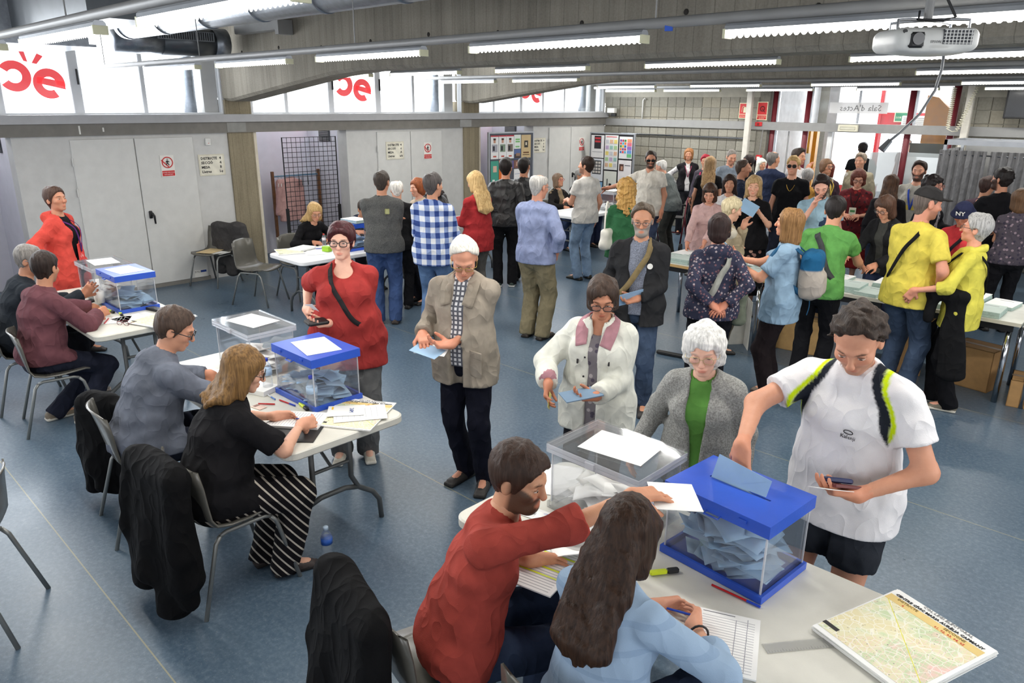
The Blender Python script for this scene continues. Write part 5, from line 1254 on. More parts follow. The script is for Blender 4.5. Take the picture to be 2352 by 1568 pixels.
o_ = empty('exit_light', (-5.11, YB-0.07, 2.085), 0, 'long cream emergency light box on the rail above the entrance', 'light'); MB().cbox((0, 0, 0), (0.34, 0.05, 0.115), 0, 0.015).build('housing', plain('cream_plastic', (226, 222, 200), 0.5), o_); MB().cbox((0, -0.027, 0.0), (0.26, 0.006, 0.05), 0, 0.01).build('diffuser', plain('pale_diffuser', (205, 203, 185), 0.3), o_)
o_ = empty('glass_lettering', (-4.55, YB+0.06, 2.42), 0, 'white strip with mirrored grey lettering on the entrance glazing', 'lettering'); MB().box((-0.98, 0.0, -0.09), (0.0, 0.002, 0.09)).build('strip', glassy('milky_film', (245, 245, 245), 0.75, 0.4), o_)
t_ = text_part('lettering', "Sala d'Actes", 0.145, plain('print_grey', (130, 130, 132)), o_, (-0.10, -0.003, -0.05), (R(90), 0, R(180))); t_.rotation_euler = (R(90), 0, 0); t_.scale = (-1, 1, 1)
o_ = empty('emergency_exit_sign', (-5.92, 18.86, 2.22), 0, 'green emergency exit sign in the hall behind the red pillar', 'sign'); MB().box((-0.17, 0, -0.11), (0.17, 0.01, 0.11)).build('plate', CREAM, o_); MB().box((-0.15, -0.004, -0.09), (0.15, 0, 0.09)).build('green_field', plain('sign_green', (30, 130, 90), 0.5), o_); text_part('lettering', 'SORTIDA', 0.065, CREAM, o_, (0, -0.006, -0.035), (R(90), 0, 0), 'CENTER')
o_ = empty('air_conditioner', (-5.58, 18.845, 2.12), 0, 'white slatted air conditioner on the red wall of the hall', 'air conditioner'); MB().cbox((0, 0, 0), (0.62, 0.2, 0.26), 0, 0.02).build('housing', SIGNW, o_)
for k_ in range(5): MB().cbox((0, -0.105, -0.08+0.04*k_), (0.54, 0.01, 0.012)).build('slat', GREYM, o_)
# curly telephone-style cords and a screen at the far right
def coil(p0, p1, turns, r, rc, sag=0.0):
    pts = []; n = turns*8; p0 = Vector(p0); p1 = Vector(p1); ax = (p1-p0).normalized(); u = ax.orthogonal().normalized(); v = ax.cross(u)
    for i in range(n+1):
        t = i/n; pts.append(p0.lerp(p1, t)+(u*math.cos(i*math.pi/4)+v*math.sin(i*math.pi/4))*r)
    return pts
pts = coil((-3.52, YB-0.22, 2.74), (-3.52, YB-0.22, 2.13), 22, 0.028, 0)+[Vector((-3.45, YB-0.22, 2.08))]+coil((-3.38, YB-0.26, 2.10), (-3.20, YB-0.26, 2.74), 18, 0.026, 0)
tag(MB().tube(pts, 0.006, 5).build('coiled_cord', plain('cream_plastic', (226, 222, 200), 0.5), None, True), 'cream coiled cord looping down in front of the right white post', 'cord')
tv = empty('wall_screen', (-2.12, YB-0.35, 2.52), R(-6), 'black flat screen hung high at the right edge', 'screen'); MB().cbox((0, 0, 0), (1.35, 0.05, 0.46), 0, 0.012).build('housing', BLK, tv); MB().cbox((0, -0.027, 0), (1.29, 0.004, 0.41)).build('panel', plain('screen_black', (10, 10, 12), 0.12), tv)
MB().tube([(-0.5, 0.02, 0.22), (-0.62, 0.05, 0.26), (-0.66, 0.1, 0.1), (-0.58, 0.12, 0.2)], 0.005, 6).build('cable', plain('white_plastic', (224, 224, 220), 0.5), tv); MB().bar((0, 0.05, 0.2), (0, 0.05, 0.85), 0.03).build('mount', GREYM, tv)
# ------------------------------------------------------------------ chairs
def sheet(P, th):
    """closed slab from an (n,m,3) grid of points, thickness th along the grid normal"""
    P = np.asarray(P, float); n, m = P.shape[:2]
    du = np.gradient(P, axis=0); dv = np.gradient(P, axis=1); N = np.cross(du, dv); N /= np.linalg.norm(N, axis=2, keepdims=True)+1e-12
    T, B = P+N*th/2, P-N*th/2
    mb = MB(); vv = [tuple(p) for p in T.reshape(-1, 3)]+[tuple(p) for p in B.reshape(-1, 3)]; o = n*m; ff = []
    for i in range(n-1):
        for j in range(m-1):
            a, b, c, d = i*m+j, i*m+j+1, (i+1)*m+j+1, (i+1)*m+j; ff += [(a, d, c, b), (o+a, o+b, o+c, o+d)]
    rim = [(0, j) for j in range(m)]+[(i, m-1) for i in range(1, n)]+[(n-1, j) for j in range(m-2, -1, -1)]+[(i, 0) for i in range(n-2, 0, -1)]
    for k in range(len(rim)):
        a = rim[k][0]*m+rim[k][1]; b = rim[(k+1) % len(rim)][0]*m+rim[(k+1) % len(rim)][1]; ff.append((a, b, o+b, o+a))
    return mb.add(vv, ff)
SHELL = plain('chair_shell', (96, 94, 88), 0.22, var=0.05); TUBE = plain('chair_tube', (140, 142, 140), 0.42, 0.5)
def chair_meshes():
    prof = [(-0.265, 0.80, 0.185), (-0.25, 0.775, 0.205), (-0.225, 0.68, 0.215), (-0.205, 0.58, 0.218), (-0.185, 0.50, 0.222), (-0.15, 0.452, 0.225), (-0.08, 0.434, 0.225), (0.02, 0.432, 0.222), (0.12, 0.442, 0.215), (0.19, 0.448, 0.205), (0.222, 0.435, 0.18)]
    G = []
    for i, (y, z, hw) in enumerate(prof):
        back = max(0, 1-i/5.0); G.append([(hw*u, y+0.055*back*u*u, z+0.022*(1-back)*abs(u)**3-0.03*(i == 0)*u**4) for u in np.linspace(-1, 1, 9)])
    return sheet(G, 0.010).mesh('shell', SHELL, True)
CH_SH = chair_meshes()
CH_LEGS = []
for sx_ in (-1, 1):
    for yf, yt in ((0.25, 0.15), (-0.27, -0.15)): CH_LEGS.append(MB().tube([(sx_*0.235, yf, 0.0), (sx_*0.20, yt*1.08, 0.37), (sx_*0.197, yt*0.9, 0.405)], 0.0115, 8).mesh('leg', TUBE, True))
CH_RAIL = [MB().tube([(sx_*0.197, 0.135, 0.405), (sx_*0.196, 0.10, 0.416), (sx_*0.196, -0.10, 0.416), (sx_*0.197, -0.135, 0.405)], 0.0115, 8).mesh('side_rail', TUBE, True) for sx_ in (-1, 1)]
CH_X = MB().bar((-0.196, 0, 0.414), (0.196, 0, 0.414), 0.009, 8).mesh('cross_bar', TUBE)
def chair(x, y, rz, label):
    e = empty('shell_chair', (x, y, 0), R(rz), label, 'chair', 'grey plastic shell chairs')
    link('shell', CH_SH, e)
    for m in CH_LEGS: link('leg', m, e)
    for m in CH_RAIL: link('side_rail', m, e)
    link('cross_bar', CH_X, e); return e
chair(-3.44, 1.42, 0, 'grey shell chair under the woman in striped trousers')
chair(-4.36, 1.36, -8, 'grey shell chair behind the man in the blue-grey shirt, backrest bare')
chair(-6.36, 1.42, -10, 'grey shell chair under the man in the maroon shirt')
chair(-7.0, 1.36, -4, 'grey shell chair at the left edge under the man in the dark vest')
chair(-8.70, 4.36, -62, 'empty glossy grey shell chair standing alone on the floor')
chair(-10.08, 4.40, 205, 'shell chair against the white wall with a dark coat over it')
chair(-1.78, 1.45, -14, 'shell chair under the man in the red sweater, hung with a black jacket')
chair(-1.14, 1.56, 2, 'shell chair under the woman with long dark hair')
chair(-3.98, 0.33, 150, 'shell chair mostly outside the picture at bottom left')
chair(-8.62, 4.92, -85, 'grey shell chair under the seated woman with long blond hair')
chair(-8.78, 5.72, -90, 'grey shell chair under the man bent over in navy')
chair(-8.72, 10.0, -95, 'chair under the seated woman with red glasses'); chair(-8.70, 10.55, -95, 'chair under the seated man in the dark jacket')
# ------------------------------------------------------------------ coats hung over chairs
def coat(name, label, cen, size, rz, mat, seed=1, top=0.80, lean=0.0, arms_=True, hung=True):
    """thick draped garment modelled as one soft body hanging from the chair back"""
    wx, dy, dz = size
    F = Fld((-wx-0.15, -dy-0.22, -0.02), (wx+0.15, dy+0.2, top+0.12), 0.0145)
    F.cap((-wx*0.62, 0, top-0.03), (wx*0.62, 0, top-0.03), 0.055, 0.055, 0.03)
    for k in range(5):
        u = -0.9+0.45*k; zb = top-dz*(0.86+0.14*math.sin(k*2.3+seed)); F.sect(V3(wx*u*0.72, -0.015, top-0.05), V3(wx*u*1.0, -dy*0.5-lean*0.3+0.03*math.sin(k*1.7+seed), zb), (wx*0.32, 0.045), (wx*0.34, 0.055+dy*0.25), V3(1, 0, 0), V3(0, 1, 0), 0.06)
    if arms_:
        for sd in (-1, 1): F.cap((sd*wx*0.85, -0.02, top-0.05), (sd*wx*1.05, -dy*0.5, top-dz*0.55), 0.06, 0.05, 0.03); F.cap((sd*wx*1.05, -dy*0.5, top-dz*0.55), (sd*wx*0.9, -dy*0.3, top-dz*0.92), 0.05, 0.045, 0.03)
    F.wob(0.009, 17, seed, (1, 1, 0.3)); F.wob(0.003, 40, seed+2); F.plane((0, 0, 0.006), (0, 0, -1))
    v_, q_ = F.mesh(); o = link(name, npmesh(name, v_, q_, mat)); o.location = (cen[0], cen[1], 0); o.rotation_euler = (0, 0, R(rz)); return tag(o, label, 'coat')
BLKCLOTH = cloth((15, 15, 17)); 
coat('black_coat', 'long black coat hung over the chair of the woman in striped trousers', (-3.42, 1.11), (0.24, 0.13, 0.74), 4, BLKCLOTH, 1, 0.83)
coat('black_coat', 'black coat trailing from the chair behind the man in the blue-grey shirt', (-4.72, 1.28), (0.16, 0.10, 0.62), 25, BLKCLOTH, 2, 0.72)
coat('black_jacket', 'black jacket over the chair back in the lower foreground', (-1.88, 1.18), (0.24, 0.12, 0.62), -14, BLKCLOTH, 3, 0.86)
coat('dark_grey_coat', 'dark grey coat thrown over the chair by the white wall', (-10.02, 4.62), (0.27, 0.10, 0.72), 205, cloth((74, 72, 72)), 4, 0.83)
coat('red_jacket', 'dark red jacket piled on the far table beside the bearded man', (-7.55, 10.75), (0.2, 0.16, 0.30), 60, cloth((150, 38, 40)), 6, 1.06)
for o in C.objects:
    if o.name.startswith('red_jacket'): o.location.z = 0.02
# ------------------------------------------------------------------ folding tables
TTOP = plain('table_plastic', (214, 212, 202), 0.45, var=0.03, bump=0.12, bscale=240); TLEG = plain('table_leg_grey', (92, 94, 94), 0.45, 0.3)
def rrect(w_, d_, r, n=6):
    pts = []
    for cx, cy, a0 in ((w_/2-r, d_/2-r, 0), (-w_/2+r, d_/2-r, 90), (-w_/2+r, -d_/2+r, 180), (w_/2-r, -d_/2+r, 270)):
        for k in range(n+1): a = R(a0+90*k/n); pts.append((cx+r*math.cos(a), cy+r*math.sin(a)))
    return pts
def folding_table(x, y, rz, label, L=1.82, D=0.76, white=False):
    e = empty('folding_table', (x, y, 0), R(rz), label, 'table')
    o1, o2 = rrect(L, D, 0.07), rrect(L-0.016, D-0.016, 0.066); n = len(o1); m = MB()
    rings = [(o2, 0.692), (o1, 0.70), (o1, 0.733), (o2, 0.74)]
    vv = [(p[0], p[1], z) for r_, z in rings for p in r_]; ff = [tuple(range(n-1, -1, -1)), tuple(range(3*n, 4*n))]
    for k in range(3): ff += [(k*n+i, k*n+(i+1) % n, (k+1)*n+(i+1) % n, (k+1)*n+i) for i in range(n)]
    m.add(vv, ff).build('table_top', plain('table_plastic_white', (236, 237, 238), 0.4, var=0.02) if white else TTOP, e)
    for sx in (-1, 1):
        xe = sx*(L/2-0.22)
        for sy in (-1, 1): MB().tube([(xe, sy*0.125, 0.70), (xe, sy*0.125, 0.36), (xe, sy*0.17, 0.27), (xe, sy*0.27, 0.20), (xe, sy*0.315, 0.13), (xe, sy*0.325, 0.0)], 0.016, 8).build('leg', TLEG, e, True)
        MB().tube([(xe, -0.17, 0.27), (xe, -0.08, 0.295), (xe, 0.08, 0.295), (xe, 0.17, 0.27)], 0.016, 8).build('arch_bar', TLEG, e, True); MB().bar((xe, -0.125, 0.46), (xe, 0.125, 0.46), 0.011).build('cross_bar', TLEG, e); MB().bar((xe, -0.125, 0.62), (xe, 0.125, 0.62), 0.011).build('cross_bar', TLEG, e)
        MB().tube([(xe, 0, 0.46), (xe-sx*0.38, 0, 0.69)], 0.010, 8).build('brace', TLEG, e)
    for sy in (-1, 1): MB().box((-L/2+0.1, sy*0.26-0.015, 0.675), (L/2-0.1, sy*0.26+0.015, 0.692)).build('apron_rail', TLEG, e)
    return e
T1 = folding_table(-1.25, 2.24, 0, 'nearest off-white folding table at bottom right'); T2 = folding_table(-4.08, 2.02, 0, 'off-white folding table of the second polling station, middle left'); T3 = folding_table(-6.88, 2.01, 0, 'off-white folding table of the third polling station, far left')
T4 = folding_table(-7.72, 5.10, 90, 'white folding table by the coat rack and mesh panel', white=True); T5 = folding_table(-7.85, 10.05, 90, 'white folding table of the seated couple at the back', white=True)
TB = folding_table(-8.45, 7.25, 92, 'white table hidden behind the queue in the middle', white=True)
# ------------------------------------------------------------------ long ballot-paper tables (laminate top, chrome legs)
def ballot_table(x0, x1, y0, y1, label, edge=(206, 200, 184)):
    e = empty('trestle_table', ((x0+x1)/2, (y0+y1)/2, 0), 0, label, 'table', 'tables holding the ballot papers'); w_, d_ = x1-x0, y1-y0
    MB().cbox((0, 0, 0.732), (w_, d_, 0.028), 0, 0.005).build('table_top', plain('laminate', (222, 222, 214), 0.4), e); MB().cbox((0, -d_/2-0.002, 0.732), (w_, 0.006, 0.03)).build('edge_band', plain('edge_wood', edge, 0.5), e)
    MB().box((-w_/2+0.06, -d_/2+0.06, 0.65), (w_/2-0.06, -d_/2+0.08, 0.718)).build('apron', BLK, e)
    for sx in (-1, 1):
        for sy in (-1, 1): MB().bar((sx*(w_/2-0.09), sy*(d_/2-0.10), 0.0), (sx*(w_/2-0.09), sy*(d_/2-0.10), 0.72), 0.024, 12).build('leg', CHROME, e, True)
    return e
ballot_table(-4.78, -3.30, 7.12, 7.90, 'left ballot-paper table with a wooden edge, beside the man with the shoulder strap', (196, 160, 104)); ballot_table(-3.28, -2.12, 7.14, 7.92, 'middle ballot-paper table below the green T-shirt'); ballot_table(-2.10, -1.06, 7.14, 7.92, 'right ballot-paper table with chrome legs beside the woman in yellow'); ballot_table(-1.04, 0.5, 7.14, 7.92, 'last ballot-paper table cut by the right picture edge', (196, 160, 104))
PAPER = plain('white_paper', (240, 240, 238), 0.8, var=0.015); PALEG = plain('pale_green_paper', (196, 210, 204), 0.8, var=0.03); PALEB = plain('pale_blue_paper', (150, 182, 212), 0.75, var=0.05); SIDEP = plain('paper_edges', (168, 188, 182), 0.85, var=0.08, scale=60)
r_ = random.Random(11)
PRINTG = plain('print_grey', (130, 130, 132))
def paper_stack(x, y, z, w_, d_, h, rz, label, top=PALEG, grp='stacks of ballot papers'):
    e = empty('ballot_stack', (x, y, z), R(rz), label, 'paper stack', grp)
    k = max(1, int(h/0.02)); dz = h/k
    for i in range(k): MB().cbox((r_.uniform(-.004, .004), r_.uniform(-.004, .004), dz*(i+0.5)), (w_, d_, dz*0.97), R(r_.uniform(-1.5, 1.5))).build('bundle', [SIDEP], e)
    MB().cbox((0, 0, h+0.0008), (w_*0.99, d_*0.99, 0.0014)).build('top_sheet', top, e)
    MB().cbox((0, d_*0.3, h+0.0017), (w_*0.5, 0.012, 0.0006)).build('printed_line', PRINTG, e)
    return e
RIGHTS = ['beside the man with the shoulder strap', 'next to the floral hoodie', 'behind the floral hoodie', 'between the hoodie and the blue T-shirt', 'left of the blue T-shirt elbow', 'behind the blue backpack', 'right of the green T-shirt', 'between the green and yellow shirts', 'left of the yellow T-shirt', 'behind the yellow T-shirt', 'in front of the cream display card', 'left of the black jacket on the arm', 'behind the woman in yellow', 'right of the woman in yellow', 'at the right picture edge']
xs_ = [-4.62, -4.36, -4.08, -3.80, -3.52, -3.10, -2.80, -2.52, -2.32, -2.02, -1.80, -1.58, -1.34, -0.90, -0.62]
for i_, x_ in enumerate(xs_):
    paper_stack(x_, 7.34+0.02*math.sin(i_*3), 0.747, 0.22, 0.31, (0.035, 0.05, 0.03, 0.06, 0.04, 0.045, 0.07, 0.055, 0.03, 0.05, 0.04, 0.035, 0.05, 0.07, 0.06)[i_], r_.uniform(-6, 6), 'stack of pale green ballot papers '+RIGHTS[i_], PALEG)
    if i_ % 3 != 1: paper_stack(x_+0.03, 7.70, 0.747, 0.22, 0.31, (0.03, 0.04, 0.06)[i_ % 3], r_.uniform(-5, 5), 'rear stack of white ballot papers '+RIGHTS[i_], PAPER)
o_ = MB().cbox((0, 0, 0), (0.22, 0.008, 0.30)).build('display_card', plain('cream_card', (228, 220, 186), 0.7)); o_.location = (-1.92, 7.22, 0.90); o_.rotation_euler = (R(-8), 0, R(3)); tag(o_, 'plain cream display card standing on the table between the yellow shirts', 'card')
# voting papers sleeve panel + white folding screen + cardboard boxes under the tables
def carton(x, y, w_, d_, h, rz, label, open_=False, c_=(176, 136, 88)):
    e = empty('cardboard_box', (x, y, 0), R(rz), label, 'box'); K = plain('cardboard', c_, 0.85, var=0.06, scale=14); t = 0.006
    for nm, a, b in (('panel', (-w_/2, -d_/2, 0), (w_/2, -d_/2+t, h)), ('panel', (-w_/2, d_/2-t, 0), (w_/2, d_/2, h)), ('panel', (-w_/2, -d_/2, 0), (-w_/2+t, d_/2, h)), ('panel', (w_/2-t, -d_/2, 0), (w_/2, d_/2, h)), ('bottom', (-w_/2, -d_/2, 0), (w_/2, d_/2, t))): MB().box(a, b).build(nm, K, e)
    if not open_:
        for sy in (-1, 1): MB().box((-w_/2, min(0.004*sy, sy*d_/2), h-t), (w_/2, max(0.004*sy, sy*d_/2), h)).build('flap', K, e)
        MB().box((-w_/2-0.001, -0.025, h), (w_/2+0.001, 0.025, h+0.001)).build('tape', plain('brown_tape', (120, 92, 58), 0.35), e)
    else:
        for sx in (-1, 1): q = MB().box((0, -d_/2, 0), (0.14, d_/2, t)).build('flap', K, e); q.location = (sx*w_/2, 0, h); q.rotation_euler = (0, R(-50 if sx > 0 else 230), 0)
        for sy in (-1, 1): q = MB().box((-w_/2, 0, 0), (w_/2, 0.14, t)).build('flap', K, e); q.location = (0, sy*d_/2, h); q.rotation_euler = (R(40 if sy > 0 else 140), 0, 0)
    return e
carton(-0.86, 7.40, 0.44, 0.32, 0.24, 8, 'closed cardboard box on the floor at the right edge beside chrome table legs'); carton(-1.40, 7.60, 0.36, 0.30, 0.38, -10, 'cardboard box standing behind the legs of the woman in yellow'); carton(-1.95, 7.55, 0.22, 0.22, 0.52, 14, 'tall torn cardboard box under the table beside the jeans', True); carton(-3.02, 7.50, 0.50, 0.34, 0.36, 4, 'wide cardboard box under the table behind the blue backpack', c_=(196, 158, 104))
sc_ = empty('folded_screen', (-3.55, 7.05, 0), 0, 'white folded cardboard screen standing under the ballot table', 'screen'); WC_ = plain('white_card', (222, 220, 212), 0.8)
for a, b in (((-0.30, 0.12), (-0.10, -0.06)), ((-0.10, -0.06), (0.06, 0.14)), ((0.06, 0.14), (0.20, -0.04))):
    L_ = math.hypot(b[0]-a[0], b[1]-a[1]); q = MB().box((0, -0.003, 0), (L_, 0.003, 0.52)).build('panel', WC_, sc_); q.location = (a[0], a[1], 0); q.rotation_euler = (0, 0, math.atan2(b[1]-a[1], b[0]-a[0]))
fs_ = empty('floor_stand', (-3.62, 6.32, 0), R(10), 'black flat floor stand behind the woman in the floral hoodie', 'stand'); MB().cbox((-0.05, 0, 0.02), (0.62, 0.055, 0.03), 0, 0.01).build('foot', BLK, fs_); MB().cbox((0.05, 0.14, 0.02), (0.05, 0.40, 0.03), 0.5, 0.01).build('foot', BLK, fs_); MB().bar((0.05, 0.02, 0.03), (0.05, 0.02, 0.85), 0.02).build('post', BLK, fs_); MB().cbox((0.05, 0.02, 0.88), (0.30, 0.22, 0.02), 0, 0.006).build('tray', BLK, fs_)
# ------------------------------------------------------------------ ballot boxes
ACR = glassy('clear_acrylic', (238, 242, 248), 0.03, 0.05); ACR2 = glassy('clear_acrylic_lid', (236, 238, 240), 0.05, 0.08); ACRE = glassy('acrylic_edge', (230, 233, 240), 0.42, 0.1); BLUEP = plain('ballot_blue', (44, 84, 190), 0.32, var=0.04, bump=0.05)
def env_mesh(nm, mat, w_=0.225, d_=0.115):
    m = MB().cbox((0, 0, 0), (w_, d_, 0.0016)); m.add([(-w_/2, d_/2, 0.0012), (w_/2, d_/2, 0.0012), (0, -d_*0.12, 0.0022)], [(0, 2, 1)]); m.add([(-w_/2, d_/2, 0.0010), (w_/2, d_/2, 0.0010), (0, -d_*0.12, 0.0010)], [(0, 1, 2)]); return m.mesh(nm, mat)
def bent_env(nm, mat, w_=0.225, d_=0.115, bend=0.03):
    G = [[(w_*(i/8-0.5), d_*(j/3-0.5), bend*(1-(2*i/8-1)**2)) for j in range(4)] for i in range(9)]; return sheet(G, 0.0014).mesh(nm, mat, True)
EB = [bent_env('envelope', PALEB, bend=b_) for b_ in (0.006, 0.025, -0.02, 0.012)]; EW = [bent_env('envelope', PAPER, bend=b_) for b_ in (0.006, 0.02, -0.015)]
def ballot_box(x, y, rz, label, blue, paper=True, z0=0.742, W=0.45, D=0.33, Hh=0.318, content=0, clabel=None, fill=0.12, prz=0, cgrp=None, frontpaper=False, zrim=0.03):
    e = empty('ballot_box', (x, y, z0), R(rz), label, 'ballot box'); t = 0.005
    P2 = BLUEP if blue else ACRE
    b_ = MB(); 
    for a, c in (((-W/2, -D/2, 0), (W/2, -D/2+0.012, zrim)), ((-W/2, D/2-0.012, 0), (W/2, D/2, zrim)), ((-W/2, -D/2+0.012, 0), (-W/2+0.012, D/2-0.012, zrim)), ((W/2-0.012, -D/2+0.012, 0), (W/2, D/2-0.012, zrim)), ((-W/2+0.012, -D/2+0.012, 0), (W/2-0.012, D/2-0.012, 0.006))): b_.box(a, c)
    b_.build('base_rim', P2 if blue else ACR2, e)
    w2, d2 = W/2-0.014, D/2-0.014
    for a, c in (((-w2, -d2, 0.008), (w2, -d2+t, Hh-0.05)), ((-w2, d2-t, 0.008), (w2, d2, Hh-0.05)), ((-w2, -d2+t, 0.008), (-w2+t, d2-t, Hh-0.05)), ((w2-t, -d2+t, 0.008), (w2, d2-t, Hh-0.05))): MB().box(a, c).build('pane', ACR, e)
    for sx in (-1, 1):
        for sy in (-1, 1): MB().box((sx*w2-0.003, sy*d2-0.003, 0.03), (sx*w2+0.003, sy*d2+0.003, Hh-0.05)).build('edge_strip', ACRE, e)
    if blue:
        # lid with a posting slot between two halves of its top
        l = MB(); z1, z2 = Hh-0.05, Hh
        for a, c in (((-W/2, -D/2, z1), (W/2, -D/2+0.006, z2)), ((-W/2, D/2-0.006, z1), (W/2, D/2, z2)), ((-W/2, -D/2+0.006, z1), (-W/2+0.006, D/2-0.006, z2)), ((W/2-0.006, -D/2+0.006, z1), (W/2, D/2-0.006, z2)), ((-W/2+0.006, -D/2+0.006, z2-0.006), (W/2-0.006, -0.006, z2)), ((-W/2+0.006, 0.006, z2-0.006), (W/2-0.006, D/2-0.006, z2)), ((-W/2+0.006, -0.006, z2-0.006), (-0.13, 0.006, z2)), ((0.13, -0.006, z2-0.006), (W/2-0.006, 0.006, z2))): l.box(a, c)
        ld = l.build('lid', BLUEP, e); MB().tube([(-0.03, -D/2-0.001, Hh-0.045), (-0.03, -D/2-0.018, Hh-0.05), (0.03, -D/2-0.018, Hh-0.05), (0.03, -D/2-0.001, Hh-0.045)], 0.004, 6).build('latch', BLUEP, ld)
        for sx in (-1, 1): MB().cbox((sx*0.12, -D/2-0.003, Hh-0.02), (0.03, 0.006, 0.012)).build('hinge', BLUEP, ld)
    else:
        ld = MB().cbox((0, 0, Hh-0.004), (W+0.012, D+0.012, 0.006)).build('lid', ACR2, e)
        for k, zz in enumerate((Hh-0.026, Hh-0.046)):
            for a, c in (((-W/2-0.006, -D/2-0.006, zz), (W/2+0.006, -D/2, zz+0.016)), ((-W/2-0.006, D/2, zz), (W/2+0.006, D/2+0.006, zz+0.016)), ((-W/2-0.006, -D/2, zz), (-W/2, D/2, zz+0.016)), ((W/2, -D/2, zz), (W/2+0.006, D/2, zz+0.016))): MB().box(a, c).build('lid_flange', ACRE, ld)
        MB().cbox((0.0, -D/2-0.008, Hh-0.03), (0.05, 0.012, 0.03), 0, 0.003).build('latch', ACRE, ld)
    if paper:
        q = MB().cbox((0, 0, 0), (0.297, 0.21, 0.0012)).build('lid_paper', PAPER, None); q.location = (x+0.02*math.sin(prz), y, z0+Hh+0.0016); q.rotation_euler = (0, 0, R(rz+prz)); tag(q, 'white sheet on the lid of the '+label.split(',')[0].replace(' with white sheet', ''), 'paper')
    if content:
        rr = random.Random(int(abs(x*100)+abs(y*10))); c_, s_ = math.cos(R(rz)), math.sin(R(rz))
        for i in range(content):
            o = link('ballot_envelope', rr.choice(EB if blue else EW)); lx, ly = rr.uniform(-W/2+0.128, W/2-0.128), rr.uniform(-D/2+0.085, D/2-0.085); fz = 0.004+fill*(i/content)
            mound = 1-0.35*abs(lx)/(W/2)
            o.location = (x+lx*c_-ly*s_, y+lx*s_+ly*c_, z0+0.012+fz*mound); tl = 0.15 if i < content*0.6 else 0.42
            o.rotation_euler = (rr.uniform(-tl, tl)*0.7, rr.uniform(-tl, tl), rr.uniform(-0.9, 0.9)+R(rz)); tag(o, clabel, 'envelope', cgrp)
    return e
ballot_box(-1.125, 2.415, -4, 'blue-lidded ballot box on the nearest table, envelope going in', True, False, content=60, fill=0.19, clabel='pale blue envelope inside the ballot box on the nearest table', cgrp='blue envelopes in the nearest ballot box')
ballot_box(-1.675, 2.375, 0, 'clear ballot box with white sheet on the nearest table', False, True, content=26, fill=0.07, clabel='white envelope inside the clear ballot box on the nearest table', cgrp='white envelopes in the nearest clear box', W=0.47, D=0.345, prz=8)
ballot_box(-3.775, 2.20, 0, 'blue-lidded ballot box of the second table, below the red T-shirt', True, True, content=36, fill=0.10, clabel='pale blue envelope inside the ballot box below the red T-shirt', cgrp='blue envelopes in the second ballot box', prz=-12)
ballot_box(-4.52, 2.19, 0, 'clear ballot box of the second table, in front of the blue-grey shirt', False, True, content=26, fill=0.09, clabel='white envelope inside the clear box of the second table', cgrp='white envelopes in the second clear box', W=0.49, prz=10)
ballot_box(-6.74, 2.16, 0, 'blue-lidded ballot box of the third table', True, True, content=30, fill=0.10, clabel='pale blue envelope inside the ballot box at far left', cgrp='blue envelopes in the third ballot box', prz=6)
ballot_box(-7.26, 2.15, 0, 'clear ballot box of the third table, beside the red coat', False, True, content=22, fill=0.09, clabel='white envelope inside the clear box beside the red coat', cgrp='white envelopes in the third clear box', prz=-4)
ballot_box(-7.66, 5.16, 90, 'blue ballot box on the white table, behind the woman in the red T-shirt', True, False, content=18, fill=0.10, clabel='pale envelope inside the ballot box behind the red T-shirt woman', cgrp='envelopes in the box on the white table')
ballot_box(-7.66, 5.68, 90, 'clear ballot box on the white table, partly behind the grey polo', False, False, content=12, fill=0.08, clabel='white envelope in the clear box behind the grey polo', cgrp='white envelopes in the box behind the grey polo')
ballot_box(-7.62, 10.32, 90, 'clear ballot box on the back table, near the white T-shirt', False, True, content=12, fill=0.09, clabel='white envelope in the clear box near the poster board', cgrp='white envelopes in the back box')
for i_, (x_, y_, z_, a_) in enumerate(((-7.66, 5.14, 1.064, 4),)): paper_stack(x_, y_, z_, 0.21, 0.30, 0.035, a_+90, 'white paper pile on the lid of the ballot box by the bent man', PAPER, None)
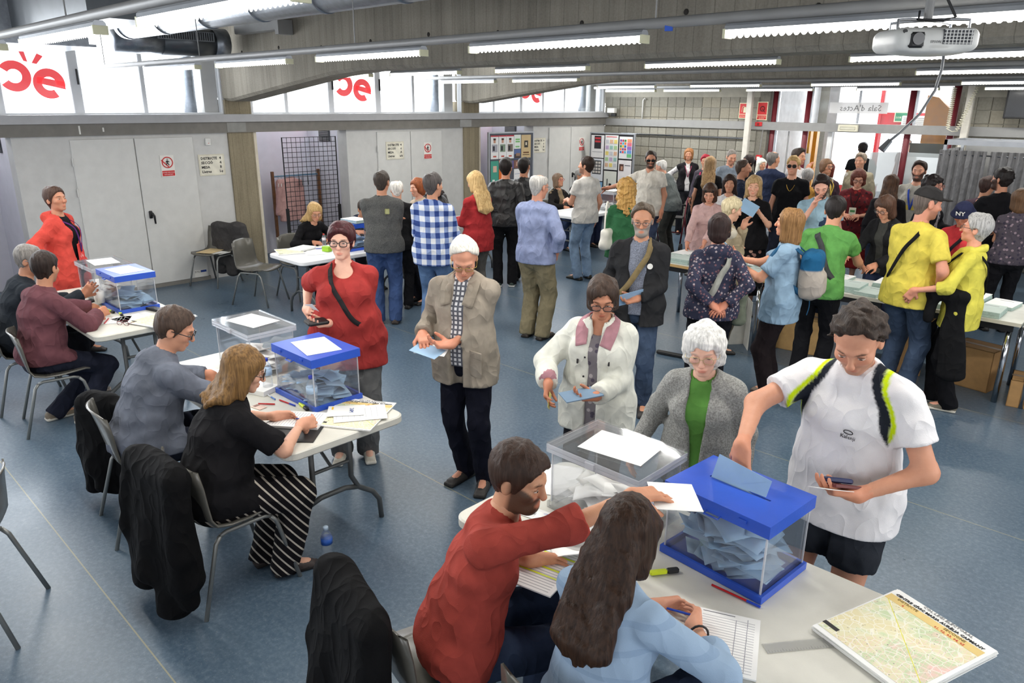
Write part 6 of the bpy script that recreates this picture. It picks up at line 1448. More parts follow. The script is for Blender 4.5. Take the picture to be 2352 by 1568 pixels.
# ------------------------------------------------------------------ papers, pens, bottles on the tables
def flat(name, x, y, z, w_, d_, rz, label, cat='paper', mat=PAPER, h=0.0016, marks=(), grp=None):
    e = empty(name, (x, y, z), R(rz), label, cat, grp); MB().cbox((0, 0, h/2), (w_, d_, h)).build('sheet', mat, e)
    for i, (u0, v0, u1, v1, c_) in enumerate(marks): MB().box((w_*(u0-.5), d_*(v0-.5), h), (w_*(u1-.5), d_*(v1-.5), h+0.0004+0.0001*(i % 3))).build('print', c_ if not isinstance(c_, tuple) else plain('print_ink', c_, 0.8, var=0.02), e)
    return e
ZT = 0.742
lines = lambda n, c_=(170, 170, 176), a=0.08, b=0.92: [(a, 0.05+0.88*i/n, b, 0.05+0.88*i/n+0.010, c_) for i in range(n)]
def map_mat():
    t = NT('street_map'); v = t.coord(scale=(1, 1, 1)); vo = t.n('ShaderNodeTexVoronoi', feature='DISTANCE_TO_EDGE'); vo.inputs['Scale'].default_value = 34; t.l(v, vo.inputs['Vector'])
    n = t.noise(v, 9, 3); x, y, z = t.xyz(v)
    base = t.ramp(n, [(0.38, lin((224, 214, 172))), (0.5, lin((226, 222, 188))), (0.60, lin((196, 212, 170))), (0.72, lin((232, 196, 186)))])
    grid = t.math('MAXIMUM', t.math('LESS_THAN', t.math('FRACT', t.math('MULTIPLY', t.math('ADD', x, t.math('MULTIPLY', y, 0.3)), 62)), 0.13), t.math('LESS_THAN', t.math('FRACT', t.math('MULTIPLY', t.math('SUBTRACT', y, t.math('MULTIPLY', x, 0.3)), 62)), 0.13))
    grid = t.math('MULTIPLY', grid, t.math('GREATER_THAN', t.math('ADD', x, t.math('MULTIPLY', y, -0.6)), 0.01))
    base = t.mix(t.math('MULTIPLY', grid, 0.6), base, lin((236, 206, 200))); base = t.mix(t.math('MULTIPLY', t.math('LESS_THAN', vo.outputs['Distance'], 0.045), 0.55), base, lin((244, 242, 236)))
    base = t.mix(t.math('LESS_THAN', t.math('ABSOLUTE', t.math('ADD', y, t.math('MULTIPLY', x, 0.85), 0.06)), 0.0018), base, lin((222, 216, 60))); base = t.mix(t.math('GREATER_THAN', t.noise(v, 120, 2), 0.68), base, lin((120, 110, 110)))
    t.base(base); t.set(Roughness=0.7); return t.m
MAP = map_mat()
def map_sheet(x, y, z, rz, label, w_=0.42, d_=0.46, text=True, n=1):
    e = empty('polling_map', (x, y, z), R(rz), label, 'map')
    for i in range(n): MB().cbox((r_.uniform(-.006, .006), r_.uniform(-.006, .006), 0.0025+0.004*i), (w_, d_, 0.0036), R(r_.uniform(-1.2, 1.2))).build('sheet', PAPER, e)
    h = 0.0045+0.004*(n-1); MB().cbox((0, -d_*0.04, h+0.0004), (w_*0.95, d_*0.85, 0.0008)).build('map_print', MAP, e); MB().cbox((0, d_*0.345, h+0.001), (w_*0.95, d_*0.085, 0.0008)).build('header_band', plain('print_sand', (226, 198, 128), 0.7), e)
    for cx, cy, a, b in ((-w_*0.40, -d_*0.39, w_*0.16, d_*0.04),): MB().cbox((cx, cy, h+0.0014), (a, b, 0.0006)).build('logo_bar', DARKT, e)
    if text:
        SAND = plain('print_brown', (110, 90, 40), 0.8); text_part('lettering', 'COL·LEGI ELECTORAL', w_*0.05, PRINTG, e, (0.02, d_*0.455, h+0.0012), (0, 0, 0), 'CENTER'); text_part('lettering', 'CENTRE CÍVIC MARIA AURÈLIA CAPMANY', w_*0.047, DARKT, e, (0, d_*0.402, h+0.0012), (0, 0, 0), 'CENTER', font_bold=0.0004)
        text_part('lettering', 'DISTRICTE', w_*0.045, SAND, e, (-w_*0.38, d_*0.353, h+0.0018), (0, 0, 0)); text_part('lettering', '4', w_*0.04, REDS, e, (-w_*0.30, d_*0.31, h+0.0018), (0, 0, 0)); text_part('lettering', 'SECCIONS', w_*0.045, SAND, e, (w_*0.10, d_*0.353, h+0.0018), (0, 0, 0)); text_part('lettering', '01, 02, 03, 04, 05', w_*0.042, REDS, e, (w_*0.04, d_*0.31, h+0.0018), (0, 0, 0))
    return e
map_sheet(-0.485, 2.385, ZT, -19, 'pile of polling station street maps on the nearest table', 0.36, 0.44, True, 6)
map_sheet(-3.36, 2.19, ZT, 32, 'cream street map under papers at the end of the second table', 0.34, 0.40, True, 2); map_sheet(-6.10, 2.18, ZT, 20, 'curled street map at the end of the third table', 0.34, 0.40, False, 3); map_sheet(-8.0, 4.42, ZT, 70, 'pale street map at the corner of the white table', 0.30, 0.36, False, 2)
YHL = plain('highlighter_yellow', (214, 232, 40), 0.4)
flat('voter_list', -0.905, 1.97, ZT, 0.21, 0.30, 24, 'printed voter list under the hand of the woman in pale blue', 'paper', h=0.006, marks=lines(20, (196, 196, 200))+[(0.62, 0.05, 0.63, 0.9, (150, 150, 160)), (0.8, 0.05, 0.81, 0.95, (150, 150, 160)), (0.08, 0.955, 0.6, 0.965, (90, 90, 100))])
flat('voter_list', -1.62, 1.86, ZT, 0.23, 0.31, 12, 'voter list with yellow highlighted rows under the pointing hand', 'paper', h=0.006, marks=lines(18, (176, 178, 180))+[(0.1, 0.30, 0.9, 0.335, YHL), (0.1, 0.45, 0.9, 0.485, YHL), (0.1, 0.62, 0.9, 0.655, YHL), (0.3, 0.75, 0.9, 0.78, YHL)])
G = [[(0.30*(i/10-0.5), 0.21*(j/4-0.5), 0.004+0.10*max(0, (i/10-0.45))**1.5*(1 if True else 0)*2.2) for j in range(5)] for i in range(11)]
for i_, (x_, y_, a_, lb) in enumerate(((-1.72, 2.09, 22, 'white sheet curling upward in front of the clear ballot box'), (-1.58, 2.02, -35, 'rolled white sheet beside the long dark hair'))): o_ = tag(sheet(G, 0.002).build('curled_sheet', PAPER, None, True, (x_, y_, ZT+0.006+0.004*i_), R(a_)), lb, 'paper')
flat('paper_sheet', -2.04, 2.42, ZT, 0.21, 0.297, 30, 'white sheet on the far left corner of the nearest table'); flat('note_card', -1.91, 2.12, ZT, 0.12, 0.085, 10, 'small white note card beside the red sweater')
def pen(x, y, z, rz, label, body, cap, L=0.145):
    e = empty('pen', (x, y, z+0.0048), R(rz), label, 'pen'); MB().tube([(-L/2, 0, 0), (L/2-0.05, 0, 0)], 0.0042, 8).build('barrel', plain('pen_barrel', body, 0.3), e); MB().tube([(L/2-0.052, 0, 0), (L/2, 0, 0)], 0.0048, 8).build('cap', plain('pen_cap', cap, 0.3), e); return e
def highlighter(x, y, z, rz, label):
    e = empty('highlighter', (x, y, z+0.009), R(rz), label, 'highlighter'); MB().cbox((-0.022, 0, 0), (0.07, 0.02, 0.016), 0, 0.005).build('barrel', YHL, e); MB().cbox((0.036, 0, 0), (0.048, 0.022, 0.018), 0, 0.005).build('cap', BLK, e); return e
pen(-1.00, 2.215, ZT, 2, 'red pen with blue cap along the base of the blue ballot box', (190, 30, 34), (30, 70, 190), 0.19); pen(-1.885, 2.125, ZT+0.002, 25, 'blue pen on the small white note card', (235, 235, 240), (30, 60, 190))
highlighter(-1.265, 2.15, ZT, 55, 'yellow highlighter with black cap beside the seated woman in blue'); o_ = tag(MB().cbox((0, 0, 0.011), (0.045, 0.024, 0.022), 0.3, 0.005).build('marker_cap', BLK), 'black marker cap lying near the red sweater sleeve', 'cap'); o_.location = (-1.835, 2.01, ZT)
ru = empty('ruler', (-0.70, 2.16, ZT), R(52), 'clear grey plastic ruler beside the map pile', 'ruler'); MB().box((-0.16, -0.022, 0), (0.16, 0.022, 0.002)).build('strip', glassy('ruler_plastic', (214, 214, 208), 0.35, 0.2), ru)
for k_ in range(31): MB().box((-0.152+0.01*k_, -0.022, 0.002), (-0.1515+0.01*k_, -0.014 if k_ % 5 else -0.009, 0.0023)).build('graduation', DARKT, ru)
# second table
flat('voter_booklet', -3.51, 1.905, ZT+0.004, 0.21, 0.297, -52, 'open white voter booklet being written on, second table', 'booklet', h=0.012, marks=lines(16, (190, 190, 200))); flat('black_folder', -3.42, 1.80, ZT-0.0005, 0.25, 0.33, -48, 'black folder lying under the voter booklet', 'folder', BLK, 0.004)
flat('leaflet', -3.34, 2.20, ZT+0.012, 0.21, 0.297, -32, 'white leaflet on top of the street map on the second table', marks=lines(8, (200, 200, 204), 0.1, 0.8)); l_ = flat('leaflet', -3.42, 2.16, ZT+0.016, 0.15, 0.21, -38, 'small white election leaflet with the number 26', marks=[(0.1, 0.1, 0.35, 0.15, (240, 190, 40))]); text_part('lettering', '26M', 0.035, plain('print_blue', (40, 70, 150)), l_, (-0.03, 0.02, 0.0022), (0, 0, 0))
flat('paper_sheet', -4.66, 1.86, ZT, 0.30, 0.21, 15, 'blank white sheet in front of the man in the blue-grey shirt'); flat('identity_card', -3.86, 1.85, ZT, 0.086, 0.054, 10, 'pink identity card lying in front of the blond woman', 'card', plain('card_pink', (226, 196, 180), 0.4), marks=[(0.06, 0.2, 0.35, 0.85, (150, 120, 110))])
flat('envelope_pile', -4.10, 1.98, ZT, 0.20, 0.14, 20, 'small pile of white envelopes behind the blond woman\'s glasses', 'paper', h=0.03); pen(-3.79, 1.995, ZT, 8, 'red pen with blue cap lying before the ballot box of the second table', (190, 34, 38), (30, 60, 180)); pen(-3.96, 1.975, ZT, -4, 'clear ballpoint lying behind the red pen', (220, 224, 230), (90, 130, 200)); pen(-3.86, 1.90, ZT, 40, 'red pen close to the blond woman\'s face', (190, 34, 38), (190, 34, 38), 0.10); highlighter(-3.665, 2.03, ZT, -8, 'yellow highlighter in front of the ballot box of the second table')
PET = glassy('bottle_plastic', (225, 236, 246), 0.10, 0.08)
def bottle(x, y, z, label, cap=(30, 60, 190), h=0.21, lab=(60, 110, 190)):
    e = empty('water_bottle', (x, y, z), 0, label, 'bottle'); k = h/0.21
    MB().lathe([(0.024*k, 0), (0.031*k, 0.006*k), (0.031*k, 0.045*k), (0.028*k, 0.055*k), (0.031*k, 0.065*k), (0.031*k, 0.09*k), (0.0285*k, 0.10*k), (0.0315*k, 0.115*k), (0.0315*k, 0.145*k), (0.026*k, 0.17*k), (0.013*k, 0.188*k), (0.012*k, 0.196*k)], n=20).build('bottle_body', PET, e, True)
    MB().lathe([(0.0325*k, 0.108*k), (0.0325*k, 0.145*k)], n=20).build('label_band', glassy('bottle_label', (190, 214, 240), 0.7, 0.3) if lab is None else plain('bottle_label', lab, 0.4), e, True); MB().lathe([(0.0145*k, 0.194*k), (0.0145*k, 0.21*k), (0.012*k, 0.213*k)], n=16).build('cap', plain('bottle_cap', cap, 0.35), e, True)
bottle(-3.60, 2.055, ZT, 'water bottle with blue cap at the corner of the second ballot box', lab=(176, 204, 232)); bottle(-4.06, 2.02, ZT, 'water bottle with blue cap between the two boxes of the second table', lab=(176, 204, 232)); bottle(-3.23, 1.86, 0, 'water bottle standing on the floor by the table leg', (200, 220, 240), lab=(40, 90, 180)); bottle(-8.0, 4.90, ZT, 'small bottle with red cap on the white table', (214, 50, 50), 0.16, (230, 220, 220))
cu_ = MB().lathe([(0.026, 0), (0.035, 0.09), (0.033, 0.09), (0.025, 0.004)], n=18, closed_top=False).build('plastic_cup', PET, None, True, (-3.985, 2.09, ZT)); tag(cu_, 'clear plastic cup beside the middle ballot box', 'cup')
# third table
flat('paper_sheet', -6.38, 1.87, ZT, 0.21, 0.297, -30, 'printed sheet near the maroon shirt sleeve on the third table', marks=lines(10, (190, 190, 190))); flat('paper_sheet', -6.74, 1.85, ZT, 0.297, 0.21, 14, 'tan printed sheet in front of the man in the maroon shirt', mat=plain('tan_paper', (226, 208, 168), 0.8), marks=lines(9, (190, 170, 130))); flat('paper_sheet', -6.33, 2.05, ZT, 0.21, 0.297, 10, 'white sheet half under the curled map', marks=lines(6, (200, 200, 200))); flat('paper_sheet', -7.18, 1.80, ZT, 0.21, 0.297, 0, 'white sheet in front of the man in the dark vest')
highlighter(-6.64, 1.965, ZT, 5, 'left yellow highlighter on the third table'); highlighter(-6.49, 1.995, ZT, -10, 'right yellow highlighter on the third table'); pen(-6.36, 1.84, ZT+0.003, -30, 'red pen lying on the printed sheet of the third table', (180, 34, 38), (180, 34, 38)); flat('phone', -7.12, 1.93, ZT+0.002, 0.075, 0.15, 30, 'black phone beside the ballot boxes of the third table', 'phone', BLK, 0.009); flat('black_pouch', -6.46, 2.25, ZT, 0.34, 0.06, 14, 'long black pouch beside the blue base of the third box', 'pouch', BLK, 0.022)
for k_ in range(2): tag(MB().lathe([(0.03, 0.03*k_), (0.036, 0.10+0.03*k_), (0.034, 0.10+0.03*k_)], n=18).build('paper_cup', PAPER, None, True, (-6.98+0.07*k_, 1.985, ZT)), ('left' if k_ == 0 else 'right')+' white paper cup stack beside the blue box of the third table', 'cup')
gl_ = empty('reading_glasses', (-6.17, 1.90, ZT+0.014), R(30), 'dark red reading glasses lying folded on the third table', 'glasses')
for sx in (-1, 1): MB().tube([(sx*0.032+0.024*math.cos(a), 0, 0.016*math.sin(a)) for a in np.linspace(0, 2*math.pi, 15)[:-1]], 0.002, 6, closed=True).build('rim', plain('frame_red', (110, 24, 34), 0.3), gl_); MB().tube([(sx*0.056, 0, 0.004), (sx*0.058, 0.05, 0.002), (sx*0.05, 0.12, -0.01)], 0.002, 6).build('temple', plain('frame_red', (110, 24, 34), 0.3), gl_)
MB().tube([(-0.009, 0, 0.004), (0, 0, 0.007), (0.009, 0, 0.004)], 0.002, 6).build('bridge', plain('frame_red', (110, 24, 34), 0.3), gl_)
# white table by the rack
flat('paper_pile', -8.02, 4.60, ZT+0.006, 0.21, 0.297, 20, 'pile of white sheets on the white table by the mesh panel', h=0.02); flat('paper_sheet', -7.75, 4.62, ZT, 0.21, 0.297, 60, 'white sheet flat on the white table'); o_ = tag(MB().cbox((0, 0, 0.03), (0.10, 0.075, 0.06), 0.3, 0.006).build('tissue_box', plain('lime_card', (150, 196, 40), 0.5)), 'small lime green box on the white table', 'box'); o_.location = (-7.72, 4.76, ZT); pen(-7.9, 4.80, ZT, 60, 'blue pen on the white table', (30, 60, 180), (30, 60, 180))
flat('paper_sheet', -7.80, 9.65, ZT, 0.21, 0.297, 60, 'white sheet on the table of the seated couple'); flat('paper_sheet', -7.95, 9.95, ZT, 0.21, 0.297, 80, 'blue and white form in front of the seated couple', marks=[(0.1, 0.6, 0.9, 0.9, (120, 150, 200))])
flat('paper_sheet', -9.98, 4.42, 0.455, 0.30, 0.21, 20, 'white sheet on the seat of the chair by the wall'); flat('folder', -10.1, 4.38, 0.462, 0.23, 0.32, 30, 'beige folder leaning on the chair under the grey coat', 'folder', plain('beige_card', (220, 196, 150), 0.8), 0.006)
# ------------------------------------------------------------------ coat rack, mesh panel
WOODR = plain('rack_wood', (112, 74, 44), 0.5, var=0.15, scale=20); RODB = plain('rack_rod', (96, 132, 158), 0.35, 0.3)
rk = empty('coat_rack', (-11.2, 6.42, 0), R(90), 'wooden coat rack with pale blue rail in the alcove', 'rack')
for sx in (-1, 1): MB().box((sx*0.42-0.02, -0.02, 0.05), (sx*0.42+0.02, 0.02, 1.38)).build('post', WOODR, rk); MB().box((sx*0.42-0.02, -0.22, 0.0), (sx*0.42+0.02, 0.22, 0.05)).build('foot', WOODR, rk)
MB().bar((-0.42, 0, 1.30), (0.42, 0, 1.30), 0.013).build('rail', RODB, rk); MB().bar((-0.42, 0, 0.18), (0.42, 0, 0.18), 0.013).build('lower_rail', RODB, rk)
HANG = [MB().tube([(-0.19, 0, -0.13), (0, 0, -0.03), (0.19, 0, -0.13)], 0.006, 6).mesh('arms', SIGNW), MB().tube([(0, 0, -0.03), (0, 0, 0.0), (0.012, 0, 0.022), (0, 0, 0.036), (-0.014, 0, 0.024)], 0.0025, 6).mesh('hook', CHROME), MB().bar((-0.18, 0, -0.132), (0.18, 0, -0.132), 0.005, 6).mesh('bar', SIGNW)]
for k_, (u_, lb) in enumerate(((-0.32, 'white hanger at the left end of the coat rack'), (-0.27, 'white hanger touching the left end hanger'), (0.06, 'dark hanger in the middle of the coat rack'), (0.11, 'second dark hanger near the middle of the rack'), (0.22, 'dark hanger nearest the right post of the rack'))):
    h_ = empty('coat_hanger', (-11.2, 6.42+u_, 1.285), R(90+60), lb, 'hanger', 'hangers on the coat rack')
    for nm, me in zip(('arms', 'hook', 'bar'), HANG):
        q = link(nm, me, h_)
        if k_ > 1 and nm != 'hook': q.data = me.copy(); q.data.materials.clear(); q.data.materials.append(BLK)
F = Fld((-0.32, -0.2, 0.65), (0.32, 0.2, 1.55), 0.02); F.cap((-0.17, 0, 1.35), (0.17, 0, 1.35), 0.05, 0.05, 0.03); F.sect(V3(0, 0, 1.36), V3(0, 0, 0.72), (0.17, 0.07), (0.25, 0.11), V3(1, 0, 0), V3(0, 1, 0), 0.03)
for sd in (-1, 1): F.cap((sd*0.19, 0, 1.34), (sd*0.26, 0.03, 0.85), 0.055, 0.045, 0.02)
F.wob(0.012, 22, 4, (1, 1, 0.3)); F.plane((0, 0, 0.72), (0, 0, -1)); v_, q_ = F.mesh(); o_ = link('hanging_coat', npmesh('hanging_coat', v_, q_, cloth((214, 164, 158)))); o_.location = (-11.18, 6.28, -0.14); o_.rotation_euler = (0, 0, R(100)); tag(o_, 'pale pink coat hanging from the coat rack', 'coat'); MB().tube([(0, 0, 1.34), (0, 0, 1.42), (0.012, 0, 1.445)], 0.004, 6).build('hanger_hook', CHROME, o_)
gp = empty('mesh_panel', (-10.64, 6.38, 0), R(87), 'tall black wire mesh display panel in front of the coat rack', 'panel'); WIRE = plain('black_wire', (34, 34, 38), 0.4, 0.4)
for k_ in range(13): MB().bar((-0.46+0.92*k_/12, 0, 0.35 if 0 < k_ < 12 else 0.02), (-0.46+0.92*k_/12, 0, 1.93), 0.0042 if 0 < k_ < 12 else 0.010, 6).build('vertical_wire', WIRE, gp)
for k_ in range(22): MB().bar((-0.46, 0.006, 0.36+0.0745*k_), (0.46, 0.006, 0.36+0.0745*k_), 0.0042, 6).build('horizontal_wire', WIRE, gp)
for sx in (-1, 1): MB().box((sx*0.46-0.02, -0.02, 0), (sx*0.46+0.02, 0.02, 0.85)).build('clip_post', BLK, gp); MB().box((sx*0.46-0.02, -0.28, 0.0), (sx*0.46+0.02, 0.28, 0.03)).build('foot', BLK, gp)
# ------------------------------------------------------------------ poster boards
def poster(par_M, u, v, w_, h_, base, rects, label, texts=()):
    o = MB().box((-w_/2, -0.003, -h_/2), (w_/2, 0, h_/2)).build('poster', base if not isinstance(base, tuple) else plain('poster_paper', base, 0.6, var=0.02)); o.matrix_world = par_M @ Matrix.Translation((u, -0.022, v)); tag(o, label, 'poster', 'posters on the notice boards')
    for i, (a, b, c, d, k) in enumerate(rects): MB().box((w_*(a-.5), -0.0042-0.0002*i, h_*(b-.5)), (w_*(c-.5), -0.003, h_*(d-.5))).build('print', plain('poster_ink', k, 0.6, var=0.04), o)
    for (tx, a, b, sz, k) in texts: text_part('lettering', tx, sz, plain('poster_ink', k, 0.6, var=0.04), o, (w_*(a-.5), -0.0065, h_*(b-.5)), (R(90), 0, 0), 'CENTER')
    return o
def notice_board(loc, rz, w_, h_, z0, label, panel):
    e = empty('notice_board', loc, R(rz), label, 'notice board'); MB().box((-w_/2, -0.018, z0), (w_/2, 0.018, z0+h_)).build('panel', plain('board_felt', panel, 0.9), e)
    for a, b in (((-w_/2-0.02, -0.024, z0), (-w_/2+0.004, 0.024, z0+h_)), ((w_/2-0.004, -0.024, z0), (w_/2+0.02, 0.024, z0+h_)), ((-w_/2-0.02, -0.024, z0+h_), (w_/2+0.02, 0.024, z0+h_+0.025)), ((-w_/2-0.02, -0.024, z0-0.02), (w_/2+0.02, 0.024, z0))): MB().box(a, b).build('frame_bar', ALU, e)
    for sx in (-1, 1): MB().bar((sx*w_/2, 0, 0.04), (sx*w_/2, 0, z0), 0.018).build('leg', ALU, e); MB().box((sx*w_/2-0.02, -0.25, 0), (sx*w_/2+0.02, 0.25, 0.04)).build('foot', ALU, e)
    return Matrix.Translation(loc) @ Matrix.Rotation(R(rz), 4, 'Z')
skin_ = (200, 150, 125)
MA = notice_board((-10.22, 10.48, 0), 84, 1.08, 1.05, 0.86, 'notice board covered in many small posters beside the second column', (86, 90, 100))
pp = lambda c_: [(0.35, 0.68, 0.62, 0.84, skin_), (0.33, 0.80, 0.64, 0.88, (60, 36, 30)), (0.15, 0.30, 0.85, 0.62, c_), (0.25, 0.35, 0.5, 0.55, (40, 40, 50)), (0.3, 0.08, 0.7, 0.14, (190, 80, 60))]
poster(MA, -0.42, 1.66, 0.19, 0.43, (238, 238, 238), [(0, 0.95, 1, 1, (200, 40, 60))]+pp((170, 170, 180)), 'first portrait poster at the top left of the pinned board'); poster(MA, -0.225, 1.66, 0.18, 0.43, (238, 238, 238), [(0, 0.95, 1, 1, (200, 40, 60))]+pp((130, 150, 130)), 'second portrait poster in the top row of the pinned board'); poster(MA, -0.04, 1.66, 0.18, 0.43, (238, 238, 238), [(0, 0.95, 1, 1, (200, 40, 60))]+pp((120, 110, 100)), 'third portrait poster in the top row of the pinned board')
poster(MA, 0.14, 1.75, 0.165, 0.26, (232, 238, 232), [(0.2, 0.62, 0.85, 0.72, (120, 190, 110)), (0.2, 0.46, 0.85, 0.56, (120, 190, 110)), (0.2, 0.1, 0.8, 0.2, (130, 190, 120))], 'white and green notice in the top row of the pinned board'); poster(MA, 0.14, 1.52, 0.165, 0.18, (90, 110, 160), [(0.05, 0.05, 0.95, 0.5, (70, 60, 60)), (0.3, 0.3, 0.9, 0.6, (150, 120, 100))], 'small blue photo notice under the green notice'); poster(MA, 0.36, 1.66, 0.24, 0.43, (206, 182, 138), [(0.3, 0.45, 0.7, 0.75, (50, 46, 42)), (0.42, 0.55, 0.58, 0.68, (220, 210, 190)), (0.2, 0.2, 0.8, 0.26, (110, 70, 36)), (0.15, 0.12, 0.85, 0.15, (80, 60, 40))], 'tan vintage style poster at the top right of the pinned board')
poster(MA, -0.42, 1.18, 0.19, 0.46, (70, 160, 140), [(0.3, 0.55, 0.75, 0.8, (230, 190, 170)), (0.2, 0.1, 0.5, 0.25, (230, 235, 230))], 'tall teal poster at the left of the pinned board'); poster(MA, -0.225, 1.22, 0.18, 0.40, (224, 110, 40), [(0.2, 0.7, 0.8, 0.9, (50, 60, 110))], 'orange poster beside the teal poster'); poster(MA, -0.04, 1.33, 0.18, 0.14, (110, 100, 150), [], 'purple strip poster in the second row of the board'); poster(MA, 0.14, 1.33, 0.165, 0.15, (130, 90, 80), [(0.3, 0.3, 0.7, 0.8, (190, 150, 130))], 'small brown photo print in the second row of the board'); poster(MA, 0.14, 1.08, 0.165, 0.32, (236, 236, 238), [(0.1, 0.7, 0.9, 0.72, (90, 110, 170)), (0.1, 0.4, 0.9, 0.42, (90, 110, 170))], 'white timetable sheet between the two leather jackets'); poster(MA, 0.36, 1.22, 0.20, 0.34, (238, 236, 236), [(0.1, 0.7, 0.3, 0.95, skin_), (0.4, 0.7, 0.6, 0.95, skin_), (0.7, 0.7, 0.9, 0.95, skin_), (0.05, 0.0, 0.5, 0.22, (214, 50, 40))], 'white sheet with small faces and a red block on the board'); poster(MA, -0.35, 0.92, 0.34, 0.08, (230, 190, 90), [], 'yellow strip at the bottom of the pinned board'); poster(MA, 0.1, 0.93, 0.42, 0.10, (150, 170, 190), [], 'pale blue strip at the bottom of the pinned board')
MBd = notice_board((-9.60, 12.86, 0), 2, 1.08, 1.36, 0.50, 'black notice board with large posters in the far corner', (36, 34, 38))
poster(MBd, -0.355, 1.60, 0.33, 0.46, (238, 236, 236), [(0.25, 0.40, 0.78, 0.97, (40, 36, 44)), (0.3, 0.82, 0.72, 0.9, (200, 50, 60)), (0.3, 0.68, 0.72, 0.76, (200, 50, 60)), (0.1, 0.25, 0.9, 0.27, (150, 150, 160))], 'white poster with a black square at the top left of the far board'); poster(MBd, -0.355, 1.12, 0.33, 0.46, (232, 234, 240), [(0.15, 0.3, 0.85, 0.92, (56, 60, 66))]+[(0.19+0.22*i, 0.35+0.14*j, 0.36+0.22*i, 0.45+0.14*j, (214, 206, 200)) for i in range(3) for j in range(4)], 'poster with a grid of small portraits on the far board'); poster(MBd, -0.355, 0.70, 0.33, 0.34, (130, 176, 214), [(0.05, 0.1, 0.6, 0.5, (220, 224, 232)), (0.45, 0.2, 0.85, 0.6, (130, 80, 150))], 'sky blue poster low on the far board')
cols_ = [(220, 180, 150), (170, 200, 150), (230, 210, 120), (190, 170, 200), (200, 200, 205), (150, 190, 180)]
poster(MBd, 0.0, 1.49, 0.33, 0.70, (234, 234, 232), [(0.1, 0.94, 0.9, 0.96, (210, 60, 70))]+[(0.06+0.32*i, 0.08+0.17*j, 0.30+0.32*i, 0.19+0.17*j, cols_[(i*2+j) % 6]) for i in range(3) for j in range(5)], 'tall white poster of small illustrations in the middle of the far board'); poster(MBd, 0.0, 0.88, 0.32, 0.46, (226, 228, 218), [(0.05, 0.15, 0.95, 0.3, (36, 36, 38)), (0.42, 0.3, 0.62, 0.45, (36, 36, 38)), (0.25, 0.35, 0.32, 0.65, (36, 36, 38))], 'pale poster with a black silhouette on the far board')
cols2 = [(40, 110, 190), (230, 120, 40), (60, 140, 60), (220, 60, 60), (120, 60, 150), (230, 190, 40), (70, 170, 200), (180, 50, 90)]
poster(MBd, 0.355, 1.60, 0.32, 0.44, (236, 236, 236), [(0.06+0.17*i, 0.25+0.13*j, 0.19+0.17*i, 0.35+0.13*j, cols2[(i*3+j) % 8]) for i in range(3) for j in range(5)]+[(0.62, 0.75-0.17*k, 0.95, 0.9-0.17*k, ((230, 150, 110), (220, 110, 130), (150, 110, 190), (110, 150, 210), (110, 190, 130))[k]) for k in range(5)], 'poster of coloured squares and a rainbow column on the far board'); poster(MBd, 0.355, 1.13, 0.32, 0.44, (238, 234, 234), [(0.08, 0.5, 0.42, 0.82, (90, 60, 50)), (0.2, 0.55, 0.35, 0.72, skin_), (0.5, 0.75, 0.92, 0.78, (60, 60, 70)), (0.1, 0.03, 0.9, 0.09, (150, 50, 50))], 'white poster with a small brown portrait on the far board'); poster(MBd, 0.37, 0.78, 0.25, 0.18, (226, 150, 160), [(0.15, 0.4, 0.85, 0.5, (240, 210, 214))], 'pink sheet low on the far board')
# ------------------------------------------------------------------ voting booth at the right
vb = empty('voting_booth', (-2.35, 12.75, 0), 0, 'voting booth with grey pleated curtains at the right', 'booth'); CURT = cloth((128, 128, 130))
for x_ in (-0.86, 0.86):
    for y_ in (-0.45, 0.45): MB().box((x_-0.02, y_-0.02, 0), (x_+0.02, y_+0.02, 2.0)).build('post', ALU, vb)
MB().box((-0.88, -0.47, 1.93), (0.88, -0.43, 2.0)).build('head_rail', ALU, vb); MB().box((-0.88, 0.43, 1.93), (0.88, 0.47, 2.0)).build('head_rail', ALU, vb); MB().box((-0.88, -0.47, 1.96), (-0.84, 0.47, 2.0)).build('head_rail', ALU, vb); MB().bar((-0.9, -0.52, 1.80), (0.9, -0.52, 1.80), 0.01).build('curtain_rod', CHROME, vb)
for k_, (x0_, x1_) in enumerate(((-0.90, -0.30), (-0.26, 0.32), (0.36, 0.9))):
    G = [[(x0_+(x1_-x0_)*i/48, -0.54+0.028*math.sin(i*0.78+k_)+0.012*math.sin(i*1.9), 1.86-1.45*j/6+0.0*i) for j in range(7)] for i in range(49)]; sheet(G, 0.003).build('curtain', CURT, vb, True)
G = [[(-0.90, -0.5+0.95*i/40+0.0, 1.86-1.45*j/6) for j in range(7)] for i in range(41)]; G = [[(p[0]+0.025*math.sin(i*0.8), p[1], p[2]) for p in row] for i, row in enumerate(G)]; sheet(G, 0.003).build('curtain', CURT, vb, True); MB().box((-0.8, 0.40, 1.2), (0.8, 0.42, 1.9)).build('back_panel', GREYM, vb)
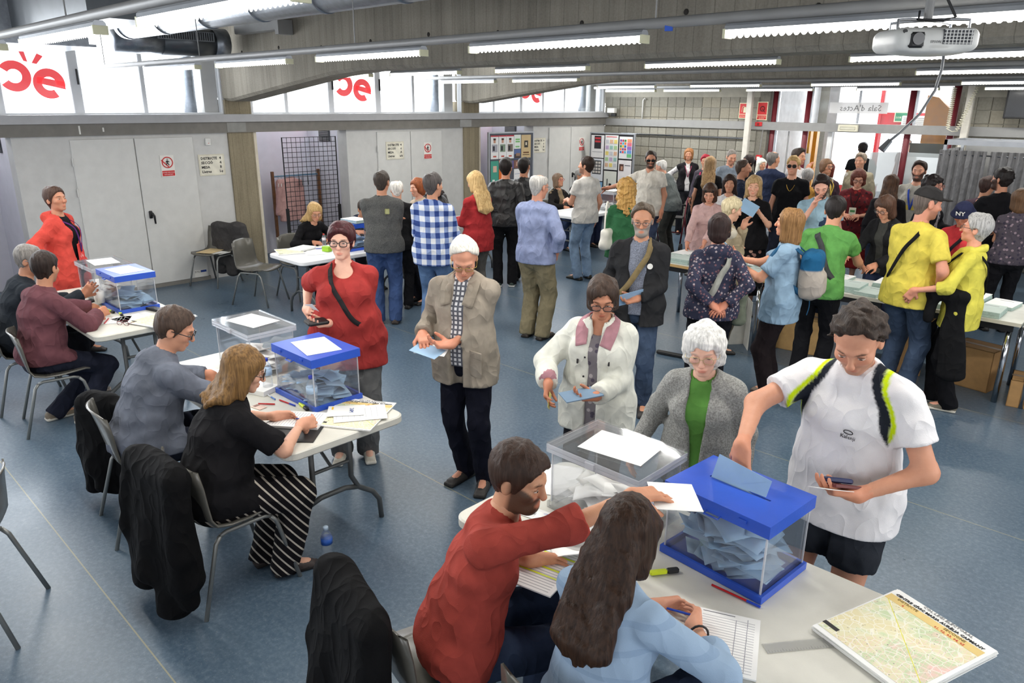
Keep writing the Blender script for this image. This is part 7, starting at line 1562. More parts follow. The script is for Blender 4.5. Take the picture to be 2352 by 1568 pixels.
# ------------------------------------------------------------------ rollator walker
wk = empty('rollator', (-7.0, 11.15, 0), R(200), 'dark red rollator walker behind the man with the shoulder strap', 'walker'); WR = plain('rollator_red', (98, 26, 40), 0.35, 0.3); 
for sx in (-1, 1):
    MB().tube([(sx*0.25, 0.30, 0.10), (sx*0.25, 0.05, 0.58), (sx*0.25, -0.08, 0.88), (sx*0.25, -0.20, 0.93)], 0.014, 8).build('front_tube', WR, wk, True); MB().tube([(sx*0.25, -0.30, 0.10), (sx*0.25, 0.02, 0.60)], 0.014, 8).build('rear_tube', WR, wk, True); MB().tube([(sx*0.25, -0.18, 0.93), (sx*0.25, -0.32, 0.92)], 0.018, 8).build('grip', BLK, wk); MB().tube([(sx*0.25, -0.22, 0.90), (sx*0.25, -0.30, 0.84), (sx*0.25, -0.20, 0.60), (sx*0.25, -0.1, 0.40)], 0.004, 6).build('brake_cable', BLK, wk)
    for yy in (0.30, -0.30): MB().tube([(sx*0.27-0.018, yy, 0.10), (sx*0.27+0.018, yy, 0.10)], 0.10, 18).build('wheel', plain('tyre', (38, 38, 40), 0.7), wk)
MB().cbox((0, 0.02, 0.60), (0.46, 0.28, 0.03), 0, 0.01).build('seat', BLK, wk); MB().tube([(-0.25, 0.16, 0.36), (0.25, 0.16, 0.36)], 0.01, 8).build('cross_bar', WR, wk); MB().tube([(-0.25, -0.05, 0.80), (0, 0.10, 0.84), (0.25, -0.05, 0.80)], 0.016, 8).build('back_strap', BLK, wk, True)
# ------------------------------------------------------------------ people
BK = (24, 23, 26)
def running_shirt(v, c):
    """white running shirt with dark, lime-edged raglan panels on both shoulders"""
    L_ = v-c['che']; X = L_@c['rtS']; Z = L_@c['u3']; Y = L_@c['fwS']
    col = np.tile(np.array(lin((226, 224, 226))[:3]), (len(v), 1)); ax = np.abs(X)
    edge = 0.108+np.clip((0.16-Z), 0, 1)*0.30-0.28*np.clip(Z-0.09, 0, 1)          # inner border, moving outward as it goes down
    wide = 0.034*np.clip((Z+0.06)/0.10, 0, 1)
    w_ = lambda a, k=0.005: np.clip(0.5+a/k, 0, 1)
    live = w_(Y+0.04, 0.02)*w_(Z+0.058); lw = 0.020*np.clip((Z+0.05)/0.06, 0, 1)
    dark = w_(ax-edge)*w_(edge+wide-ax)*live; lime = w_(ax-edge-wide)*w_(edge+wide+lw-ax)*live*w_(lw-0.004)
    for m_, q in ((dark, (34, 38, 46)), (lime, (196, 220, 20))): col = col*(1-m_[:, None])+np.array(lin(q)[:3])*m_[:, None]
    return col
PP = {}
def add(key, *a, **k): PP[key] = person(*a, **k); return PP[key]

# --- foreground voters
def logo(c):
    p = c['che']+c['fwS']*(c['dy'][2]+0.034)+c['rtS']*-0.06-c['u3']*0.01
    for tx, dz, sz in (('Kalenji', -0.012, 0.022),):
        o = text_part('shirt_logo', tx, sz, DARKT, c['root'], (p+c['fwS']*0.006)*c['s']+np.array([0, 0, dz]), (R(90), 0, 0), 'CENTER'); o.rotation_euler = (R(82), 0, math.atan2(c['rtS'][1], c['rtS'][0])+math.pi)
    m = MB().tube([(0.018*math.cos(a), 0, 0.008*math.sin(a)) for a in np.linspace(0, 2*math.pi, 15)[:-1]], 0.002, 6, closed=True); o = m.build('shirt_logo', DARKT, c['root']); o.location = (p+c['fwS']*0.007)*c['s']+np.array([0, 0, 0.016]); o.rotation_euler = (R(-8), 0, math.atan2(c['rtS'][1], c['rtS'][0]))
c = add('P12', 'man in white running shirt with lime and dark shoulder panels, posting his envelope', -0.93, 2.99, -22, 1.77, 'm', 2, skin=(206, 150, 122), w=1.18, belly=0.45, shld=1.04, lean=7, head=(-14, 36, 2), stub=0.25,
    wR=(-1.175, 2.50, 1.19), eR=(1, -0.3, 0.15), hR=(-0.25, 0.25, -1), nR=(-0.2, -1, -0.2), wL=(-0.80, 2.74, 1.03), eL=(-1, -0.5, -0.2), hL=(0.75, 0.65, 0.05), nL=(0.3, -0.3, 0.9), curl=0.55, hair=('curlyshort', (48, 38, 32), dict(vol=1.35, rec=-0.03)), headsc=1.04, top=('tee', (226, 224, 226), dict(col=running_shirt, hem=0.13, loose=0.9, sleeve=0.62, h=0.0085, off=0.016, wr=0.009)), bottom=('shorts', (44, 48, 56), dict(off=0.014)), shoes=(70, 70, 74), extra=(logo,))
e_ = link('envelope', env_mesh('envelope', PALEB)); e_.location = (-1.13, 2.425, 1.085); e_.rotation_euler = (R(78), R(8), R(-2)); tag(e_, 'pale blue envelope being pushed into the slot of the nearest box', 'envelope')
held(c, -1, MB().cbox((0, 0.02, 0), (0.10, 0.20, 0.002)), 'white_envelope', PAPER, 'white envelope held against the wallet by the man in the running shirt', 'envelope', 0.06, Matrix.Rotation(R(28), 3, 'Z'), nofs=-0.012)
held(c, -1, MB().cbox((0, 0, 0), (0.085, 0.12, 0.014), 0, 0.004), 'wallet', plain('wallet_leather', (96, 32, 30), 0.5), 'dark red wallet in the left hand of the man in running shirt', 'wallet', 0.06, Matrix.Rotation(R(20), 3, 'Z'), nofs=0.004)
held(c, -1, MB().cbox((0.02, 0.01, 0), (0.06, 0.11, 0.02), 0, 0.008), 'key_pouch', plain('navy_pouch', (30, 40, 84), 0.5), 'navy pouch with strap held over the dark red wallet', 'pouch', 0.06, Matrix.Rotation(R(12), 3, 'Z'), nofs=0.024)
add('P11', 'elderly woman with white curls, grey cardigan and green top', -1.62, 3.02, -14, 1.53, 'f', 2, skin=(226, 180, 158), w=1.12, old=1, headsc=1.08, lean=13, head=(-10, 14, 4), arms=('down', 'down'), wR=(-1.90, 2.84, 0.80), hair=('perm', (206, 204, 200), dict(vol=1.0, drop=-0.055, fringe=0.048, c2=(236, 234, 230))), glasses=dict(col=(196, 176, 130), metal=0.8, th=0.0014), top=('cardigan', (150, 150, 146), dict(gap=(0.055, 0.012, 0), hem=0.12, mat='heather', off=0.028, loose=1.0)), inner=('tee', (86, 148, 52), dict(neck='crew')), bottom=('trousers', (60, 60, 66)))
c = add('P10', 'woman in white jacket with pink collar reading beside the clear ballot box', -2.36, 3.14, -16, 1.60, 'f', 2, skin=(186, 130, 102), w=1.12, head=(-16, 22, 0), wR=(-2.44, 2.80, 1.02), wL=(-2.19, 2.90, 0.99), eR=(1, -0.4, -0.6), hR=(-0.1, 0.6, -0.8), hL=(0.85, 0.5, 0.0), nL=(0.2, 0.3, 0.9), curl=0.6, hair=('bob', (56, 42, 34), dict(vol=0.94, drop=-0.055, fringe=0.062)), glasses=dict(col=(28, 30, 34), rx=0.026, rz=0.018, z=-0.006), top=('jacket', (224, 224, 212), dict(gap=(0.030, 0.042, 0), hem=0.14, off=0.032, loose=1.0, flare=0.012)), inner=('shirt', (126, 120, 126), dict(mat='floral', c2=(176, 168, 170), c3=(84, 78, 92), neck='scoop', hem=0.12)), bottom=('trousers', (30, 31, 38)))
def lapels(c, colr, k=0.0, low=0.06, cuff=True):
    nb, u3, rt, fw, che = c['nb'], c['u3'], c['rtS'], c['fwS'], c['che']
    for sd in (1, -1):
        G = [[nb-fw*0.055+u3*0.035+rt*0.02*sd, nb-fw*0.075+u3*0.005+rt*0.02*sd], [nb+rt*0.072*sd+u3*0.04-fw*0.01, nb+rt*0.108*sd+u3*0.015-fw*0.01], [nb+rt*0.055*sd+fw*(0.07+k)-u3*0.012, nb+rt*0.125*sd+fw*(0.085+k)-u3*0.035], [che+rt*0.040*sd+fw*(c['dy'][2]+0.044+k)+u3*(low+0.025), che+rt*0.105*sd+fw*(c['dy'][2]+0.036+k)+u3*low]]
        G = [smooth_path(col_, 5) for col_ in zip(*G)]; sheet(np.array(G)*c['s'], 0.007).build('jacket_collar', cloth(colr), c['root'], True)
        W, E = c['A'][sd][2], c['A'][sd][1]
        if cuff: MB().tube([tuple((W+(E-W)*t)*c['s']) for t in (0.10, 0.30)], [0.055*c['s'], 0.058*c['s']], 16).build('cuff', cloth(colr), c['root'], True)
lapels(c, (182, 128, 138))
for u_, w2_ in ((-0.10, -0.02), (0.09, -0.03), (0.045, 0.0), (0.05, -0.12), (0.05, -0.22)):
    o_ = MB().cbox((0, 0, 0), (0.010, 0.008, 0.026 if abs(u_) > 0.06 else 0.010), 0, 0.002).build('zip_pull' if abs(u_) > 0.06 else 'snap_button', DARKT, c['root']); o_.location = (c['che']+c['rtS']*u_+c['u3']*w2_+c['fwS']*(c['dy'][2]+0.040))*c['s']
held(c, -1, MB().cbox((0, 0.02, 0), (0.10, 0.215, 0.006)), 'blue_envelope', plain('slate_paper', (112, 136, 160), 0.8), 'slate blue envelope held by the woman in the white jacket', 'envelope', 0.07, Matrix.Rotation(R(15), 3, 'Z'))
held(c, 1, MB().cbox((0, 0.01, 0), (0.054, 0.086, 0.001)), 'identity_card', plain('card_yellow', (222, 214, 130), 0.5), 'small pale yellow card in the right hand of the white jacket woman', 'card', 0.09)
c = add('P7', 'white-haired man in beige jacket and checked shirt looking down at papers', -3.36, 3.04, -22, 1.71, 'm', 2, skin=(208, 150, 124), w=1.05, belly=0.25, old=1, head=(-20, 34, 0), wR=(-3.50, 2.80, 1.06), wL=(-3.27, 2.84, 1.04), hR=(-0.5, 0.7, -0.2), hL=(0.75, 0.55, 0.05), nL=(0.2, 0.3, 0.9), nR=(-0.2, 0.1, -0.95), curl=0.55, hair=('recede', (214, 208, 196), dict(vol=1.15, c2=(240, 236, 226))), glasses=dict(col=(196, 172, 90), metal=0.9, th=0.0016, rz=0.013), top=('jacket', (160, 148, 132), dict(lapel=1, gap=(0.042, 0.05, 0), hem=0.15, off=0.030, loose=1.0)), inner=('shirt', (222, 222, 224), dict(mat='check', c2=(62, 66, 82), sc=34, hem=0.02, collar=1)), bottom=('trousers', (22, 24, 38)), shoes=(44, 40, 38), feet=((0.02, -0.05, 20), (-0.14, 0.02, -8)))
def pocket(c):
    for sd, z in ((-1, 0.0),):
        o = MB().cbox((0, 0, 0), (0.15, 0.008, 0.16), 0, 0.004).build('patch_pocket', cloth((160, 148, 132)), c['root']); o.location = (c['pel']+V3(0.115*sd, c['dy'][0]+0.040, 0.015))*c['s']; o.rotation_euler = (0, 0, R(-26*sd*-1))
        for zz in (0.075, ): MB().cbox((0, 0.002, zz-0.01), (0.155, 0.012, 0.045), 0, 0.004).build('pocket_flap', cloth((160, 148, 132)), o)
pocket(c); lapels(c, (150, 138, 122), -0.004, 0.03, False)
for k_, (rt_, lb) in enumerate(((10, 'pale blue envelope on top of the papers of the beige jacket man'), (-8, 'white voting sheet under the envelope of the beige jacket man'))): held(c, 1, MB().cbox((-0.06, 0.07, 0), (0.115, 0.20, 0.0012)), 'held_paper', PALEB if k_ == 0 else PAPER, lb, 'paper', 0.07, Matrix.Rotation(R(rt_-50), 3, 'Z'), nofs=-0.002+0.004*k_)
c = add('P6', 'woman in red T-shirt with dark red hair and black glasses', -4.22, 2.72, -4, 1.70, 'f', 2, skin=(232, 186, 164), w=1.55, belly=0.75, bust=1.5, head=(8, 0, 0), wR=(-4.40, 2.52, 1.10), wL=(-4.13, 2.52, 1.06), hR=(-0.35, 0.75, 0.2), hL=(0.75, 0.5, 0.05), nL=(0.2, 0.3, 0.9), eR=(0.55, -0.5, -1), eL=(-0.7, -0.5, -1), curl=0.6, hair=('fringe', (62, 26, 30), dict(vol=1.55)), glasses=dict(col=(24, 24, 26), th=0.0028, rx=0.026, rz=0.019), top=('tee', (176, 46, 42), dict(hem=0.17, sleeve=0.78, loose=0.9, neck='scoop', off=0.018, wr=0.010)), bottom=('trousers', (112, 112, 112), dict(ease=0.012)), shoes=((206, 200, 186), (226, 222, 212)), extra=(strap(1, 0.032, (44, 42, 44), 0.036),))
held(c, 1, MB().cbox((0, 0.03, 0), (0.11, 0.16, 0.002)), 'ballot_paper', plain('pale_paper', (206, 212, 222), 0.8), 'pale folded ballot in the right hand of the red T-shirt woman', 'paper', 0.07, Matrix.Rotation(R(60), 3, 'Y')); held(c, -1, MB().cbox((0, 0.02, 0), (0.085, 0.15, 0.022), 0, 0.01), 'phone_case', BLK, 'black phone case in the left hand of the red T-shirt woman', 'phone', 0.07, nofs=0.0)
# --- polling officials, near table
c = add('P8', 'bearded man in rust red sweater reaching out with a white sheet', -1.72, 1.50, 180, 1.74, 'm', 2, absh=70, al=1.08, skin=(204, 152, 120), sit=1, lean=24, twist=44, head=(14, 14, 0), beard=((66, 50, 40), 0.6), wR=(-1.18, 2.28, 1.17), eR=(0.5, -0.2, -0.7), hR=(0.12, 1, -0.05), nR=(0, 0.1, -1), wL=(-1.66, 1.82, 0.775), eL=(-1, -0.6, -0.4), hL=(0.25, 0.95, -0.25), curl=0.35, hair=('fringe', (52, 36, 28), dict(vol=1.35)), top=('knit', (176, 62, 48), dict(sleeve=1.22, off=0.016, wr=0.010)), bottom=('jeans', (44, 56, 80)), shoes=(50, 50, 54))
held(c, 1, MB().cbox((0.02, 0.06, 0), (0.20, 0.17, 0.002)), 'handed_sheet', PAPER, 'white sheet handed across by the man in the rust red sweater', 'paper', 0.11, Matrix.Rotation(R(20), 3, 'Z'))
c = add('P9', 'woman with long dark brown hair and pale blue sweater writing', -1.13, 1.57, 180, 1.66, 'f', 2, absh=92, skin=(220, 168, 140), sit=1, lean=8, head=(4, 24, 0), wR=(-0.99, 1.90, 0.80), wL=(-1.15, 1.93, 0.775), eR=(1, -0.2, -0.3), eL=(-1, -0.2, -0.3), hR=(-0.25, 0.9, -0.2), hL=(0.4, 0.9, -0.15), curl=0.65, hair=('long', (44, 30, 24), dict(len=0.40, vol=1.06, drop=-0.10, c2=(66, 46, 34))), top=('knit', (158, 186, 216), dict(sleeve=1.45, mat='band', c2=(120, 152, 190), sc=11, off=0.018)), bottom=('jeans', (48, 60, 86)))
held(c, 1, MB().tube([(0, 0.0, -0.02), (0.02, 0.01, 0.12)], 0.0042, 8), 'pen', plain('pen_barrel', (40, 80, 200), 0.3), 'blue pen in the hand of the woman with long dark hair', 'pen', 0.08)
o_ = MB(); W_, E_ = c['A'][1][2], c['A'][1][1]; ax_ = nrm(W_-E_); q0 = E_+(W_-E_)*0.80; u_ = nrm(np.cross(ax_, [0, 0, 1])); v2_ = np.cross(ax_, u_); MB().tube([tuple((q0+(u_*math.cos(a)+v2_*math.sin(a))*0.034)*c['s']) for a in np.linspace(0, 2*math.pi, 17)[:-1]], 0.004, 6, closed=True).build('wristband', BLK, c['root'], True)
# --- second table
c = add('P5', 'woman with straight blond-brown hair, black top and striped trousers writing', -3.46, 1.36, 180, 1.66, 'f', 2, absh=82, skin=(222, 172, 146), w=1.35, belly=0.5, bust=1.3, sit=1, lean=22, head=(20, 20, 0), wR=(-3.33, 1.82, 0.81), wL=(-3.58, 1.80, 0.785), eR=(1, -0.3, -0.6), eL=(-1, -0.2, -0.5), hR=(-0.2, 0.95, -0.15), hL=(0.2, 0.95, -0.15), curl=0.6, hair=('long', (96, 70, 42), dict(len=0.22, vol=1.10, drop=-0.12, c2=(140, 106, 64), open=0.85)), glasses=dict(col=(28, 28, 30)), top=('tee', (26, 25, 28), dict(sleeve=0.85, off=0.022, loose=1.0, lapcover=1, hem=0.05)), bottom=('stripes', (24, 22, 26), dict(mat='stripes', c2=(196, 186, 172), sc=30, ease=0.01)), shoes=(52, 42, 40), feet=((0.14, 0.30, 10), (-0.02, 0.24, 0)))
held(c, 1, MB().tube([(0, 0.0, -0.02), (0.015, -0.01, 0.12)], 0.0042, 8), 'pen', plain('pen_barrel', (40, 60, 150), 0.3), 'blue pen in the hand of the woman in striped trousers', 'pen', 0.08)
add('P4', 'man in blue-grey shirt with black glasses bent over the second table', -4.30, 1.33, 180, 1.76, 'm', 2, absh=86, skin=(204, 150, 122), w=1.3, belly=0.5, sit=1, lean=24, head=(28, 24, 0), wR=(-4.22, 1.86, 0.79), wL=(-4.48, 1.84, 0.785), eR=(1, -0.2, -0.5), eL=(-1, -0.2, -0.5), curl=0.5, hair=('short', (66, 52, 44), dict(vol=1.25)), glasses=dict(col=(24, 24, 26), th=0.003), top=('shirt', (104, 110, 124), dict(mat='denim', off=0.022, loose=1.0, lapcover=1, wr=0.012)), bottom=('jeans', (40, 44, 58)), shoes=(40, 40, 44))
# --- third table
add('P3', 'man in maroon shirt with short black hair seated at the third table', -6.44, 1.36, 180, 1.74, 'm', 2, absh=92, skin=(196, 142, 112), w=1.15, belly=0.3, sit=1, lean=14, twist=-10, head=(-30, 8, 0), stub=0.3, wR=(-6.42, 1.80, 0.80), wL=(-6.72, 1.86, 0.79), eR=(1, -0.3, -0.4), hR=(-0.4, 0.8, 0.1), curl=0.6, hair=('short', (42, 32, 28), dict(vol=1.1)), top=('shirt', (112, 66, 74), dict(off=0.020, loose=1.0, lapcover=1, wr=0.010)), bottom=('jeans', (34, 38, 54)), shoes=((120, 108, 92), (200, 196, 186)), feet=((0.20, 0.16, 20), (-0.02, 0.02, 0)))
add('P2', 'grey-haired man with glasses and dark sweater at the left edge', -7.02, 1.34, 180, 1.72, 'm', 1, absh=84, skin=(190, 138, 110), w=1.15, belly=0.3, sit=1, lean=18, head=(24, 12, 0), wR=(-6.92, 1.86, 0.86), wL=(-7.22, 1.84, 0.79), hR=(0.2, 0.6, 0.7), curl=0.8, hair=('short', (122, 118, 114)), glasses=dict(col=(150, 160, 170), metal=0.5), top=('knit', (40, 46, 54), dict(off=0.02)), bottom=('trousers', (34, 34, 40)), shoes=((104, 96, 88), (170, 160, 150)))
def red_badge(c):
    low = c['che']-c['u3']*0.16+c['fwS']*(c['dy'][2]+0.05); o = MB().cbox((0, 0, 0), (0.10, 0.008, 0.17), 0, 0.004).build('name_badge', plain('badge_red', (226, 70, 66), 0.4), c['root']); o.location = low*c['s']; text_part('print', 'c\'e', 0.05, SIGNW, o, (0.03, 0.006, -0.05), (R(90), 0, R(180)))
c = add('P1', 'woman in long red coat standing with hand on hip at the left', -8.05, 2.06, 62, 1.68, 'f', 1, skin=(196, 140, 112), head=(22, -6, 0), arms=('hip', 'down'), hair=('bun', (70, 52, 44), dict(vol=1.15)), top=('coat', (222, 64, 48), dict(gap=(0.075, 0.09, 0), hem=0.36, hood=1, off=0.030, sleeve=1.75, wr=0.014)), inner=('knit', (26, 25, 30)), bottom=('trousers', (28, 27, 32)), shoes=(40, 36, 36), extra=(lanyard((96, 44, 120), 0.032, 0.34), red_badge))
# --- white table with the coat rack
add('P14', 'seated woman with long blond hair and black top writing at the white table', -8.62, 4.98, 0, 1.64, 'f', 1, absh=8, sit=1, lean=30, head=(20, 20, 0), arms=('desk', 'desk'), hair=('long', (176, 136, 84), dict(len=0.26, c2=(210, 176, 120), vol=1.02)), glasses=dict(col=(150, 110, 80)), top=('knit', BK), bottom=('trousers', BK))
add('P15', 'man in navy sweater bent low over the white table', -8.72, 5.74, 0, 1.72, 'm', 1, absh=2, sit=1, lean=44, head=(15, 22, 0), arms=('desk', 'desk'), hair=('short', (60, 52, 46)), top=('knit', (36, 42, 62)), bottom=('trousers', (40, 40, 50)))
# --- the queue in the middle
def emblem(c):
    p = c['che']+c['u3']*0.06-c['fwS']*(c['dy'][2]+0.026)+c['rtS']*0.06; MB().cbox((0, 0, 0), (0.05, 0.006, 0.06), 0, 0.01).build('printed_emblem', plain('print_olive', (170, 170, 120), 0.7), c['root']).location = p*c['s']
add('P16', 'balding man in grey polo and blue jeans seen from behind', -6.80, 4.93, 176, 1.75, 'm', 1, skin=(196, 142, 112), w=1.1, head=(14, 6, 0), arms=('cross', 'cross'), hair=('short', (60, 52, 46), dict(vol=0.75)), top=('shirt', (92, 92, 90), dict(hem=0.06, mat='heather')), bottom=('jeans', (58, 82, 128), dict(ease=0.006)), shoes=(70, 60, 54), extra=(emblem,))
add('P17', 'white-haired man in black jacket partly hidden behind the grey polo', -7.22, 5.46, 168, 1.58, 'm', 0, skin=(214, 164, 138), head=(-20, 10, 0), hair=('bald', (212, 208, 200)), top=('jacket', (30, 30, 32), dict(gap=(0.02, 0.02, 0))), inner=('tee', (60, 60, 60)), bottom=('trousers', (24, 24, 28)), shoes=(30, 28, 28))
add('P18', 'auburn-haired woman looking left in the middle queue', -7.27, 5.84, -58, 1.58, 'f', 1, skin=(226, 172, 146), head=(0, 6, 0), hair=('bob', (124, 68, 38), dict(vol=1.02, drop=-0.045, fringe=0.06)), top=('knit', (206, 186, 160)), bottom=('trousers', (40, 40, 48)))
add('P19', 'man in blue and white checked shirt seen from behind', -6.02, 5.0, 158, 1.77, 'm', 1, skin=(200, 146, 116), w=1.1, head=(22, 2, 0), arms=('front', 'front'), hair=('short', (78, 72, 70), dict(vol=1.1)), top=('shirt', (236, 238, 242), dict(mat='plaid', c2=(46, 72, 140), c3=(136, 154, 196), sc=9.0, hem=0.10, off=0.02, loose=1.0, sleeve=1.6)), bottom=('jeans', (84, 116, 158)), shoes=(60, 56, 54))
c = add('P20', 'woman with long wavy blond hair and red sweater looking at a phone', -6.62, 6.22, 218, 1.68, 'f', 1, skin=(226, 176, 150), w=1.05, head=(-14, 16, 0), arms=('front', 'front'), hair=('long', (184, 144, 88), dict(len=0.40, vol=1.12, c2=(218, 186, 132))), top=('knit', (176, 32, 36), dict(hem=0.16, loose=0.8)), bottom=('trousers', (100, 96, 90)), shoes=(230, 230, 226))
held(c, -1, MB().cbox((0, 0.03, 0), (0.075, 0.15, 0.009), 0, 0.004), 'phone', plain('phone_screen', (110, 150, 200), 0.15), 'blue-lit phone in the hand of the blond woman in red', 'phone', 0.07)
add('P21', 'dark-haired person in black leather jacket bent over behind the blond woman', -7.84, 6.72, 215, 1.60, 'f', 0, lean=40, head=(0, 20, 0), arms=('reach', 'reach'), hair=('long', (34, 26, 24), dict(len=0.30)), top=('jacket', (26, 24, 26), dict(mat='leather', gap=(0, 0, 0))), bottom=('trousers', (30, 30, 34)))
add('P22', 'young man in black leather jacket with quiff hair, seen from behind', -7.14, 7.22, 182, 1.76, 'm', 1, skin=(196, 140, 110), head=(14, 0, 0), hair=('wave', (28, 22, 20), dict(vol=1.1)), top=('jacket', (34, 32, 32), dict(mat='leather', gap=(0, 0, 0), hem=0.06)), bottom=('trousers', (24, 24, 27)), shoes=((44, 60, 54), (226, 224, 218)))
add('P23', 'young man in black leather jacket with cropped hair, right of the quiff', -7.22, 7.66, 172, 1.75, 'm', 0, skin=(196, 140, 110), head=(10, 0, 0), hair=('short', (26, 22, 20), dict(vol=0.8)), top=('jacket', (32, 31, 32), dict(mat='leather', gap=(0, 0, 0), hem=0.06)), bottom=('trousers', (24, 24, 27)), shoes=(30, 28, 28))
c = add('P24', 'grey-haired man in light blue shirt and khaki trousers with a phone', -5.22, 5.74, 148, 1.77, 'm', 1, skin=(212, 152, 126), w=1.1, belly=0.35, head=(12, 10, 0), arms=('pocket', 'front'), hair=('bald', (176, 172, 166), dict(c2=(206, 202, 196))), glasses=dict(col=(120, 120, 124), metal=0.6), top=('shirt', (148, 160, 200), dict(hem=0.07, off=0.02, loose=1.0, sleeve=1.7)), bottom=('trousers', (142, 130, 98), dict(ease=0.014)), shoes=(62, 54, 46), extra=(lanyard((40, 60, 130), 0.03, 0.20),))
held(c, -1, MB().cbox((0, 0.03, 0), (0.075, 0.15, 0.009), 0, 0.004), 'phone', plain('phone_screen', (110, 150, 200), 0.15), 'phone with pale screen held by the light blue shirt man', 'phone', 0.07)
add('P25', 'seated woman with red glasses and dark jacket at the back table', -8.66, 10.0, 0, 1.62, 'f', 0, absh=-2, sit=1, lean=8, head=(0, -8, 0), arms=('desk', 'desk'), hair=('bob', (120, 98, 80), dict(drop=-0.10)), glasses=dict(col=(190, 50, 60)), top=('cardigan', (36, 34, 34), dict(gap=(0.06, 0.06, 0))), inner=('tee', (142, 122, 92)), bottom=('jeans', (50, 66, 100)))
add('P26', 'seated grey-haired man in dark jacket beside the red-glasses woman', -8.64, 10.56, 0, 1.72, 'm', 0, absh=6, sit=1, lean=8, head=(0, 0, 0), arms=('desk', 'desk'), hair=('short', (140, 138, 134)), glasses=dict(col=(60, 50, 50)), top=('jacket', (44, 42, 46), dict(gap=(0.04, 0.04, 0))), inner=('shirt', (190, 170, 160), dict(mat='check', c2=(120, 70, 70), sc=26)), bottom=('jeans', (50, 60, 90)))
add('P27', 'young man in white T-shirt and faded jeans looking left', -6.66, 8.36, 222, 1.76, 'm', 1, skin=(214, 158, 130), head=(-26, -4, 0), stub=0.55, arms=('down', 'front'), hair=('short', (46, 34, 28), dict(vol=1.1)), top=('tee', (226, 222, 214), dict(hem=0.08, loose=0.9)), bottom=('jeans', (128, 156, 186)), shoes=(48, 44, 36))
c = add('P28', 'woman with blond curls and green sweater seen from behind', -4.98, 6.98, 186, 1.66, 'f', 1, head=(-6, 4, 0), arms=('front', 'front'), hair=('curly', (164, 118, 58), dict(len=0.26, vol=1.12, c2=(206, 164, 96))), top=('knit', (46, 108, 66), dict(hem=0.10, loose=0.9)), bottom=('jeans', (90, 110, 160)), shoes=(150, 110, 100))
p_ = wpt(c, V3(-0.20, -0.06, 1.02)); soft_bag('white handbag hanging from the shoulder of the green sweater woman', 'handbag', 'handbag', p_, (0.13, 0.055, 0.12), math.degrees(c['root'].rotation_euler.z)+60, plain('white_leather', (226, 222, 210), 0.45, bump=0.15), [(-0.09, 0, 0.10), (-0.06, 0.01, 0.28), (0.0, 0.02, 0.42), (0.06, 0.01, 0.28), (0.09, 0, 0.10)])
add('P29', 'bearded man in white V-neck T-shirt and sunglasses', -6.48, 9.66, -22, 1.81, 'm', 1, skin=(196, 140, 112), w=1.15, belly=0.3, head=(-24, 8, 0), beard=((44, 32, 26), 1), arms=('out', 'down'), wR=(-7.35, 9.45, 1.10), hair=('crop', (52, 42, 36), dict(vol=0.7)), glasses=dict(col=(16, 16, 18), sun=1, rx=0.028, rz=0.017), top=('tee', (222, 214, 200), dict(neck='vneck', hem=0.10, loose=0.9)), bottom=('jeans', (60, 70, 96)), shoes=(60, 60, 64))
c = add('P13', 'bearded man in dark cardigan with tan shoulder strap and glasses', -3.30, 4.86, -8, 1.73, 'm', 2, skin=(200, 146, 116), head=(-6, 8, 0), beard=((150, 146, 140), 0.6), wL=(-3.17, 4.66, 1.02), arms=('down', 'low'), wR=(-3.45, 4.66, 0.98), hL=(0.8, 0.45, -0.2), nL=(0.2, 0.3, 0.9), curl=0.6, hair=('recede', (86, 74, 62), dict(vol=1.35)), glasses=dict(col=(60, 60, 64), metal=0.4, rz=0.014, th=0.0018), top=('cardigan', (46, 46, 48), dict(gap=(0.075, 0.05, 0), hem=0.13, off=0.028, loose=1.0, collar=0)), inner=('knit', (128, 134, 150), dict(mat='heather')), bottom=('jeans', (58, 74, 98)), shoes=(50, 46, 44), extra=(strap(-1, 0.045, (138, 118, 76), 0.036),))
held(c, -1, MB().cbox((0, 0.0, 0), (0.12, 0.22, 0.002)), 'blue_envelope', PALEB, 'pale blue envelope held by the man with the tan shoulder strap', 'envelope', 0.06, Matrix.Rotation(R(70), 3, 'Y')); o_ = MB().tube([(0, -0.004, 0), (0, 0.004, 0)], 0.022, 16).build('pin_badge', SIGNW, c['root']); o_.location = (c['che']+c['u3']*0.02-c['rtS']*0.10+c['fwS']*(c['dy'][2]+0.040))*c['s']
# --- crowd at the back, left of the entrance
add('P30', 'smiling woman with ginger bob, black vest and white sleeves', -7.82, 12.95, 4, 1.66, 'f', 0, head=(10, -4, 0), arms=('hip', 'down'), hair=('bob', (146, 100, 62), dict(drop=-0.075)), top=('vest', (36, 34, 38), dict(gap=(0.03, 0.05, 0))), inner=('shirt', (230, 226, 226), dict(sleeve=1.93)), bottom=('trousers', (40, 40, 46)), extra=(lanyard((150, 60, 90), 0.04, 0.26),))
add('P31', 'stooped elderly man in grey vest leaning on the rollator', -6.72, 10.72, 246, 1.64, 'm', 0, skin=(212, 160, 136), lean=24, head=(0, 20, 0), arms=('low', 'low'), hair=('bald', (206, 204, 200)), top=('vest', (112, 120, 120), dict(gap=(0.02, 0.03, 0), hem=0.08)), inner=('shirt', (170, 176, 186), dict(sleeve=1.93)), bottom=('trousers', (62, 62, 58)))
add('P32', 'person with bright red hair standing at the back wall', -7.1, 12.35, -14, 1.60, 'f', 0, head=(0, 4, 0), hair=('short', (150, 24, 44), dict(vol=1.5)), top=('knit', (84, 76, 88)), bottom=('trousers', (40, 40, 44)), extra=(lanyard((190, 40, 90), 0.03, 0.3, w_=0.03),))
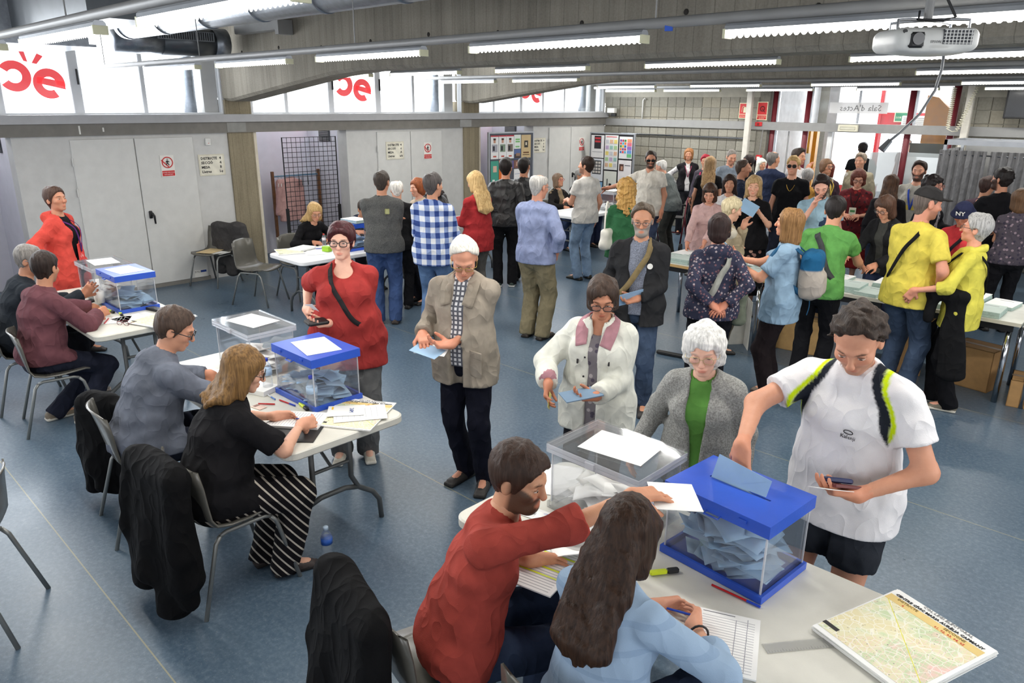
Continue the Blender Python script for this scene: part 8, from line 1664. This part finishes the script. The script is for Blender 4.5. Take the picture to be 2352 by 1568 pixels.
add('P33', 'woman with long straight light brown hair and black T-shirt, back turned', -6.16, 10.86, 176, 1.68, 'f', 0, head=(6, 0, 0), hair=('long', (128, 98, 66), dict(len=0.44, c2=(176, 144, 104), vol=1.05)), top=('tee', BK), bottom=('trousers', (36, 36, 40)))
add('P34', 'man with cropped grey hair and grey-blue shirt looking down', -6.35, 11.85, 28, 1.76, 'm', 0, skin=(206, 152, 126), head=(6, 18, 0), hair=('crop', (120, 114, 108), dict(vol=0.7)), top=('shirt', (122, 134, 148), dict()), bottom=('trousers', (60, 64, 76)))
add('P35', 'man in navy jacket with yellow lanyard facing right', -5.18, 10.02, 98, 1.72, 'm', 0, skin=(186, 132, 104), head=(6, 4, 0), hair=('recede', (70, 56, 48)), top=('jacket', (36, 44, 64), dict(gap=(0.02, 0.02, 0))), inner=('tee', (60, 66, 84)), bottom=('trousers', (40, 42, 54)), extra=(lanyard((230, 190, 40), 0.034, 0.26, w_=0.02),))
add('P36', 'woman with dark ponytail and glasses looking left', -6.22, 12.3, -62, 1.64, 'f', 0, head=(0, 4, 0), hair=('pony', (40, 30, 28), dict(len=0.1)), glasses=dict(col=(30, 28, 30)), top=('knit', BK), bottom=('trousers', (40, 40, 46)))
add('P36b', 'white-haired person half hidden behind the ponytail woman', -6.3, 12.9, 30, 1.55, 'f', 0, hair=('perm', (216, 212, 200)), top=('knit', (216, 210, 204)), bottom=('trousers', (120, 116, 110)))
add('P37', 'girl with long dark hair and white T-shirt', -4.72, 8.86, -6, 1.62, 'f', 0, head=(-4, 4, 0), hair=('long', (46, 34, 30), dict(len=0.26, vol=1.0)), top=('tee', (228, 226, 226)), bottom=('jeans', (70, 86, 120)))
add('P38', 'woman in pale pink sweater with sunglasses pushed up on her hair', -4.62, 8.22, -4, 1.58, 'f', 1, skin=(212, 156, 130), w=1.1, lean=10, head=(2, 20, 0), wR=(-4.65, 7.82, 0.86), wL=(-4.46, 7.84, 0.84), hair=('bob', (66, 46, 36), dict(drop=-0.10, vol=1.02)), glasses=dict(col=(20, 20, 22), sun=1, up=0.062, rx=0.026), top=('knit', (218, 176, 172), dict(hem=0.12, loose=0.8)), bottom=('trousers', (200, 196, 190)))
add('P39', 'short blond woman in beige jacket resting her chin on her hand', -3.58, 6.74, 112, 1.60, 'f', 1, skin=(224, 176, 150), head=(0, 14, 0), arms=('cross', 'face'), hair=('short', (198, 178, 136), dict(vol=1.35, c2=(226, 212, 176))), top=('jacket', (176, 158, 126), dict(gap=(0.02, 0.02, 0), hem=0.10)), inner=('tee', (200, 190, 170)), bottom=('trousers', (110, 100, 84)))
c = add('P40', 'blond woman in black floral dress holding a pale blue envelope', -4.12, 8.32, -2, 1.68, 'f', 1, skin=(226, 174, 146), w=1.1, head=(0, 6, 0), arms=('chest', 'chest'), wR=(-4.10, 8.04, 1.30), wL=(-3.94, 8.10, 1.30), hair=('long', (160, 126, 84), dict(len=0.24, vol=1.06, c2=(206, 174, 126))), top=('tee', (26, 25, 28), dict(sleeve=0.9, loose=0.8)), bottom=('skirt', (24, 22, 26), dict(len=0.62, mat='floral', c2=(196, 150, 130), c3=(160, 120, 110), sc=0.6, flare=0.08)))
o_ = MB().cbox((0, 0, 0), (0.20, 0.0016, 0.15)).build('blue_envelope', PALEB); o_.location = (-3.98, 7.96, 1.34); o_.rotation_euler = (R(10), R(28), R(26)); tag(o_, 'pale blue envelope held up by the blond woman in black', 'envelope')
add('P41', 'woman in dark floral hoodie with hands clasped behind her back', -2.90, 5.34, 196, 1.64, 'f', 2, skin=(214, 150, 124), w=1.12, head=(20, 6, 0), arms=('back', 'back'), hair=('bob', (46, 32, 30), dict(vol=1.0, drop=-0.045, fringe=0.05)), top=('jacket', (58, 60, 82), dict(mat='floral', c2=(176, 160, 164), c3=(120, 88, 96), sc=1.5, gap=(0, 0, 0), hood=1, hem=0.06, off=0.024, name='hoodie', sleeve=1.85)), bottom=('trousers', (22, 22, 28)), shoes=(40, 38, 40), extra=(strap(1, 0.05, (168, 168, 158), 0.036), lanyard((236, 196, 40), 0.04, 0.22, w_=0.03)))
c = PP['P41']; soft_bag('olive shoulder bag at the side of the floral hoodie woman', 'bag', 'shoulder_bag', wpt(c, V3(0.235, 0.09, 0.92)), (0.06, 0.13, 0.15), math.degrees(c['root'].rotation_euler.z), cloth((110, 116, 98)))
add('P42', 'grey balding man in navy suit jacket turned away by the red pillar', -5.36, 11.35, 156, 1.78, 'm', 0, head=(24, 0, 0), hair=('bald', (110, 106, 102)), top=('jacket', (40, 50, 78), dict(gap=(0, 0, 0))), bottom=('trousers', (38, 44, 62)))
add('P43', 'dark-haired man in white shirt with a hand raised to his mouth', -5.14, 11.75, 58, 1.82, 'm', 0, head=(0, 0, 0), stub=0.4, arms=('face', 'down'), hair=('wave', (48, 38, 32)), top=('shirt', (226, 226, 228)), bottom=('trousers', (50, 54, 70)))
def chain(c):
    nb, u3, rt, fw, che, dy = c['nb'], c['u3'], c['rtS'], c['fwS'], c['che'], c['dy']; P = smooth_path([nb-u3*0.02+rt*0.062+fw*0.02, nb-u3*0.09+rt*0.045+fw*(dy[2]*0.9), nb-u3*0.15+fw*(dy[2]+0.022), nb-u3*0.09-rt*0.045+fw*(dy[2]*0.9), nb-u3*0.02-rt*0.062+fw*0.02], 5); MB().tube([tuple(p*c['s']) for p in P], 0.004, 6).build('neck_chain', plain('gold', (190, 150, 70), 0.3, 1.0), c['root'], True)
add('P44', 'young blond man in black T-shirt with round sunglasses', -4.55, 10.30, -4, 1.79, 'm', 0, skin=(220, 164, 136), head=(4, 0, 0), hair=('spiky', (178, 146, 96)), glasses=dict(col=(16, 16, 18), sun=1, rx=0.025, rz=0.022), top=('tee', (22, 22, 25)), bottom=('jeans', (40, 44, 58)), extra=(chain,))
add('P45', 'grey-haired woman in mustard cardigan, back turned', -4.52, 10.75, 184, 1.60, 'f', 0, hair=('short', (150, 148, 146), dict(vol=1.3)), top=('cardigan', (196, 142, 40), dict(gap=(0, 0, 0))), bottom=('trousers', (60, 60, 60)))
add('P46', 'woman with brown bob, glasses and yellow lanyard near the entrance', -4.82, 12.1, 52, 1.66, 'f', 0, head=(8, 0, 0), hair=('bob', (116, 88, 66), dict(drop=-0.04)), glasses=dict(col=(40, 36, 36)), top=('cardigan', (70, 60, 56), dict(gap=(0.04, 0.04, 0))), inner=('tee', (180, 170, 150)), bottom=('trousers', (50, 50, 60)), extra=(lanyard((232, 190, 40), 0.034, 0.28, w_=0.024),))
add('P46b', 'short person with auburn hair half hidden behind the blond man', -4.95, 12.6, -20, 1.56, 'f', 0, hair=('bob', (96, 44, 34)), top=('knit', (70, 50, 60)), bottom=('trousers', (40, 40, 46)))
def chest_pocket(c): 
    o = MB().cbox((0, 0, 0), (0.09, 0.006, 0.10), 0, 0.003).build('chest_pocket', cloth((52, 74, 104)), c['root']); o.location = (c['che']-c['rtS']*0.075-c['u3']*0.02+c['fwS']*(c['dy'][2]+0.016))*c['s']
add('P47', 'bearded man in light blue T-shirt resting his face on his hand', -3.36, 8.42, -6, 1.76, 'm', 1, skin=(224, 172, 150), lean=6, head=(-8, 26, 4), beard=((40, 30, 28), 0.5), arms=('face', 'down'), hair=('wave', (38, 30, 28), dict(vol=1.0, rec=-0.008)), top=('tee', (158, 196, 216), dict(loose=0.85)), bottom=('jeans', (50, 60, 84)), extra=(chest_pocket,))
add('P48', 'elderly man in beige jacket standing in the open entrance', -4.52, 12.75, -26, 1.74, 'm', 0, skin=(196, 146, 120), head=(-8, 2, 0), hair=('wave', (130, 118, 104)), top=('jacket', (158, 148, 122), dict(lapel=1, gap=(0.045, 0.03, 0))), inner=('shirt', (206, 200, 190)), bottom=('trousers', (110, 104, 92)))
add('P49', 'man in black T-shirt walking away into the hall', -5.42, 15.3, 186, 1.80, 'm', 0, hair=('short', (36, 30, 28)), top=('tee', (34, 36, 40)), bottom=('jeans', (110, 130, 150)))
add('P50', 'woman in red patterned dress with name badge looking at her hands', -3.74, 10.55, -4, 1.66, 'f', 1, skin=(222, 166, 140), w=1.3, belly=0.4, bust=1.3, head=(-6, 18, 0), arms=('front', 'front'), hair=('bob', (96, 52, 42), dict(vol=1.08, drop=-0.07)), glasses=dict(col=(60, 40, 40)), top=('tee', (112, 34, 42), dict(mat='floral', c2=(170, 44, 40), c3=(60, 40, 44), sc=0.7, sleeve=0.95, loose=0.9)), bottom=('skirt', (168, 30, 34), dict(len=0.55, flare=0.07)), extra=(lanyard((60, 30, 36), 0.03, 0.22, (226, 226, 206)),))
add('P51', 'woman with long dark brown hair seen from behind near the glass door', -3.12, 9.92, 176, 1.66, 'f', 0, hair=('long', (58, 42, 34), dict(len=0.36, c2=(100, 72, 54))), top=('knit', (34, 32, 36)), bottom=('jeans', (40, 50, 70)))
def shirt_print(c):
    p = c['che']-c['u3']*0.03+c['fwS']*(c['dy'][2]+0.022); o = text_part('shirt_print', 'STATE', 0.055, plain('print_yellow', (210, 190, 50), 0.7), c['root'], p*c['s'], (R(90), 0, R(180)), 'CENTER'); MB().cbox((0, 0.0, -0.06), (0.18, 0.003, 0.06)).build('shirt_print', plain('print_mustard', (190, 170, 70), 0.7), c['root']).location = p*c['s']
add('P52', 'bearded man in grey printed T-shirt with blue lanyard', -3.06, 10.75, -16, 1.79, 'm', 0, skin=(208, 154, 128), head=(-6, 2, 0), beard=((44, 32, 28), 0.6), hair=('wave', (44, 34, 30), dict(vol=0.9, rec=-0.01)), top=('tee', (176, 172, 162), dict()), bottom=('jeans', (60, 70, 90)), extra=(lanyard((50, 80, 180), 0.028, 0.30, w_=0.024), shirt_print))
c = add('P53', 'woman in light blue T-shirt gesturing in profile with a backpack', -2.58, 5.92, -98, 1.66, 'f', 2, skin=(222, 160, 128), w=1.15, head=(4, -4, 0), arms=('chest', 'chest'), wR=(-2.86, 5.66, 1.24), wL=(-2.90, 5.78, 1.16), hR=(-0.1, 0.8, 0.6), hL=(0.1, 0.8, 0.6), nR=(-0.7, -0.2, 0.5), curl=0.45, hair=('bob', (118, 82, 48), dict(vol=1.12, drop=-0.13, fringe=0.05, c2=(160, 120, 76))), top=('tee', (138, 170, 196), dict(hem=0.14, sleeve=0.72, loose=0.95)), bottom=('trousers', (34, 26, 28), dict(ease=0.004)), shoes=(120, 104, 90))
backpack(c, 'blue and grey backpack on the woman in the light blue T-shirt', ((34, 92, 132), (176, 166, 156)))
held(c, 1, MB().tube([(0.01, 0.02, 0.0), (0.0, 0.12, 0.03)], 0.004, 6), 'pen', plain('pen_barrel', (120, 170, 210), 0.3), 'pale blue pen in the raised hand of the backpack woman', 'pen', 0.08); held(c, -1, MB().tube([(-0.05, 0.06, 0.0), (-0.02, 0.075, 0.02), (0.0, 0.06, 0.01), (0.02, 0.075, 0.02), (0.05, 0.06, 0), (0.05, 0.0, -0.05)], 0.003, 6), 'folded_glasses', plain('frame_brown', (150, 100, 80), 0.3), 'folded glasses held up by the backpack woman', 'glasses', 0.10)
c = add('P54', 'man in green T-shirt leaning over the ballot table, back turned', -2.50, 6.48, 166, 1.74, 'm', 1, skin=(206, 150, 120), lean=20, head=(-6, 24, 0), arms=('reach', 'low'), hair=('short', (28, 23, 22), dict(vol=1.1)), top=('tee', (92, 164, 70), dict(hem=0.06, loose=0.8)), bottom=('trousers', (24, 24, 28)), shoes=(40, 40, 44), extra=(strap(-1, 0.05, (70, 72, 72), 0.03, front=False),))
add('P55', 'woman with brown hair and glasses in black leaning over the table', -2.52, 8.26, -34, 1.62, 'f', 1, lean=14, head=(-4, 26, 0), arms=('reach', 'low'), wR=(-2.75, 7.86, 0.98), hair=('bob', (72, 50, 38), dict(vol=1.12, drop=-0.10)), glasses=dict(col=(40, 34, 34)), top=('cardigan', (34, 34, 36), dict(gap=(0.05, 0.05, 0))), inner=('tee', (70, 70, 66)), bottom=('jeans', (50, 60, 90)))
def cap(c, col, brim=True, bucket=False):
    hp, s, Mh, hs = c['hp'], c['s'], c['Mh'], c['hs']; hc = c['hc0']; F = Fld(hc-0.2, hc+0.2, 0.008); F.ell(hp(0, -0.016, 0.045), np.array([0.0905, 0.110, 0.092])*hs, Mh, 0)
    if bucket: F.sect(hp(0, -0.01, 0.0), hp(0, -0.01, 0.075), np.array((0.135, 0.15))*hs, np.array((0.088, 0.105))*hs, Mh[0], Mh[1], 0.015); F.plane(hp(0, 0, 0.012), -Mh[2]); F.ell(hp(0, -0.012, 0.0), np.array([0.125, 0.14, 0.03])*hs, Mh, 0.0, 's')
    else:
        F.plane(hp(0, -0.02, 0.040), -Mh[2]-Mh[1]*0.12)
        if brim: F.ell(hp(0, 0.115, 0.048), np.array([0.072, 0.062, 0.010])*hs, Mh, 0.006)
    v_, q_ = F.mesh(); return link('cap', npmesh('cap', v_*s, q_, cloth(col)), c['root'])
c = add('P56', 'man in yellow T-shirt and dark flat cap seen from behind', -1.84, 6.72, 142, 1.84, 'm', 1, skin=(206, 144, 120), w=1.12, belly=0.2, head=(24, 8, 0), stub=0.4, arms=('pocket', 'low'), hair=('crop', (90, 80, 74), dict(vol=0.5)), top=('tee', (228, 206, 36), dict(hem=0.10, loose=0.95, sleeve=0.72)), bottom=('jeans', (58, 74, 98)), shoes=(60, 50, 44), extra=(strap(1, 0.03, (28, 28, 30), 0.03),)); cap(c, (52, 50, 50))
add('P57', 'woman with black curls and glasses in black, facing right', -2.60, 9.70, 66, 1.70, 'f', 0, skin=(206, 150, 128), head=(8, 0, 0), arms=('down', 'front'), hair=('curly', (34, 28, 28), dict(vol=1.05, drop=-0.10)), glasses=dict(col=(150, 90, 80)), top=('coat', (26, 26, 30), dict(gap=(0.03, 0.05, 0), hem=0.30)), inner=('shirt', (150, 140, 140), dict(mat='floral', c2=(220, 210, 210), c3=(60, 60, 70))), bottom=('trousers', (28, 28, 32)))
c = add('P58', 'grey-haired woman in yellow top with scarf holding a black jacket', -1.44, 6.80, -96, 1.65, 'f', 2, skin=(222, 160, 134), head=(2, -6, 0), arms=('front', 'down'), wR=(-1.76, 6.72, 1.06), wL=(-1.74, 6.52, 1.02), hR=(0, 1, -0.1), nR=(-0.2, 0, 0.95), hair=('short', (150, 148, 146), dict(vol=1.55, c2=(196, 194, 192))), glasses=dict(col=(40, 36, 36), rz=0.014), top=('knit', (224, 212, 34), dict(hem=0.14, sleeve=1.30, loose=0.85)), bottom=('trousers', (20, 20, 24)), shoes=((104, 98, 84), (206, 200, 186)), feet=((0.08, 0.10, 4), (-0.09, -0.06, -6)), extra=(strap(-1, 0.018, (24, 24, 26), 0.03),))
F = Fld((-0.2, -0.3, -0.75), (0.2, 0.3, 0.2), 0.016); F.cap((0, -0.12, 0.03), (0, 0.10, 0.02), 0.05, 0.055, 0.03); F.sect(V3(0, -0.07, 0.02), V3(0.0, -0.12, -0.64), (0.045, 0.08), (0.055, 0.12), V3(1, 0, 0), V3(0, 1, 0), 0.05); F.cap((0, 0.08, 0.02), (0.0, 0.10, -0.20), 0.05, 0.035, 0.03); F.wob(0.012, 26, 5, (1, 1, 0.35)); v_, q_ = F.mesh()
o_ = link('carried_jacket', npmesh('carried_jacket', v_, q_, cloth((24, 24, 26)))); o_.location = wpt(c, V3(-0.21, 0.10, 1.04)); o_.rotation_euler = (0, 0, c['root'].rotation_euler.z); tag(o_, 'black jacket draped over the forearm of the woman in yellow', 'jacket')
m_ = MB().tube([(0.0, -0.05, -0.05), (0.07, -0.14, -0.3), (0.075, -0.2, -0.6)], 0.004, 6); m_.build('zip', CHROME, o_)
def scarf(c):
    nb, u3, rt, fw, che = c['nb'], c['u3'], c['rtS'], c['fwS'], c['che']; F = Fld(nb-0.22, nb+0.16, 0.010); ring = [nb+rt*0.075*math.cos(a)+fw*0.075*math.sin(a)+u3*(0.005-0.02*math.sin(a)) for a in np.linspace(0, 2*math.pi, 11)]
    for a, b in zip(ring[:-1], ring[1:]): F.cap(a, b, 0.028, 0.028, 0.02)
    F.cap(nb+fw*0.08-u3*0.02, che+fw*(c['dy'][2]+0.03)+u3*0.06, 0.03, 0.04, 0.02); F.wob(0.008, 40, 3); v_, q_ = F.mesh(); link('scarf', npmesh('scarf', v_*c['s'], q_, cloth((226, 214, 40))), c['root'])
scarf(c)
c = add('P59', 'woman in red top with navy cap behind the ballot table', -1.90, 8.34, -24, 1.58, 'f', 1, skin=(176, 118, 92), w=1.2, head=(-12, 22, 0), arms=('front', 'front'), hair=('short', (60, 40, 36)), top=('tee', (196, 34, 42), dict(loose=0.9, sleeve=0.9)), bottom=('trousers', (30, 30, 36)), extra=(strap(-1, 0.03, (24, 24, 28), 0.03),)); cp_ = cap(c, (34, 38, 66), False, True)
t_ = text_part('cap_lettering', 'NY', 0.06, SIGNW, c['root'], c['hp'](0.03, 0.128, 0.055)*c['s'], (R(70), 0, R(180)), 'CENTER', font_bold=0.001); t_.matrix_local = Matrix.Translation(Vector(c['hp'](0.0, 0.118, 0.052)*c['s'])) @ Matrix((Vector(-c['Mh'][0]), Vector(c['Mh'][2]), Vector(c['Mh'][1]))).transposed().to_4x4()
add('P60', 'bearded man in black with yellow lanyard at the right edge', -1.98, 10.12, 212, 1.80, 'm', 0, skin=(198, 142, 114), head=(-26, 0, 0), beard=((30, 24, 24), 0.8), arms=('down', 'chest'), hair=('curlyshort', (30, 25, 24)), top=('knit', (26, 26, 30)), bottom=('trousers', (30, 30, 36)), extra=(lanyard((232, 190, 30), 0.03, 0.26, w_=0.026),))
add('P61', 'person in dark purple top beside the curtained booth', -2.25, 10.6, 150, 1.66, 'm', 0, head=(0, 10, 0), arms=('low', 'low'), hair=('short', (60, 44, 40)), top=('knit', (86, 66, 78)), bottom=('trousers', (36, 36, 42)))
add('P62', 'woman with brown hair cut off by the right picture edge', -1.70, 9.7, 200, 1.62, 'f', 0, hair=('bob', (90, 66, 46)), arms=('cross', 'cross'), top=('tee', (84, 76, 86), dict(mat='floral', c2=(150, 130, 140), c3=(60, 56, 70))), bottom=('trousers', (26, 26, 30)))
add('P63', 'bald man in white shirt far away in the hall', -5.75, 19.0, -30, 1.74, 'm', 0, hair=('crop', (60, 50, 46), dict(vol=0.4)), top=('tee', (220, 216, 212)), bottom=('jeans', (90, 100, 120)))
